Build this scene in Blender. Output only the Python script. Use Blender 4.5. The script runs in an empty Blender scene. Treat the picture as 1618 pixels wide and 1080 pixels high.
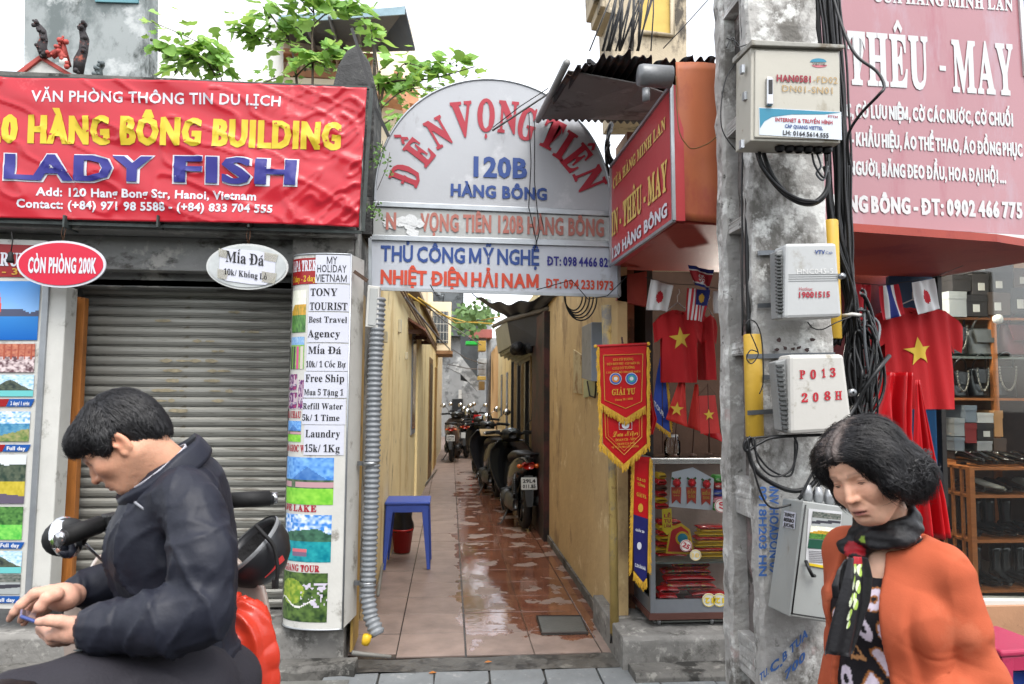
import bpy, math, random, unicodedata
import numpy as np
import openvdb as vdb
from mathutils import Vector, Matrix
random.seed(7); rng = np.random.default_rng(7)
S = bpy.context.scene; C = S.collection
V = Vector; R = math.radians
F = 1130.0; CAM = V((0, 0, 1.5))
_d = V((-98, -80, -F)).normalized(); _r = 0.0075
_u = V((math.sin(_r), math.cos(_r), (98*math.sin(_r)+80*math.cos(_r))/-F)).normalized()
_x = _d.cross(_u).normalized(); _u = _x.cross(_d).normalized()
W2C = Matrix((( _x.x, _d.x, _u.x), (_x.y, _d.y, _u.y), (_x.z, _d.z, _u.z)))
C2W = W2C.transposed()
cam = bpy.data.objects.new('camera', bpy.data.cameras.new('camera')); C.objects.link(cam)
cam.matrix_world = Matrix.Translation(CAM) @ C2W.to_4x4()
cam.data.sensor_width = 36; cam.data.lens = 36*F/1618; cam.data.clip_start = .05; cam.data.clip_end = 500
cam.data.dof.use_dof = True; cam.data.dof.focus_distance = 3.6; cam.data.dof.aperture_fstop = 5.6
S.camera = cam
w = bpy.data.worlds.new('World'); S.world = w; w.use_nodes = True
nt = w.node_tree; sky = nt.nodes.new('ShaderNodeTexSky'); sky.sky_type = 'NISHITA'; sky.sun_disc = False
SUN_EL, SUN_AZ = R(60), R(165)
sky.sun_elevation = SUN_EL; sky.sun_rotation = SUN_AZ; sky.dust_density = 1.5; sky.air_density = 1.0; sky.ozone_density = 1
hs = nt.nodes.new('ShaderNodeHueSaturation'); hs.inputs['Saturation'].default_value = .22
nt.links.new(sky.outputs[0], hs.inputs['Color']); nt.links.new(hs.outputs[0], nt.nodes['Background'].inputs[0])
nt.nodes['Background'].inputs[1].default_value = .15
sl = bpy.data.lights.new('sun', 'SUN'); sl.energy = 1.0; sl.angle = R(40); sl.color = (1, .96, .9)
so = bpy.data.objects.new('sun', sl); C.objects.link(so)
sdir = V((math.sin(SUN_AZ)*math.cos(SUN_EL), math.cos(SUN_AZ)*math.cos(SUN_EL), math.sin(SUN_EL)))
so.rotation_euler = sdir.to_track_quat('Z', 'Y').to_euler(); so.location = (0, -3, 8)
vs = S.view_settings; vs.view_transform = 'Standard'; vs.look = 'None'; vs.gamma = 1; vs.use_curve_mapping = False
vs.exposure = 1.75
S.cycles.max_bounces = 7; S.cycles.diffuse_bounces = 5; S.cycles.glossy_bounces = 3; S.cycles.transmission_bounces = 5; S.cycles.transparent_max_bounces = 8
S.cycles.use_denoising = True; S.cycles.sample_clamp_indirect = 8
def ray(px, py): return C2W @ V((px-809, 540-py, -F))
def P(px, py, Y):
    d = ray(px, py); return CAM + d*(Y/d.y)
def PX(px, py, X):
    d = ray(px, py); return CAM + d*(X/d.x)
def PZ(px, py, z):
    d = ray(px, py); return CAM + d*((z-1.5)/d.z)
class Plane:
    def __init__(s, p, n, up=(0, 0, 1)):
        s.p = V(p); s.n = V(n).normalized()
        if s.n.dot(CAM-s.p) < 0: s.n = -s.n
        s.up = (V(up)-s.n*V(up).dot(s.n)).normalized(); s.r = s.up.cross(s.n).normalized()
    def __call__(s, px, py, off=0):
        d = ray(px, py); return CAM + d*((s.p-CAM).dot(s.n)/d.dot(s.n)) + s.n*off
def YP(Y): return Plane((0, Y, 0), (0, -1, 0))
def lin(c): return tuple(((x/255)/12.92 if x <= 10 else ((x/255+.055)/1.055)**2.4) for x in c)
_M = {}
BRIGHT = {'red_vinyl', 'yellow_render', 'cream_render', 'peach_render', 'blown_sky_white', 'lit_bulb', 'cream_house', 'leaf_0', 'leaf_1', 'leaf_2', 'stained_ochre_render', 'mirror_glass', 'grey_wall'}
def M(name, col, rough=.6, metal=0, var=.18, scale=6, dirt=None, bump=.15, bscale=60, spec=.4, alpha=1, emit=0, trans=0, stretch=None, coat=0):
    if name in _M: return _M[name]
    m = bpy.data.materials.new(name); m.use_nodes = True; _M[name] = m
    n = m.node_tree.nodes; L = m.node_tree.links; b = n['Principled BSDF']
    gn = 1.0 if name in BRIGHT else .8
    col = tuple(x*gn for x in lin(col))
    b.inputs['Roughness'].default_value = rough; b.inputs['Metallic'].default_value = metal
    b.inputs['Specular IOR Level'].default_value = spec
    if coat: b.inputs['Coat Weight'].default_value = coat; b.inputs['Coat Roughness'].default_value = .08
    if trans: b.inputs['Transmission Weight'].default_value = trans; b.inputs['IOR'].default_value = 1.1
    if alpha < 1: b.inputs['Alpha'].default_value = alpha
    if emit:
        b.inputs['Emission Color'].default_value = (*col, 1); b.inputs['Emission Strength'].default_value = emit
    tc = n.new('ShaderNodeTexCoord'); src = tc.outputs['Object']
    if stretch:
        mp = n.new('ShaderNodeMapping'); mp.inputs['Scale'].default_value = stretch; L.new(src, mp.inputs[0]); src = mp.outputs[0]
    nz = n.new('ShaderNodeTexNoise'); nz.inputs['Scale'].default_value = scale; nz.inputs['Detail'].default_value = 8; nz.inputs['Roughness'].default_value = .62
    L.new(src, nz.inputs['Vector'])
    cr = n.new('ShaderNodeValToRGB'); cr.color_ramp.elements[0].position = .3; cr.color_ramp.elements[1].position = .7
    cr.color_ramp.elements[0].color = (*[max(0, x*(1-var)) for x in col], 1); cr.color_ramp.elements[1].color = (*[min(1, x*(1+var)) for x in col], 1)
    L.new(nz.outputs[0], cr.inputs[0]); out = cr.outputs[0]
    for k, dd in enumerate(dirt or []):
        dc, amt, dsc = dd[:3]; strz = dd[3] if len(dd) > 3 else None
        n2 = n.new('ShaderNodeTexNoise'); n2.inputs['Scale'].default_value = dsc; n2.inputs['Detail'].default_value = 9; n2.inputs['Roughness'].default_value = .68
        s2 = tc.outputs['Object']
        mp = n.new('ShaderNodeMapping'); mp.inputs['Location'].default_value = (3.1*k+1, 2.3*k, 1.7); mp.inputs['Scale'].default_value = strz or (1, 1, 1)
        L.new(s2, mp.inputs[0]); L.new(mp.outputs[0], n2.inputs['Vector'])
        r2 = n.new('ShaderNodeValToRGB'); t = .5+(.5-amt)*.42
        r2.color_ramp.elements[0].position = max(0, t-.035); r2.color_ramp.elements[1].position = min(1, t+.05)
        mx = n.new('ShaderNodeMix'); mx.data_type = 'RGBA'
        L.new(n2.outputs[0], r2.inputs[0]); L.new(r2.outputs[0], mx.inputs['Factor']); L.new(out, mx.inputs['A'])
        mx.inputs['B'].default_value = (*[x*gn for x in lin(dc)], 1); out = mx.outputs['Result']
    L.new(out, b.inputs['Base Color'])
    if bump:
        nb = n.new('ShaderNodeTexNoise'); nb.inputs['Scale'].default_value = bscale; nb.inputs['Detail'].default_value = 6
        L.new(src, nb.inputs['Vector'])
        bp = n.new('ShaderNodeBump'); bp.inputs['Strength'].default_value = bump; bp.inputs['Distance'].default_value = .01
        L.new(nb.outputs[0], bp.inputs['Height']); L.new(bp.outputs[0], b.inputs['Normal'])
    return m
def VC(name='printed_colour', rough=.5, spec=.3, bump=0, bscale=60, coat=0, sss=0, sheen=0, metal=0):
    if name in _M: return _M[name]
    m = bpy.data.materials.new(name); m.use_nodes = True; _M[name] = m
    n = m.node_tree.nodes; L = m.node_tree.links; b = n['Principled BSDF']
    a = n.new('ShaderNodeVertexColor'); a.layer_name = 'Col'; L.new(a.outputs[0], b.inputs['Base Color'])
    b.inputs['Roughness'].default_value = rough; b.inputs['Specular IOR Level'].default_value = spec; b.inputs['Metallic'].default_value = metal
    if coat: b.inputs['Coat Weight'].default_value = coat
    if sheen: b.inputs['Sheen Weight'].default_value = sheen
    if sss: b.inputs['Subsurface Weight'].default_value = sss; b.inputs['Subsurface Radius'].default_value = (1, .35, .2); b.inputs['Subsurface Scale'].default_value = .008
    if bump:
        tc = n.new('ShaderNodeTexCoord'); nb = n.new('ShaderNodeTexNoise'); nb.inputs['Scale'].default_value = bscale; nb.inputs['Detail'].default_value = 6
        L.new(tc.outputs['Object'], nb.inputs['Vector']); bp = n.new('ShaderNodeBump'); bp.inputs['Strength'].default_value = bump; bp.inputs['Distance'].default_value = .01
        L.new(nb.outputs[0], bp.inputs['Height']); L.new(bp.outputs[0], b.inputs['Normal'])
    return m
def tag(o, label=None, cat=None, group=None, kind=None):
    if label: o['label'] = label
    if cat: o['category'] = cat
    if group: o['group'] = group
    if kind: o['kind'] = kind
    return o
def thing(name, label, cat, loc, group=None, rz=0):
    o = bpy.data.objects.new(name, None); C.objects.link(o); o.location = loc; o.rotation_euler = (0, 0, rz); o.empty_display_size = .1
    return tag(o, label, cat, group)
def rootof(o):
    while o.parent: o = o.parent
    return o
def dup(root, loc, rz=None, label=None, mats=None):
    def rec(o, par):
        c = o.copy(); C.objects.link(c); c.parent = par
        for ch in list(KIDS.get(o.name, [])): rec(ch, c)
        return c
    r = rec(root, None); r.location = loc
    if rz is not None: r.rotation_euler = (0, 0, rz)
    if label: r['label'] = label
    return r
KIDS = {}
class MB:
    def __init__(s): s.v = []; s.f = []; s.mi = []; s.sm = []; s.cur = 0; s.col = None; s.fc = []
    def add(s, vs, fs, smooth=False, mi=None, col=None):
        b = len(s.v); s.v += [tuple(v) for v in vs]
        for f in fs: s.f.append([b+i for i in f]); s.mi.append(s.cur if mi is None else mi); s.sm.append(smooth); s.fc.append(col if col is not None else s.col)
        return s
    def box(s, c, sz, rot=None, **k):
        c = V(c); hx, hy, hz = [q/2 for q in sz]; vs = []
        for x in (-hx, hx):
            for y in (-hy, hy):
                for z in (-hz, hz):
                    p = V((x, y, z)); vs.append(c+(rot @ p if rot else p))
        return s.add(vs, [(0,1,3,2), (4,6,7,5), (0,4,5,1), (2,3,7,6), (0,2,6,4), (1,5,7,3)], **k)
    def bx(s, x0, x1, y0, y1, z0, z1, **k): return s.box(((x0+x1)/2, (y0+y1)/2, (z0+z1)/2), (abs(x1-x0), abs(y1-y0), abs(z1-z0)), **k)
    def slab(s, pts, t, **k):
        """polygon (front face, seen counter-clockwise or not) given thickness vector t"""
        n = len(pts); pts = [V(p) for p in pts]; t = V(t)
        fs = [tuple(range(n)), tuple(range(2*n-1, n-1, -1))]+[(i, n+i, n+(i+1) % n, (i+1) % n) for i in range(n)]
        return s.add(pts+[p+t for p in pts], fs, **k)
    def tube(s, pts, r, n=8, cap=True, smooth=True, **k):
        pts = [V(p) for p in pts]; m = len(pts)
        if not hasattr(r, '__len__'): r = [r]*m
        vs = []; a = None
        for i, p in enumerate(pts):
            t = (pts[min(i+1, m-1)]-pts[max(i-1, 0)]);
            if t.length < 1e-9: t = V((0, 0, 1))
            t.normalize()
            if a is None: a = t.orthogonal().normalized()
            a = (a-t*a.dot(t)); a = a.normalized() if a.length > 1e-6 else t.orthogonal().normalized()
            b = t.cross(a)
            for j in range(n):
                q = 2*math.pi*j/n; vs.append(p+(a*math.cos(q)+b*math.sin(q))*r[i])
        fs = [(i*n+j, i*n+(j+1) % n, (i+1)*n+(j+1) % n, (i+1)*n+j) for i in range(m-1) for j in range(n)]
        if cap: fs += [tuple(range(n-1, -1, -1)), tuple((m-1)*n+j for j in range(n))]
        return s.add(vs, fs, smooth=smooth, **k)
    def cyl(s, a, b, r, r2=None, n=12, **k): return s.tube([a, b], [r, r if r2 is None else r2], n=n, **k)
    def lathe(s, c, prof, n=20, ax=(0, 0, 1), smooth=True, ref=None, arc=(0, 1), **k):
        c = V(c); ax = V(ax).normalized(); a = V(ref).normalized() if ref else ax.orthogonal().normalized(); b = ax.cross(a); vs = []
        full = arc == (0, 1); nn = n if full else n+1
        for (r, h) in prof:
            for j in range(nn):
                q = 2*math.pi*(arc[0]+(arc[1]-arc[0])*j/n); vs.append(c+ax*h+(a*math.cos(q)+b*math.sin(q))*r)
        fs = [(i*nn+j, i*nn+(j+1) % nn, (i+1)*nn+(j+1) % nn, (i+1)*nn+j) for i in range(len(prof)-1) for j in range(n)]
        return s.add(vs, fs, smooth=smooth, **k)
    def grid(s, fn, nu, nv, colfn=None, smooth=True, closeu=False, **k):
        vs = [fn(i/nu, j/nv) for j in range(nv+1) for i in range(nu+1)]; b = len(s.v); s.v += [tuple(v) for v in vs]
        for j in range(nv):
            for i in range(nu):
                q = j*(nu+1)+i; s.f.append([b+q, b+q+1, b+q+nu+2, b+q+nu+1]); s.mi.append(k.get('mi', s.cur)); s.sm.append(smooth)
                s.fc.append(colfn((i+.5)/nu, (j+.5)/nv) if colfn else s.col)
        return s
    def sphere(s, c, r, n=12, m=8, rot=None, **k):
        c = V(c); r = r if hasattr(r, '__len__') else (r, r, r); vs = []
        for i in range(m+1):
            th = math.pi*i/m
            for j in range(n):
                q = 2*math.pi*j/n; p = V((r[0]*math.sin(th)*math.cos(q), r[1]*math.sin(th)*math.sin(q), r[2]*math.cos(th))); vs.append(c+(rot @ p if rot else p))
        fs = [(i*n+j, (i+1)*n+j, (i+1)*n+(j+1) % n, i*n+(j+1) % n) for i in range(m) for j in range(n)]
        k.setdefault('smooth', True); return s.add(vs, fs, **k)
    def build(s, name, mats, parent=None, local=False, bev=0, label=None, cat=None, group=None, kind=None, solid=0, origin=None, sub=0):
        if not isinstance(mats, (list, tuple)): mats = [mats]
        me = bpy.data.meshes.new(name); a = np.array(s.v, dtype=float).reshape(-1, 3)
        if parent is not None:
            if not local: a = a-np.array(rootof(parent).location)
            loc = V((0, 0, 0))
        elif local: loc = V((0, 0, 0))
        else:
            lo, hi = a.min(0), a.max(0); loc = V(origin) if origin else V(((lo[0]+hi[0])/2, (lo[1]+hi[1])/2, lo[2])); a = a-np.array(loc)
        me.from_pydata(a.tolist(), [], s.f)
        for m in mats: me.materials.append(m)
        me.polygons.foreach_set('material_index', s.mi); me.polygons.foreach_set('use_smooth', s.sm)
        if any(c is not None for c in s.fc):
            at = me.color_attributes.new('Col', 'FLOAT_COLOR', 'CORNER'); buf = []
            for f, c in zip(s.f, s.fc):
                c = c if c is not None else (.5, .5, .5); buf += [c[0], c[1], c[2], 1]*len(f)
            at.data.foreach_set('color', buf)
        me.validate(); me.update()
        o = bpy.data.objects.new(name, me); C.objects.link(o); o.location = loc
        if parent is not None: o.parent = parent; KIDS.setdefault(parent.name, []).append(o)
        if bev:
            b = o.modifiers.new('bevel', 'BEVEL'); b.width = bev; b.segments = 2; b.limit_method = 'ANGLE'; b.angle_limit = R(40)
        if solid:
            b = o.modifiers.new('solid', 'SOLIDIFY'); b.thickness = solid; b.offset = 0
        if sub:
            b = o.modifiers.new('sub', 'SUBSURF'); b.levels = sub; b.render_levels = sub
        return tag(o, label, cat, group, kind)
def share(o, parent, loc, rot=None, name=None, scale=None):
    c = o.copy(); C.objects.link(c); c.parent = parent; c.location = loc
    if rot is not None: c.rotation_euler = rot
    if scale is not None: c.scale = scale
    if parent is not None: KIDS.setdefault(parent.name, []).append(c)
    return c
_G = {}
def raw(s, off=0.0, res=2, sp=1.0):
    k = (s, off, res, sp)
    if k in _G: return _G[k]
    c = bpy.data.curves.new('t', 'FONT'); c.body = s; c.resolution_u = res; c.offset = off; c.space_character = sp
    o = bpy.data.objects.new('t', c); m = bpy.data.meshes.new_from_object(o)
    v = np.array([q.co[:2] for q in m.vertices]).reshape(-1, 2); f = [list(p.vertices) for p in m.polygons]
    bpy.data.objects.remove(o); bpy.data.curves.remove(c); bpy.data.meshes.remove(m)
    _G[k] = (v, f); return _G[k]
def mathch(ch, style):
    base = {'serif': (0x1D400, 0x1D41A, 0x1D7CE), 'slab': (0x1D400, 0x1D41A, 0x1D7CE), 'script': (0x1D4D0, 0x1D4EA, 0x1D7CE)}[style]
    if 'A' <= ch <= 'Z': return chr(base[0]+ord(ch)-65)
    if 'a' <= ch <= 'z': return chr(base[1]+ord(ch)-97)
    if '0' <= ch <= '9': return chr(base[2]+ord(ch)-48)
    return ch
def bar(x0, y0, x1, y1, t):
    dx, dy = x1-x0, y1-y0; l = math.hypot(dx, dy); nx, ny = -dy/l*t/2, dx/l*t/2
    return [(x0+nx, y0+ny), (x0-nx, y0-ny), (x1-nx, y1-ny), (x1+nx, y1+ny)]
def glyph(ch, style):
    """one serif or script glyph with its accents -> verts, faces, width"""
    if ch == ' ': return np.zeros((0, 3)), [], .26
    k = ('g', ch, style)
    if k in _G: return _G[k]
    n = unicodedata.normalize('NFD', ch); b = n[0]; marks = n[1:]; strike = b in 'Đđ'
    if strike: b = 'D' if b == 'Đ' else 'd'
    off = {'slab': .022, 'serif': .004, 'script': .008}[style]
    v, f = raw(mathch(b, style), off); v = np.column_stack([v, np.zeros(len(v))]); f = [list(q) for q in f]
    if b == 'i' and marks and len(v): pass
    x0, x1 = v[:, 0].min(), v[:, 0].max(); top = v[:, 1].max(); cx = (x0+x1)/2
    def poly(p):
        nonlocal v; base = len(v); v = np.vstack([v, np.column_stack([np.array(p), np.full(len(p), .0002*(1+len(f) % 7))])]); f.append([base+i for i in range(len(p))])
    y = top+.05; T = .055 if style == 'serif' else .085
    for mk in marks:
        o = ord(mk)
        if o == 0x302: poly(bar(cx-.14, y, cx+.01, y+.12, T)); poly(bar(cx-.01, y+.12, cx+.14, y, T)); y += .16
        elif o == 0x300: poly(bar(cx-.12, y+.13, cx+.05, y, T)); y += .12
        elif o == 0x301: poly(bar(cx-.05, y, cx+.12, y+.13, T)); y += .12
        elif o == 0x309: poly(bar(cx-.05, y+.13, cx+.06, y+.12, T)); poly(bar(cx+.05, y+.14, cx, y, T)); y += .12
        elif o == 0x303: poly(bar(cx-.13, y+.02, cx-.02, y+.1, T)); poly(bar(cx-.04, y+.09, cx+.06, y+.03, T)); poly(bar(cx+.04, y+.03, cx+.13, y+.11, T)); y += .12
        elif o == 0x306: poly(bar(cx-.12, y+.1, cx, y, T)); poly(bar(cx, y, cx+.12, y+.1, T)); y += .12
        elif o == 0x323: poly([(cx+.06*math.cos(a), -.13+.06*math.sin(a)) for a in [i*math.pi/4 for i in range(8)]])
        elif o == 0x31b: poly(bar(x1-.06, top-.06, x1+.05, top+.08, T))
    if strike:
        if b == 'D': poly(bar(x0-.04, .34, x0+.32, .34, .07))
        else: poly(bar(x1-.3, .58, x1+.05, .58, .05))
    v[:, 0] -= x0; r = (v, f, x1-x0); _G[k] = r; return r
def sglyph(ch, off=0.0):
    if ch == ' ': return np.zeros((0, 3)), [], .2
    if ch == 'M':
        t = .095+2*off; bs = [bar(t/2, 0, t/2, .68+off, t), bar(.78-t/2, 0, .78-t/2, .68+off, t), bar(t*.55, .66+off, .39, .06, t*.95), bar(.78-t*.55, .66+off, .39, .06, t*.95)]
        return np.array([(x, y, .0002*i) for i, b in enumerate(bs) for x, y in b]), [[4*i+j for j in range(4)] for i in range(4)], .78
    n = unicodedata.normalize('NFD', ch); strike = n[0] in 'Đđ'; horn = '\u031b' in n
    base = unicodedata.normalize('NFC', (('D' if n[0] == 'Đ' else 'd') if strike else n[0])+''.join(m for m in n[1:] if m != '\u031b'))
    v, f = raw(base, off); v = np.column_stack([v, np.zeros(len(v))]); f = [list(q) for q in f]
    if not len(v): return v, f, .2
    b0 = raw(('D' if n[0] == 'Đ' else 'd') if strike else n[0], 0.0)[0]; x0, x1 = b0[:, 0].min(), b0[:, 0].max(); top = b0[:, 1].max()
    def poly(p):
        nonlocal v; b = len(v); v = np.vstack([v, np.column_stack([np.array(p), np.full(len(p), .0002*(1+len(f) % 7))])]); f.append([b+i for i in range(len(p))])
    if strike: poly(bar(x0-.09, .34, x0+.26, .34, .085) if n[0] == 'Đ' else bar(x1-.3, .58, x1+.06, .58, .06))
    if horn: poly(bar(x1-.07, top-.05, x1+.06, top+.09, .08))
    lo = min(x0, v[:, 0].min()); v[:, 0] -= lo; return v, f, (x1-lo)+(.03 if horn else 0)
def tmesh(s, style):
    """-> verts (cap height scaled to 1, x from 0 to 1), faces, natural width in cap heights"""
    k = ('s', s, style)
    if k in _G: return _G[k]
    if style in ('sans', 'bold', 'black', 'fat', 'fatter'):
        off = {'sans': .004, 'bold': .018, 'black': .03, 'fat': .03, 'fatter': .034}[style]
        PR = any(unicodedata.normalize('NFD', q)[0] in 'ĐđM' or '\u031b' in unicodedata.normalize('NFD', q) for q in s)
        if PR:
            pen = 0; vs = []; f = []; nb = 0
            for ch in s:
                gv, gf, wd = sglyph(ch, off)
                if len(gv): vs.append(gv+np.array([pen, 0, 0])); f += [[nb+i for i in q] for q in gf]; nb += len(gv)
                pen += wd+({'fat': .12, 'fatter': .155}.get(style, .085) if ch != ' ' else 0)
            v = np.vstack(vs)
        else: v, f = raw(s, off, 2, {'fat': 1.08, 'fatter': 1.16}.get(style, 1.05)); v = np.column_stack([v, np.zeros(len(v))])
        cap = .68+off
        sh = {'fat': (0, .015, -.015), 'fatter': (0, .02, -.02, .04, -.04)}.get(style)
        if sh:
            v0, f0 = v, f; v = np.vstack([v0+np.array([d, 0, i*.0001]) for i, d in enumerate(sh)]); f = [[i+k*len(v0) for i in q] for k in range(len(sh)) for q in f0]
    else:
        pen = 0; vs = []; f = []; nb = 0
        for ch in s:
            gv, gf, wd = glyph(ch, style)
            if len(gv): gv = gv+np.array([pen, 0, 0]); vs.append(gv); f += [[nb+i for i in q] for q in gf]; nb += len(gv)
            pen += wd+(.055 if ch != ' ' else 0)
        v = np.vstack(vs); cap = .68
    x0, x1 = v[:, 0].min(), v[:, 0].max(); wd = (x1-x0)/cap
    v = np.column_stack([(v[:, 0]-x0)/(x1-x0), v[:, 1]/cap, v[:, 2]]); _G[k] = (v, f, wd); return _G[k]
def lett(mb, pl, s, style, x0, y0, x1, y1, h, mi=0, off=.003, col=None, slant=0):
    """string s on plane pl: baseline from pixel (x0,y0) to (x1,y1), capitals h pixels high"""
    v, f, _ = tmesh(s, style); A = pl(x0, y0, off); B = pl(x1, y1, off); L = (pl(x0, y0-h, off)-A).dot(pl.up); U = pl.up*L; D = B-A
    mb.add([A+D*(p[0])+U*p[1]+D.normalized()*(slant*p[1]*L)+pl.n*p[2] for p in v], f, mi=mi, col=col)
def lettm(mb, fn, s, style, u0, v0, u1, h, mi=0, col=None):
    """string on a mapped surface fn(u,v) -> point, u,v in surface metres"""
    v, f, _ = tmesh(s, style); mb.add([fn(u0+(u1-u0)*p[0], v0+h*p[1]) for p in v], f, mi=mi, col=col)
class SDF:
    def __init__(s, lo, hi, vox):
        s.lo = np.array(lo, float); s.vox = vox; s.n = np.ceil((np.array(hi)-s.lo)/vox).astype(int)+1; s.D = np.full(s.n, .2, np.float32); s.T = Matrix.Identity(4)
    def frame(s, T): s.T = T
    def _w(s, c, r):
        c = np.array(c); a = np.clip(np.floor((c-r-s.lo)/s.vox).astype(int), 0, s.n); b = np.clip(np.ceil((c+r-s.lo)/s.vox).astype(int)+1, 0, s.n)
        if (b <= a).any(): return None
        g = [s.lo[i]+s.vox*np.arange(a[i], b[i]) for i in range(3)]
        return (slice(a[0], b[0]), slice(a[1], b[1]), slice(a[2], b[2])), g
    def _put(s, sl, d, k, op):
        A = s.D[sl]; d = d.astype(np.float32)
        if op == 'u': h = np.maximum(k-np.abs(A-d), 0)/k; s.D[sl] = np.minimum(A, d)-h*h*k/4
        else: h = np.maximum(k-np.abs(A+d), 0)/k; s.D[sl] = np.maximum(A, -d)+h*h*k/4
    def ell(s, c, r, k=.015, rot=None, op='u'):
        r = r if hasattr(r, '__len__') else (r, r, r)
        cw = s.T @ V(c); Rm = s.T.to_3x3().normalized()
        if rot is not None: Rm = Rm @ rot
        sc = s.T.to_scale()[0]; r = [q*sc for q in r]
        q = s._w(cw, max(r)+k+.02)
        if q is None: return s
        sl, g = q; X, Y, Z = g[0][:, None, None]-cw[0], g[1][None, :, None]-cw[1], g[2][None, None, :]-cw[2]; m = np.array(Rm)
        l = [m[0, i]*X+m[1, i]*Y+m[2, i]*Z for i in range(3)]
        k0 = np.sqrt(sum((l[i]/r[i])**2 for i in range(3)))+1e-6; k1 = np.sqrt(sum((l[i]/r[i]**2)**2 for i in range(3)))+1e-6
        s._put(sl, k0*(k0-1)/k1, k, op); return s
    def cap(s, a, b, ra, rb=None, k=.015, op='u'):
        rb = ra if rb is None else rb; sc = s.T.to_scale()[0]; ra *= sc; rb *= sc
        a = np.array(s.T @ V(a)); b = np.array(s.T @ V(b)); c = (a+b)/2; q = s._w(c, np.abs(b-a)/2+max(ra, rb)+k+.02)
        if q is None: return s
        sl, g = q; X, Y, Z = g[0][:, None, None]-a[0], g[1][None, :, None]-a[1], g[2][None, None, :]-a[2]; ba = b-a
        h = np.clip((X*ba[0]+Y*ba[1]+Z*ba[2])/max(ba.dot(ba), 1e-9), 0, 1)
        d = np.sqrt((X-h*ba[0])**2+(Y-h*ba[1])**2+(Z-h*ba[2])**2)-(ra+(rb-ra)*h); s._put(sl, d, k, op); return s
    def chain(s, pts, rs, k=.012, op='u'):
        for i in range(len(pts)-1): s.cap(pts[i], pts[i+1], rs[i], rs[i+1], k, op)
        return s
    def coords(s): return [s.lo[i]+s.vox*np.arange(s.n[i]) for i in range(3)]
    def mesh(s):
        s.D[0, :, :] = s.D[-1, :, :] = .1; s.D[:, 0, :] = s.D[:, -1, :] = .1; s.D[:, :, 0] = s.D[:, :, -1] = .1
        g = vdb.FloatGrid(background=.2); g.copyFromArray(s.D); p, q = g.convertToQuads(0.0)
        p = np.array(p, float)*s.vox+s.lo; q = np.array(q, int)
        a, b, c = p[q[:, 0]], p[q[:, 1]], p[q[:, 2]]
        if np.einsum('ij,ij->i', a-p.mean(0), np.cross(b-a, c-a)).sum() < 0: q = q[:, ::-1]
        return p, q
def vnormals(p, q):
    n = np.cross(p[q[:, 2]]-p[q[:, 0]], p[q[:, 3]]-p[q[:, 1]]); N = np.zeros_like(p)
    for i in range(4): np.add.at(N, q[:, i], n)
    return N/(np.linalg.norm(N, axis=1, keepdims=True)+1e-12)
_lat = rng.random((32, 32, 32))
def vn(p, sc, seed=0):
    """smooth value noise, -1..1"""
    x = p*sc+seed*7.31; i = np.floor(x).astype(int); f = x-i; f = f*f*(3-2*f); o = 0
    for a in (0, 1):
        for b in (0, 1):
            for c in (0, 1):
                wgt = (f[:, 0] if a else 1-f[:, 0])*(f[:, 1] if b else 1-f[:, 1])*(f[:, 2] if c else 1-f[:, 2]); o = o+wgt*_lat[(i[:, 0]+a) % 32, (i[:, 1]+b) % 32, (i[:, 2]+c) % 32]
    return o*2-1
def meshobj(name, p, q, mat, parent=None, cols=None, **kw):
    me = bpy.data.meshes.new(name); p = np.array(p)
    loc = np.zeros(3)
    if parent is not None: p = p-np.array(rootof(parent).location)
    q = np.array(q); me.vertices.add(len(p)); me.vertices.foreach_set('co', p.ravel()); me.loops.add(q.size); me.loops.foreach_set('vertex_index', q.ravel())
    me.polygons.add(len(q)); me.polygons.foreach_set('loop_start', np.arange(0, q.size, q.shape[1])); me.polygons.foreach_set('loop_total', np.full(len(q), q.shape[1]))
    me.polygons.foreach_set('use_smooth', np.ones(len(q), bool)); me.materials.append(mat)
    if cols is not None:
        at = me.color_attributes.new('Col', 'FLOAT_COLOR', 'POINT'); at.data.foreach_set('color', np.column_stack([cols, np.ones(len(cols))]).ravel())
    me.update(); me.validate(); o = bpy.data.objects.new(name, me); C.objects.link(o)
    if parent is not None: o.parent = parent; KIDS.setdefault(parent.name, []).append(o)
    return tag(o, kw.get('label'), kw.get('cat'), kw.get('group'), kw.get('kind'))
def copyres(a, b, t): return [a[i]+(b[i]-a[i])*t for i in range(len(a))]
def mixc(a, b, t): t = max(0, min(1, t)); return tuple(a[i]+(b[i]-a[i])*t for i in range(3))
# ================================================================ materials in use
concrete = M('concrete', (128, 126, 122), .85, var=.28, scale=5, dirt=[((92, 90, 86), .3, 7), ((168, 166, 160), .3, 11)], bump=.5, bscale=35)
conc_dark = M('dark_concrete', (104, 102, 98), .85, var=.3, scale=6, dirt=[((52, 51, 48), .4, 5), ((140, 138, 132), .25, 14)], bump=.5, bscale=30)
asphalt = M('asphalt', (62, 62, 62), .9, var=.25, scale=20, bump=.5, bscale=120)
alu = M('aluminium', (176, 180, 184), .42, .75, var=.12, scale=9, bump=.05)
black = M('black_paint', (22, 22, 24), .5, var=.3, bump=.1)
rubber = M('black_rubber', (18, 18, 19), .7, var=.3, bump=.1)
white_p = M('white_paint', (205, 204, 198), .5, var=.08, dirt=[((150, 146, 138), .25, 6)], bump=.08)
steel = M('steel', (150, 152, 154), .35, .85, var=.15, bump=.05)
red_sheet = M('red_print', (186, 24, 40), .38, var=.08, scale=3, bump=.12, bscale=14)
def flat(name, c, rough=.5, **k): return M(name, c, rough, var=.06, bump=0, **k)
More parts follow.
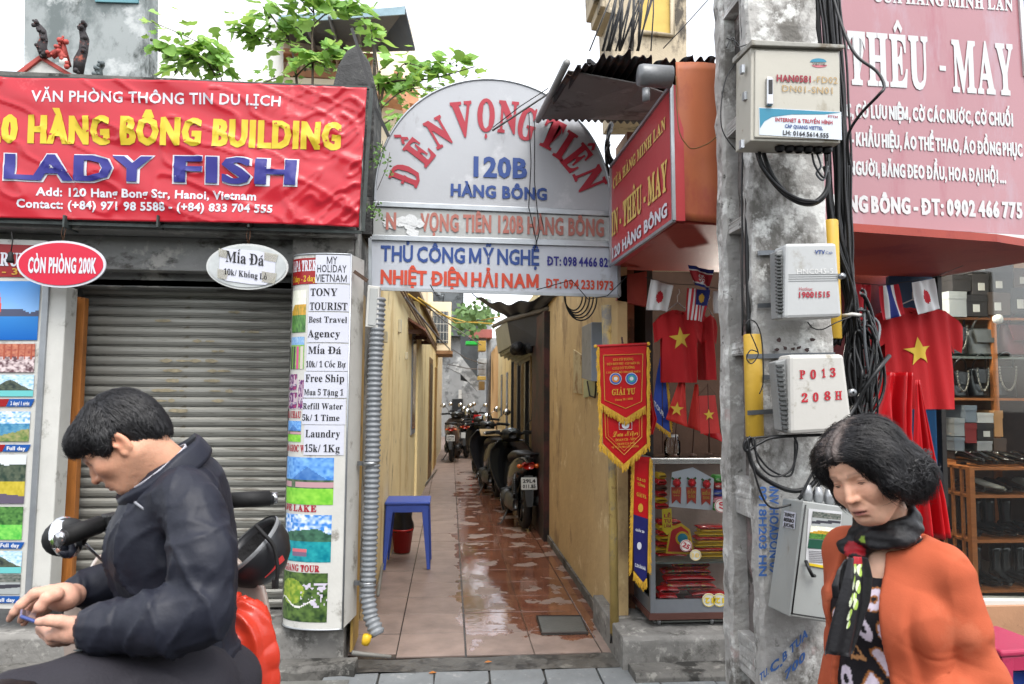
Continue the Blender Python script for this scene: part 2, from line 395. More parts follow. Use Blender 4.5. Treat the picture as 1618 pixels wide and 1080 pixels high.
ink_white = flat('white_ink', (212, 214, 222)); ink_yel = flat('yellow_ink', (214, 186, 40)); ink_navy = flat('navy_ink', (42, 40, 128)); ink_red = flat('red_ink', (166, 34, 52)); ink_blue = flat('blue_ink', (34, 66, 132))
ink_black = flat('black_ink', (28, 27, 30)); ink_orange = flat('orange_red_ink', (196, 66, 38)); ink_faded = flat('faded_red_ink', (170, 104, 92)); ink_gold = flat('gold_ink', (206, 158, 58), .35)
paper = M('white_paper', (206, 208, 220), .7, var=.04, scale=4, bump=.1, bscale=12)
wood_o = M('varnished_wood', (166, 104, 48), .5, var=.3, scale=5, stretch=(10, 10, .7), dirt=[((84, 48, 20), .14, 16)], bump=.15, bscale=30)
# ================================================================ ground, pavement, alley floor
MB().bx(-60, 60, -60, 60, -.12, -.06).build('ground', asphalt, kind='structure')
pav = MB().bx(-9, 9, 2.5, 30, -.06, -.012).build('pavement', M('wet_mortar', (66, 64, 60), .75, var=.3, bump=.5, bscale=25), kind='structure', origin=(0, 3, -.06))
stone_m = M('grey_paving_stone', (120, 124, 126), .62, var=.16, scale=4, dirt=[((74, 74, 72), .28, 4), ((158, 158, 156), .18, 8)], bump=.4, bscale=28)
kinds = []
for k in range(6):
    s = .283; mb = MB(); n = 6; rr = random.Random(k)
    pts = [(-.5, -.5), (0, -.5), (.5, -.5), (.5, 0), (.5, .5), (0, .5), (-.5, .5), (-.5, 0)]
    cut = rr.choice([0, 1, 2])
    pts = [V((x*s+rr.uniform(-.004, .004), y*s+rr.uniform(-.004, .004), .012)) for x, y in pts]
    if k in (1, 4): pts[2] += V((-.05, .03, 0));
    if k == 3: pts[6] += V((.04, -.06, 0))
    mb.slab(pts, (0, 0, -.03)); o = mb.build('paving_stone', stone_m, pav, local=True, bev=.004); kinds.append(o)
i = 0
for r_ in range(5):
    for c_ in range(24):
        x = -3.42+c_*.292+(.02 if r_ % 2 else 0); y = 2.66+r_*.292
        if y > 3.7 and x < -.62: continue
        rz = random.choice([0, math.pi/2, math.pi]) + random.uniform(-.012, .012); loc = (x-pav.location.x, y-pav.location.y, -pav.location.z-.006+random.uniform(-.002, .002)); rx = (random.uniform(-.008, .008), random.uniform(-.008, .008), rz)
        if i < 6: kinds[i].location = loc; kinds[i].rotation_euler = rx
        else: share(random.choice(kinds), pav, loc, rx)
        i += 1
mb = MB()
mb.grid(lambda u, v: V((-.62+1.75*u, 3.985+.2*v, .003+.006*math.sin(9*u+3*v)*math.sin(5*v+u*14))), 30, 4)
mb.build('alley_threshold', M('wet_concrete', (84, 82, 78), .42, var=.3, scale=5, dirt=[((52, 50, 48), .4, 6), ((120, 118, 112), .25, 9)], bump=.6, bscale=22), kind='structure')
def floor_mat():
    m = bpy.data.materials.new('wet_terracotta'); m.use_nodes = True; n = m.node_tree.nodes; L = m.node_tree.links; b = n['Principled BSDF']
    g = n.new('ShaderNodeNewGeometry'); sx = n.new('ShaderNodeSeparateXYZ'); L.new(g.outputs['Position'], sx.inputs[0])
    def math_(op, a, c=None, d=None):
        q = n.new('ShaderNodeMath'); q.operation = op
        for i_, v_ in enumerate([a, c, d]):
            if v_ is None: continue
            if isinstance(v_, (int, float)): q.inputs[i_].default_value = v_
            else: L.new(v_, q.inputs[i_])
        return q.outputs[0]
    def noise_(sc, det=6, str_=(1, 1, 1), loc=(0, 0, 0)):
        mp = n.new('ShaderNodeMapping'); mp.inputs['Scale'].default_value = str_; mp.inputs['Location'].default_value = loc; L.new(g.outputs['Position'], mp.inputs[0])
        q = n.new('ShaderNodeTexNoise'); q.inputs['Scale'].default_value = sc; q.inputs['Detail'].default_value = det; q.inputs['Roughness'].default_value = .6; L.new(mp.outputs[0], q.inputs['Vector']); return q.outputs[0]
    fx = math_('PINGPONG', math_('ADD', sx.outputs['X'], .286), .1975); fy = math_('PINGPONG', math_('SUBTRACT', sx.outputs['Y'], 4.2), .1975)
    edge = math_('MINIMUM', fx, fy)
    bias = n.new('ShaderNodeValToRGB'); cr = bias.color_ramp; cr.elements[0].position = 0; cr.elements[0].color = (.0,)*3+(1,); cr.elements[1].position = 1; cr.elements[1].color = (.5,)*3+(1,)
    for p_, v_ in ((.24, .02), (.34, .28), (.42, .62), (.6, .70), (.72, .64), (.85, .58)):
        e = cr.elements.new(p_); e.color = (v_, v_, v_, 1)
    L.new(math_('MULTIPLY', math_('ADD', sx.outputs['X'], .6), .55), bias.inputs[0])
    far = math_('MULTIPLY', math_('MAXIMUM', math_('SUBTRACT', sx.outputs['Y'], 10.5), 0), -.1)
    nearb = math_('MULTIPLY', math_('MAXIMUM', math_('SUBTRACT', 4.75, sx.outputs['Y']), 0), -.7)
    wv = math_('ADD', math_('ADD', math_('ADD', bias.outputs[0], math_('MULTIPLY', noise_(3.2), 1.5)), math_('MULTIPLY', edge, -1.5)), math_('ADD', far, nearb))
    wet = n.new('ShaderNodeMapRange'); wet.inputs['From Min'].default_value = 1.14; wet.inputs['From Max'].default_value = 1.2; L.new(wv, wet.inputs[0])
    dc = n.new('ShaderNodeValToRGB'); dc.color_ramp.elements[0].position = .3; dc.color_ramp.elements[1].position = .7
    dc.color_ramp.elements[0].color = (*lin((112, 96, 88)), 1); dc.color_ramp.elements[1].color = (*lin((146, 126, 116)), 1); L.new(noise_(5, 8), dc.inputs[0])
    wc = n.new('ShaderNodeValToRGB'); wc.color_ramp.elements[0].position = .3; wc.color_ramp.elements[1].position = .7
    wc.color_ramp.elements[0].color = (*lin((92, 56, 43)), 1); wc.color_ramp.elements[1].color = (*lin((132, 88, 68)), 1); L.new(noise_(4, 8, loc=(2, 2, 2)), wc.inputs[0])
    mx = n.new('ShaderNodeMix'); mx.data_type = 'RGBA'; L.new(wet.outputs[0], mx.inputs['Factor']); L.new(dc.outputs[0], mx.inputs['A']); L.new(wc.outputs[0], mx.inputs['B'])
    sl_ = n.new('ShaderNodeMapRange'); sl_.inputs['From Min'].default_value = .006; sl_.inputs['From Max'].default_value = .0; L.new(edge, sl_.inputs[0])
    m2 = n.new('ShaderNodeMix'); m2.data_type = 'RGBA'; L.new(math_('MULTIPLY', sl_.outputs[0], .8), m2.inputs['Factor']); L.new(mx.outputs['Result'], m2.inputs['A']); m2.inputs['B'].default_value = (*lin((56, 48, 44)), 1)
    L.new(m2.outputs['Result'], b.inputs['Base Color'])
    rg = n.new('ShaderNodeMapRange'); rg.inputs['To Min'].default_value = .5; rg.inputs['To Max'].default_value = .045; L.new(wet.outputs[0], rg.inputs[0]); L.new(rg.outputs[0], b.inputs['Roughness'])
    b.inputs['Specular IOR Level'].default_value = .85
    bp = n.new('ShaderNodeBump'); bp.inputs['Distance'].default_value = .006; L.new(noise_(18, 5), bp.inputs['Height'])
    bs = n.new('ShaderNodeMapRange'); bs.inputs['To Min'].default_value = .5; bs.inputs['To Max'].default_value = .12; L.new(wet.outputs[0], bs.inputs[0]); L.new(bs.outputs[0], bp.inputs['Strength'])
    L.new(bp.outputs[0], b.inputs['Normal']); return m
fm = floor_mat()
alley = MB().bx(-.72, 1.6, 4.2, 26, -.012, -.002).build('alley_floor', M('wet_joint', (50, 44, 40), .12, var=.3, bump=.4), kind='structure', origin=(0, 4.2, -.012))
T = .395; cols = [-.681, -.286, .109, .504, .899]; first = None
for rI in range(20):
    for cI, x0 in enumerate(cols):
        y0 = 4.2+rI*T
        gapx = .014 if cI == 2 else .005
        if first is None: first = MB().bx(.003, T-.003, .003, T-.003, -.012, .006).build('tile', fm, alley, local=True, bev=.002); o = first
        else: o = share(first, alley, (0, 0, 0))
        o.location = (x0+(gapx-.005)/2, y0-4.2, .012+random.uniform(-.0015, .0015)); o.rotation_euler = (random.uniform(-.004, .004), random.uniform(-.004, .004), 0)
        if rI == 0 and cI == 0: o.location.y += .06
mb = MB()
for rI in range(20, 55):
    for x0 in cols: mb.bx(x0+.003, x0+T-.003, 4.2+rI*T+.003, 4.2+(rI+1)*T-.003, 0, .006)
mb.build('tile', fm, alley, kind='stuff')
mc = thing('manhole_cover', 'flat grey rectangular drain cover set in the wet red tiles', 'drain cover', P(885, 985, 4.7)*0+V((.72, 4.5, .014)))
q = [PZ(848, 973, .02), PZ(918, 973, .02), PZ(929, 999, .02), PZ(856, 1000, .02)]
MB().slab(q, (0, 0, -.01)).build('plate', M('cover_concrete', (96, 98, 96), .4, var=.15, scale=9, bump=.3), mc)
mb = MB(); mb.tube(q+[q[0]], .007, n=4, cap=False, smooth=False); mb.build('frame', M('rusty_steel', (60, 52, 48), .6, .3, var=.3), mc)
# ================================================================ left plinth and step
pl = MB()
def irregular(mb, x0, x1, y0, y1, z0, z1, nx=10, a=.01):
    """slab with a worn, uneven front and top edge"""
    vs = []; n = nx
    for i in range(n+1):
        x = x0+(x1-x0)*i/n; j = lambda: random.uniform(-a, a)
        f = y0+j(); vs += [(x, f, z0), (x, f+j()*.4, z1-.02), (x, f+.018, z1+j()*.3), (x, y1, z1), (x, y1, z0)]
    fs = [(i*5+k, i*5+(k+1) % 5, (i+1)*5+(k+1) % 5, (i+1)*5+k) for i in range(n) for k in range(5)]+[(4, 3, 2, 1, 0), tuple(n*5+k for k in range(5))]
    mb.add(vs, [f[::-1] for f in fs])
irregular(pl, -4.5, -.56, 4.07, 4.75, -.02, .21, 26); pl.build('shop_plinth', concrete, label='worn grey concrete step under the closed shutter', cat='step', bev=.006)
pl = MB(); irregular(pl, -2.3, -.9, 3.9, 4.066, -.02, .072, 12, .016); irregular(pl, -.885, -.48, 3.93, 4.066, -.02, .06, 6, .02); irregular(pl, -4.4, -2.33, 3.88, 4.066, -.02, .07, 10, .016)
pl.build('kerb_slab', conc_dark, label='low cracked kerb slabs in front of the left step', cat='kerb', bev=.005)
pl = MB(); irregular(pl, -3.4, -.5, 3.55, 3.88, -.03, .012, 20, .03); pl.build('patched_pavement', M('patched_concrete', (108, 108, 104), .7, var=.3, scale=3, dirt=[((60, 58, 54), .4, 3), ((150, 150, 146), .25, 5)], bump=.6, bscale=20), kind='structure')
# ================================================================ closed roller shutter shop
bl = thing('shop_building', 'grey concrete shopfront with closed roller shutter below the red banner', 'building', (-2, 4.5, .21))
A = P(112, 930, 4.42); B_ = P(462, 930, 4.42); z1 = P(300, 452, 4.42).z; xs0, xs1 = P(106, 930, 4.42).x, P(470, 700, 4.42).x
MB().bx(xs0-.3, xs1+.2, 4.47, 4.6, .21, z1+.5).build('wall', conc_dark, bl)
sh_m = M('galvanised_slat', (150, 149, 142), .46, .35, var=.16, scale=3, stretch=(.6, 1, 6), dirt=[((96, 92, 84), .3, 4, (.5, 1, 9)), ((116, 108, 92), .16, 9, (1, 1, 2.5))], bump=.12)
ns = 32; hz = (z1-.225)/ns; sl0 = None
prof = [(0, 0), (-.012, .06), (-.018, .35), (-.017, .6), (-.006, .8), (.0, .83), (.003, .88), (-.007, .92), (-.007, .985), (.006, 1.0)]
for k in range(ns):
    if sl0 is None:
        mb = MB(); vs = []
        for x in (xs0, xs1):
            vs += [(x, 4.44+a, .225+b*hz) for a, b in prof]
        n = len(prof); mb.add(vs, [(i, n+i, n+i+1, i+1) for i in range(n-1)]); sl0 = mb.build('slat', sh_m, bl); sl0.modifiers.new('s', 'SOLIDIFY').thickness = .002
    else: share(sl0, bl, (0, random.uniform(-.001, .001), k*hz))
MB().bx(xs0-.06, xs0, 4.37, 4.47, .21, z1).build('side_rail', steel, bl)
MB().bx(xs1, xs1+.05, 4.37, 4.47, .21, z1).build('side_rail', steel, bl)
mb = MB(); rr = random.Random(4)
for (cx, cy) in [(262, 575), (268, 590), (300, 562), (335, 572), (345, 592), (270, 606), (330, 606), (255, 622), (275, 622), (350, 622), (345, 637), (290, 652), (345, 556), (260, 637), (370, 486), (250, 500), (395, 525), (320, 545)]:
    p = P(cx, cy, 4.415)
    k = round((p.z-.225)/hz-.45); zc = .225+(k+.45)*hz
    for q_ in range(3):
        ww = rr.uniform(.012, .05); hh = rr.uniform(.006, .015); ox = rr.uniform(-.05, .05); y = 4.4195-.0006*q_-.0002*(cx % 3)
        pts = [(p.x+ox+ww*math.cos(a)*rr.uniform(.6, 1.1), y, zc+hh*math.sin(a)*rr.uniform(.6, 1)) for a in [i*math.pi/4 for i in range(8)]]
        mb.slab(pts, (0, -.0003, 0))
mb.build('sticker_remains', M('old_glue_paper', (150, 140, 116), .8, var=.3, scale=30), bl, kind='stuff')
lb = MB(); xl, xr = -4.2, P(560, 430, 4.2).x
zA, zB, zC = P(300, 455, 4.3).z, P(300, 428, 4.2).z, P(300, 372, 4.15).z
lb.bx(xl, xr, 4.3, 4.6, zA, zB+.02); lb.bx(xl, xr, 4.2, 4.6, zB, zC); lb.bx(xl, xr+.02, 4.05, 4.6, zC+.0, zC+.06)
lb.build('lintel', M('stained_lintel', (126, 126, 124), .8, var=.2, scale=4, dirt=[((70, 68, 64), .34, 3, (1, 1, 2.2)), ((160, 158, 152), .3, 6), ((88, 62, 44), .1, 14)], bump=.45, bscale=26), bl, bev=.006)
mb = MB(); mb.bx(xs0, xs1, 4.3, 4.36, z1-.02, z1+.015); mb.build('shutter_housing', M('rust_brown', (104, 78, 58), .7, var=.3, dirt=[((150, 140, 124), .3, 9)]), bl)
mb = MB(); mb.bx(xl, xr+.03, 4.06, 4.6, zC+.06, P(300, 130, 4.06).z+.02); mb.build('upper_wall', conc_dark, bl)
plr = MB(); x0, x1 = P(553, 700, 4.15).x, -.555; ztop = P(575, 150, 4.15).z
plr.bx(x0, x1+.02, 4.15, 4.85, .21, ztop); plr.build('pillar', M('peeling_pillar', (150, 150, 146), .8, var=.2, scale=5, dirt=[((58, 58, 54), .44, 3, (1, 1, .5)), ((92, 90, 84), .35, 9), ((196, 196, 190), .2, 5)], bump=.6, bscale=26), bl, bev=.006)
MB().bx(x1+.021, x1+.035, 4.142, 4.4, .06, P(575, 460, 4.15).z).build('corner_trim', M('ochre_trim', (182, 148, 78), .6, dirt=[((120, 100, 60), .3, 6)]), bl)
mb = MB()
mb.bx(P(470, 400, 4.25).x, x0, 4.12, 4.4, .21, P(560, 372, 4.2).z); mb.build('dark_recess', conc_dark, bl)
Yb = 4.0; bp = Plane((0, Yb, 0), (0, -1, 0))
ban = thing('shop_banner', 'wide wrinkled red vinyl banner reading LADY FISH above the grey shutter', 'banner', P(260, 360, Yb))
TL, TR, BR, BL = bp(-110, 119), bp(580, 139), bp(567, 359), bp(-110, 341)
def wr(u, v):
    p = (BL*(1-u)+BR*u)*(1-v)+(TL*(1-u)+TR*u)*v
    a = np.array([[p.x*1.0, p.z*2.6+p.x*.9, 0.3]]); d = vn(a, 4, 1)[0]*.010+(1-abs(vn(a, 4.5, 2)[0]))**9*.010
    e = max(0, (u-.72)/.28); b2 = np.array([[p.x*2.2-p.z*2.2, p.x*.8+p.z*.8, .1]]); d += e*vn(b2, 5, 5)[0]*.018+e*(1-abs(vn(b2, 8, 6)[0]))**7*.016
    d += .011*math.sin(p.x*3.1+p.z*2)+.006*math.sin((p.z*1.2+p.x*.4)*16)*min(1, .25+u)
    return p+V((0, -max(0, d+.015), 0))
vin = M('red_vinyl', (172, 34, 46), .26, var=.06, scale=2, bump=.12, bscale=9, dirt=[((186, 66, 72), .16, 5)])
mb = MB(); mb.grid(lambda u, v: wr(u, v), 190, 70); sheet = mb.build('vinyl_sheet', vin, ban, solid=.002)
def onban(px, py):
    p = bp(px, py); return p
def cutmesh(v, f, cell):
    """split a flat lettering mesh along a fine grid so that it can follow wrinkles"""
    import bmesh
    bm = bmesh.new(); vs = [bm.verts.new(tuple(a)) for a in v]
    for q in f:
        try: bm.faces.new([vs[i] for i in q])
        except Exception: pass
    lo, hi = v.min(0), v.max(0)
    for ax in (0, 1):
        t = lo[ax]+cell[ax]
        while t < hi[ax]:
            co = [0, 0, 0]; no = [0, 0, 0]; co[ax] = t; no[ax] = 1
            bmesh.ops.bisect_plane(bm, geom=bm.verts[:]+bm.edges[:]+bm.faces[:], plane_co=co, plane_no=no); t += cell[ax]
    bm.verts.index_update(); r_ = (np.array([q.co[:3] for q in bm.verts]), [[q.index for q in fc.verts] for fc in bm.faces]); bm.free(); return r_
def finelett(name, mat, items):
    for (s, style, x0_, y0_, x1_, y1_, h, lift) in items:
        mb = MB()
        v, f, wd = tmesh(s, style); Lm = (bp(x1_, 0)-bp(x0_, 0)).x; Hm = (bp(x0_, y0_-h)-bp(x0_, y0_)).z
        k = ('cut', s, style, wd)
        c = .022
        v, f = cutmesh(v, f, (c/Lm, c/Hm)); A_, B2 = bp(x0_, y0_), bp(x1_, y1_); out = []
        for p in v:
            w_ = A_+(B2-A_)*p[0]+V((0, 0, 1))*Hm*p[1]
            u_ = (w_.x-BL.x)/(BR.x-BL.x); zb = BL.z+(BR.z-BL.z)*u_; zt = TL.z+(TR.z-TL.z)*u_; v_ = (w_.z-zb)/(zt-zb)
            q = wr(u_, v_); out.append(V((q.x, q.y-lift-p[2], q.z)))
        mb.add(out, f, smooth=True); mb.build(name, mat, ban)
finelett('white_lettering', ink_white, [('VĂN PHÒNG THÔNG TIN DU LỊCH', 'bold', 59, 161, 441, 170, 17, .004), ('Add: 120 Hang Bong Str, Hanoi, Vietnam', 'black', 60, 309, 406, 318, 13, .004), ('Contact: (+84) 971 98 5588 - (+84) 833 704 555', 'black', 29, 328, 432, 338, 13, .004)])
finelett('yellow_lettering', ink_yel, [('HÀNG BÔNG BUILDING', 'fatter', 50, 225, 535, 237, 43, .004), ('120', 'fatter', -34, 223, 35, 225, 43, .004)])
v_, f_, w__ = tmesh('LADY', 'fat')
finelett('letter_outline', ink_white, [('LADY', 'fatter', 10, 285, 248, 290, 43, .004), ('FISH', 'fatter', 275, 290, 471, 296, 43, .004)])
finelett('blue_lettering', ink_navy, [('LADY', 'fat', 13, 283, 245, 288, 39, .0105), ('FISH', 'fat', 278, 288, 468, 294, 39, .0105)])
mb = MB(); e = bp(583, 139); e2 = bp(570, 362)
mb.tube([e+V((.012, .01, 0)), e2+V((.012, .01, -.01))], .014, n=4, smooth=False); mb.tube([BL+V((0, .02, -.014)), e2+V((0, .02, -.012))], .012, n=4, smooth=False); mb.tube([TL+V((0, .02, .01)), e+V((0, .02, .01))], .012, n=4, smooth=False)
for px in (105, 252, 395): p = bp(px, 350); mb.bx(p.x-.005, p.x+.005, Yb-.03, Yb+.12, p.z-.035, p.z+.03)
mb.build('frame', M('weathered_green_steel', (66, 72, 70), .6, .3, var=.4, scale=20), ban)
def oval(c, rx, rz, y, t=.012, n=48): return [V((c.x+rx*math.cos(a), y, c.z+rz*math.sin(a))) for a in [2*math.pi*i/n for i in range(n)]]
def oval_sign(cx, cy, wpx, hpx, label, fmat, rim):
    Yo = 3.98; c = P(cx, cy, Yo); rx = wpx/2/F*Yo; rz = hpx/2/F*Yo
    t = thing('oval_sign', label, 'sign', c, 'oval signs hanging under the red banner')
    MB().slab(oval(c, rx, rz, Yo), (0, .01, 0)).build('plate', rim, t)
    MB().slab(oval(c, rx-.012, rz-.012, Yo-.001), (0, -.003, 0)).build('face', fmat, t)
    mb = MB(); mb.tube([c+V((0, .005, rz-.01)), c+V((.006, .005, rz+.04)), c+V((0, .03, rz+.1))], .0018, n=5); mb.tube([c+V((.0, .005, rz-.01)), c+V((-.015, .01, rz+.05)), c+V((-.01, .03, rz+.1))], .0014, n=5); mb.build('wire', M('rusty_wire', (96, 62, 40), .7, .3), t)
    return t, Plane((0, Yo-.0045, 0), (0, -1, 0)), c, rx, rz
t, pl_, c, rx, rz = oval_sign(97, 417, 129, 72, 'red oval sign with white letters CÒN PHÒNG 200K', M('oval_red', (204, 34, 62), .3, var=.03, bump=.02), ink_white)
mb = MB(); lett(mb, pl_, 'CÒN PHÒNG 200K', 'fat', 44, 430, 152, 431, 24, off=.002); mb.build('lettering', ink_white, t)
t, pl_, c, rx, rz = oval_sign(391, 421, 124, 72, 'pale oval sign with a taped paper reading Mía Đá', M('taped_plastic', (186, 190, 190), .25, var=.12, scale=12, bump=.25, bscale=12), M('oval_rim', (196, 198, 196), .4, var=.1))
q = [pl_(x, y, .002) for x, y in [(352, 392), (408, 396), (436, 405), (434, 438), (420, 450), (398, 449), (356, 443), (346, 434), (348, 398)]]
MB().slab(q, (0, -.001, 0)).build('paper', paper, t)
mb = MB(); lett(mb, pl_, 'Mía Đá', 'serif', 357, 413, 417, 420, 17, off=.006); lett(mb, pl_, '10k/ Khổng Lồ', 'serif', 354, 433, 422, 442, 9, off=.006); mb.build('lettering', ink_black, t)
for a, b in (((346, 392), (362, 408)), ((418, 398), (440, 414)), ((344, 424), (362, 442)), ((414, 428), (438, 448))):
    MB().slab([pl_(a[0], a[1], .0045), pl_(b[0], a[1]+4, .0045), pl_(b[0]-4, b[1], .0045), pl_(a[0], b[1]-3, .0045)], (0, -.0008, 0)).build('tape', M('packing_tape', (190, 186, 172), .2, alpha=.45, bump=.1), t)
def landscape(kind, u, v, seed=0):
    h = lambda x, s=0: float(vn(np.array([[x, s*1.0+seed*1.9, .5]]), 1, 3)[0])
    nz = h(u*14, v*14+1)*.5+h(u*24, v*24+2)*.5; g = mixc
    if kind == 'sea':
        c = g((.05, .22, .55), (.35, .55, .8), 1-v) if v > .4 else g((.0, .09, .36), (.03, .2, .5), v*2)
        if .4 < v < .5+.09*h(u*5): c = (.06, .07, .12)
        if abs(u-.12) < .09*(1-abs(v-.55)*2.2) and .42 < v < .8: c = (.55, .07, .04)
    elif kind == 'hall':
        c = g((.25, .05, .04), (.5, .2, .12), .5+nz) if v > .55 else g((.1, .05, .06), (.6, .5, .5), .5+nz*1.6)
        if v > .45 and abs((u*7) % 1-.5) < .12: c = (.3, .07, .04)
    elif kind == 'island':
        c = g((.2, .42, .6), (.6, .68, .75), .5+nz);
        if v < .28: c = (.12, .42, .42)
        elif v < .3+.5*max(0, 1-abs(u-.5)*2.3)+.06*nz: c = g((.02, .03, .03), (.1, .12, .08), .5+nz)
    elif kind == 'coast':
        c = g((.1, .3, .6), (.75, .8, .85), .45+nz*1.3) if v > .6 else g((.03, .16, .3), (.12, .3, .42), .5+nz)
        if v < .35*(u+.2)+.1*nz: c = g((.08, .16, .04), (.3, .28, .12), .5+nz)
    elif kind == 'field':
        c = (.55, .58, .6)
        if v < .8+.05*h(u*7): c = g((.02, .04, .03), (.1, .12, .08), .5+nz)
        if v < .45: c = g((.35, .28, .02), (.5, .4, .05), .5+nz)
        if v < .25-u*.1: c = (.1, .08, .12)
    elif kind == 'meadow':
        c = g((.02, .08, .02), (.1, .25, .06), .5+nz) if v > .45 else g((.06, .36, .05), (.2, .55, .1), .5+nz)
    elif kind == 'boat':
        c = g((.03, .05, .04), (.2, .2, .18), .5+nz) if v > .6 else (.3, .32, .32)
        if v < .5 and abs(v-.25-.2*u) < .1: c = (.04, .04, .05)
    elif kind == 'lake_village':
        c = g((.04, .17, .5), (.2, .42, .72), .5+nz)
        if v < .8-.9*abs(u-.62): c = g((.03, .12, .36), (.08, .2, .45), .5+nz)
        if v < .52: c = g((.02, .06, .03), (.12, .16, .1), .5+nz)
        if .36 < v < .47 and h(u*12) > -.1: c = (.42, .25, .27)
        if v < .33: c = g((.12, .4, .03), (.25, .55, .06), .5+nz)
    elif kind == 'babe':
        c = g((.04, .2, .55), (.75, .82, .88), .3+nz*1.5)
        if v < .5+.22*h(u*4)+.18*u: c = g((.02, .06, .04), (.06, .16, .1), .5+nz)
        if v < .44: c = g((.0, .15, .2), (.02, .3, .32), .5+nz)
        if abs(u-.52) < .13 and .12 < v < .28: c = (.5, .12, .14) if v > .2 else (.15, .1, .16)
        if abs(u-.22) < .05 and .3 < v < .38: c = (.5, .15, .2)
        if u < .1+.05*h(v*8) and v > .35: c = (.03, .06, .02)
    elif kind == 'valley':
        c = g((.01, .03, .01), (.1, .17, .04), .5+nz)
        if (u-.38)**2+(v-.6)**2 < .07: c = g((.1, .2, .02), (.32, .38, .05), .5+nz*1.4)
        if abs(v-.38-.09*math.sin(u*9)) < .018 and u < .8: c = (.62, .62, .58)
        if u > .58 and .3 < v < .8 and h(u*22, v*22) > .28: c = (.5, .46, .55)
    elif kind == 'plateau':
        c = g((.6, .62, .5), (.75, .75, .66), .5+nz)
        if v < .62+.15*h(u*3): c = g((.25, .2, .02), (.6, .3, .03), .5+nz)
        if v < .4: c = g((.02, .08, .02), (.1, .25, .05), .5+nz)
    elif kind == 'people':
        c = g((.1, .25, .5), (.3, .45, .6), .5+nz) if v > .75 else g((.1, .3, .05), (.25, .4, .1), .5+nz)
        if v < .7 and abs((u*4) % 1-.5) < .28: c = [(.02, .02, .02), (.05, .04, .05), (.5, .06, .2), (.5, .45, .4)][int(u*4) % 4]
    elif kind == 'market':
        c = [(.3, .03, .1), (.1, .02, .12), (.45, .35, .4), (.1, .12, .2)][int((h(u*9, v*9)+1)*2) % 4]
    return c
pr = VC('printed_photo', .35, .4)
def picture(parent, fn, kind, nx=38, ny=28, name='printed_photo', seed=0):
    mb = MB(); mb.grid(fn, nx, ny, lambda u, v: landscape(kind, u, v, seed)); return mb.build(name, pr, parent)
def quadfn(pl, x0, y0, x1, y1, off=.003, sl=0):
    a, b, c_, d = pl(x0+sl, y1, off), pl(x1+sl, y1, off), pl(x1, y0, off), pl(x0, y0, off)
    return lambda u, v: (a*(1-u)+b*u)*(1-v)+(d*(1-u)+c_*u)*v
Yr = 4.12; rp = YP(Yr)
rk = thing('poster_rack', 'white framed tall rack of tour photographs at the shop edge', 'display rack', P(20, 960, Yr))
def q4(pl, pts, off=0): return [pl(x, y, off) for x, y in pts]
MB().slab(q4(rp, [(-160, 958), (43, 962), (74, 380), (-160, 372)]), (0, .04, 0)).build('backing_board', white_p, rk)
mb = MB(); mb.slab(q4(rp, [(42, 962), (76, 964), (106, 452), (74, 448)], -.0), (0, .12, 0)); mb.build('frame_post', white_p, rk, bev=.006)
mb = MB(); mb.slab(q4(rp, [(40, 960), (49, 961), (80, 448), (70, 446)], .015), (0, .02, 0)); mb.build('aluminium_edge', alu, rk, bev=.003)
red2 = M('poster_red', (150, 24, 28), .4, var=.1, bump=0); blu2 = M('poster_blue', (24, 84, 160), .4, var=.1, bump=0)
MB().slab(q4(rp, [(-150, 435), (66, 438), (70, 388), (-150, 380)], .004), (0, -.001, 0)).build('red_header', red2, rk)
mb = MB(); lett(mb, rp, 'HA LONG CRUISE', 'slab', -112, 416, 62, 421, 20, off=.009); mb.build('lettering', ink_white, rk)
mb = MB(); lett(mb, rp, '$25 - 30 $', 'bold', -40, 432, 62, 435, 10, off=.009); mb.build('gold_lettering', ink_gold, rk)
for (kd, x1, y0, y1) in [('sea', 65, 444, 537), ('hall', 57, 543, 588), ('island', 55, 592, 626), ('coast', 49, 650, 697), ('field', 43, 718, 795), ('meadow', 38, 800, 852), ('island', 36, 870, 905), ('boat', 34, 907, 938)]:
    picture(rk, quadfn(rp, x1-75, y0, x1, y1, .006, sl=-(y1-y0)*.058), kd, 54, 40)
for (x1, y0, y1, s) in [(56, 630, 642, '2 days/ 1 night'), (50, 702, 713, 'Full day'), (40, 856, 866, 'Full day'), (33, 941, 952, 'Full day')]:
    MB().slab(q4(rp, [(x1-45, y1), (x1-6, y1), (x1, y0), (x1-40, y0)], .006), (0, -.001, 0)).build('blue_label', blu2, rk)
    MB().slab(q4(rp, [(x1-75, y1), (x1-46, y1), (x1-40, y0), (x1-75, y0)], .006), (0, -.001, 0)).build('red_label', red2, rk)
    mb = MB(); lett(mb, rp, s, 'fat', x1-38, y1-2.5, x1-8, y1-2, 6, off=.009); mb.build('lettering', ink_white, rk)
mb = MB(); p = P(17, 400, 4.02); mb.tube([P(18, 366, 4.02), P(20, 380, 4.02), p], .003, n=6); mb.lathe(p-V((0, 0, .04)), [(.002, .05), (.012, .045), (.014, .02), (.02, .0), (.018, -.01), (.0, -.01)], 12)
mb.build('lamp_socket', rubber, label='black lamp socket hanging on a cord over the tour posters', cat='lamp socket')
wb = thing('wooden_board', 'tall brown wooden board standing beside the roller shutter', 'wooden board', P(95, 925, 4.3))
MB().slab(q4(YP(4.3), [(84, 926), (112, 928), (134, 470), (106, 466)]), (0, .05, 0)).build('front_plank', wood_o, wb, bev=.003)
MB().slab(q4(YP(4.29), [(73, 924), (84, 925), (106, 466), (98, 466)]), (0, .05, 0)).build('edge_plank', M('light_wood_edge', (190, 142, 66), .55, var=.25, scale=5, stretch=(8, 8, .7)), wb, bev=.003)
Yt = 4.1; tp = YP(Yt)
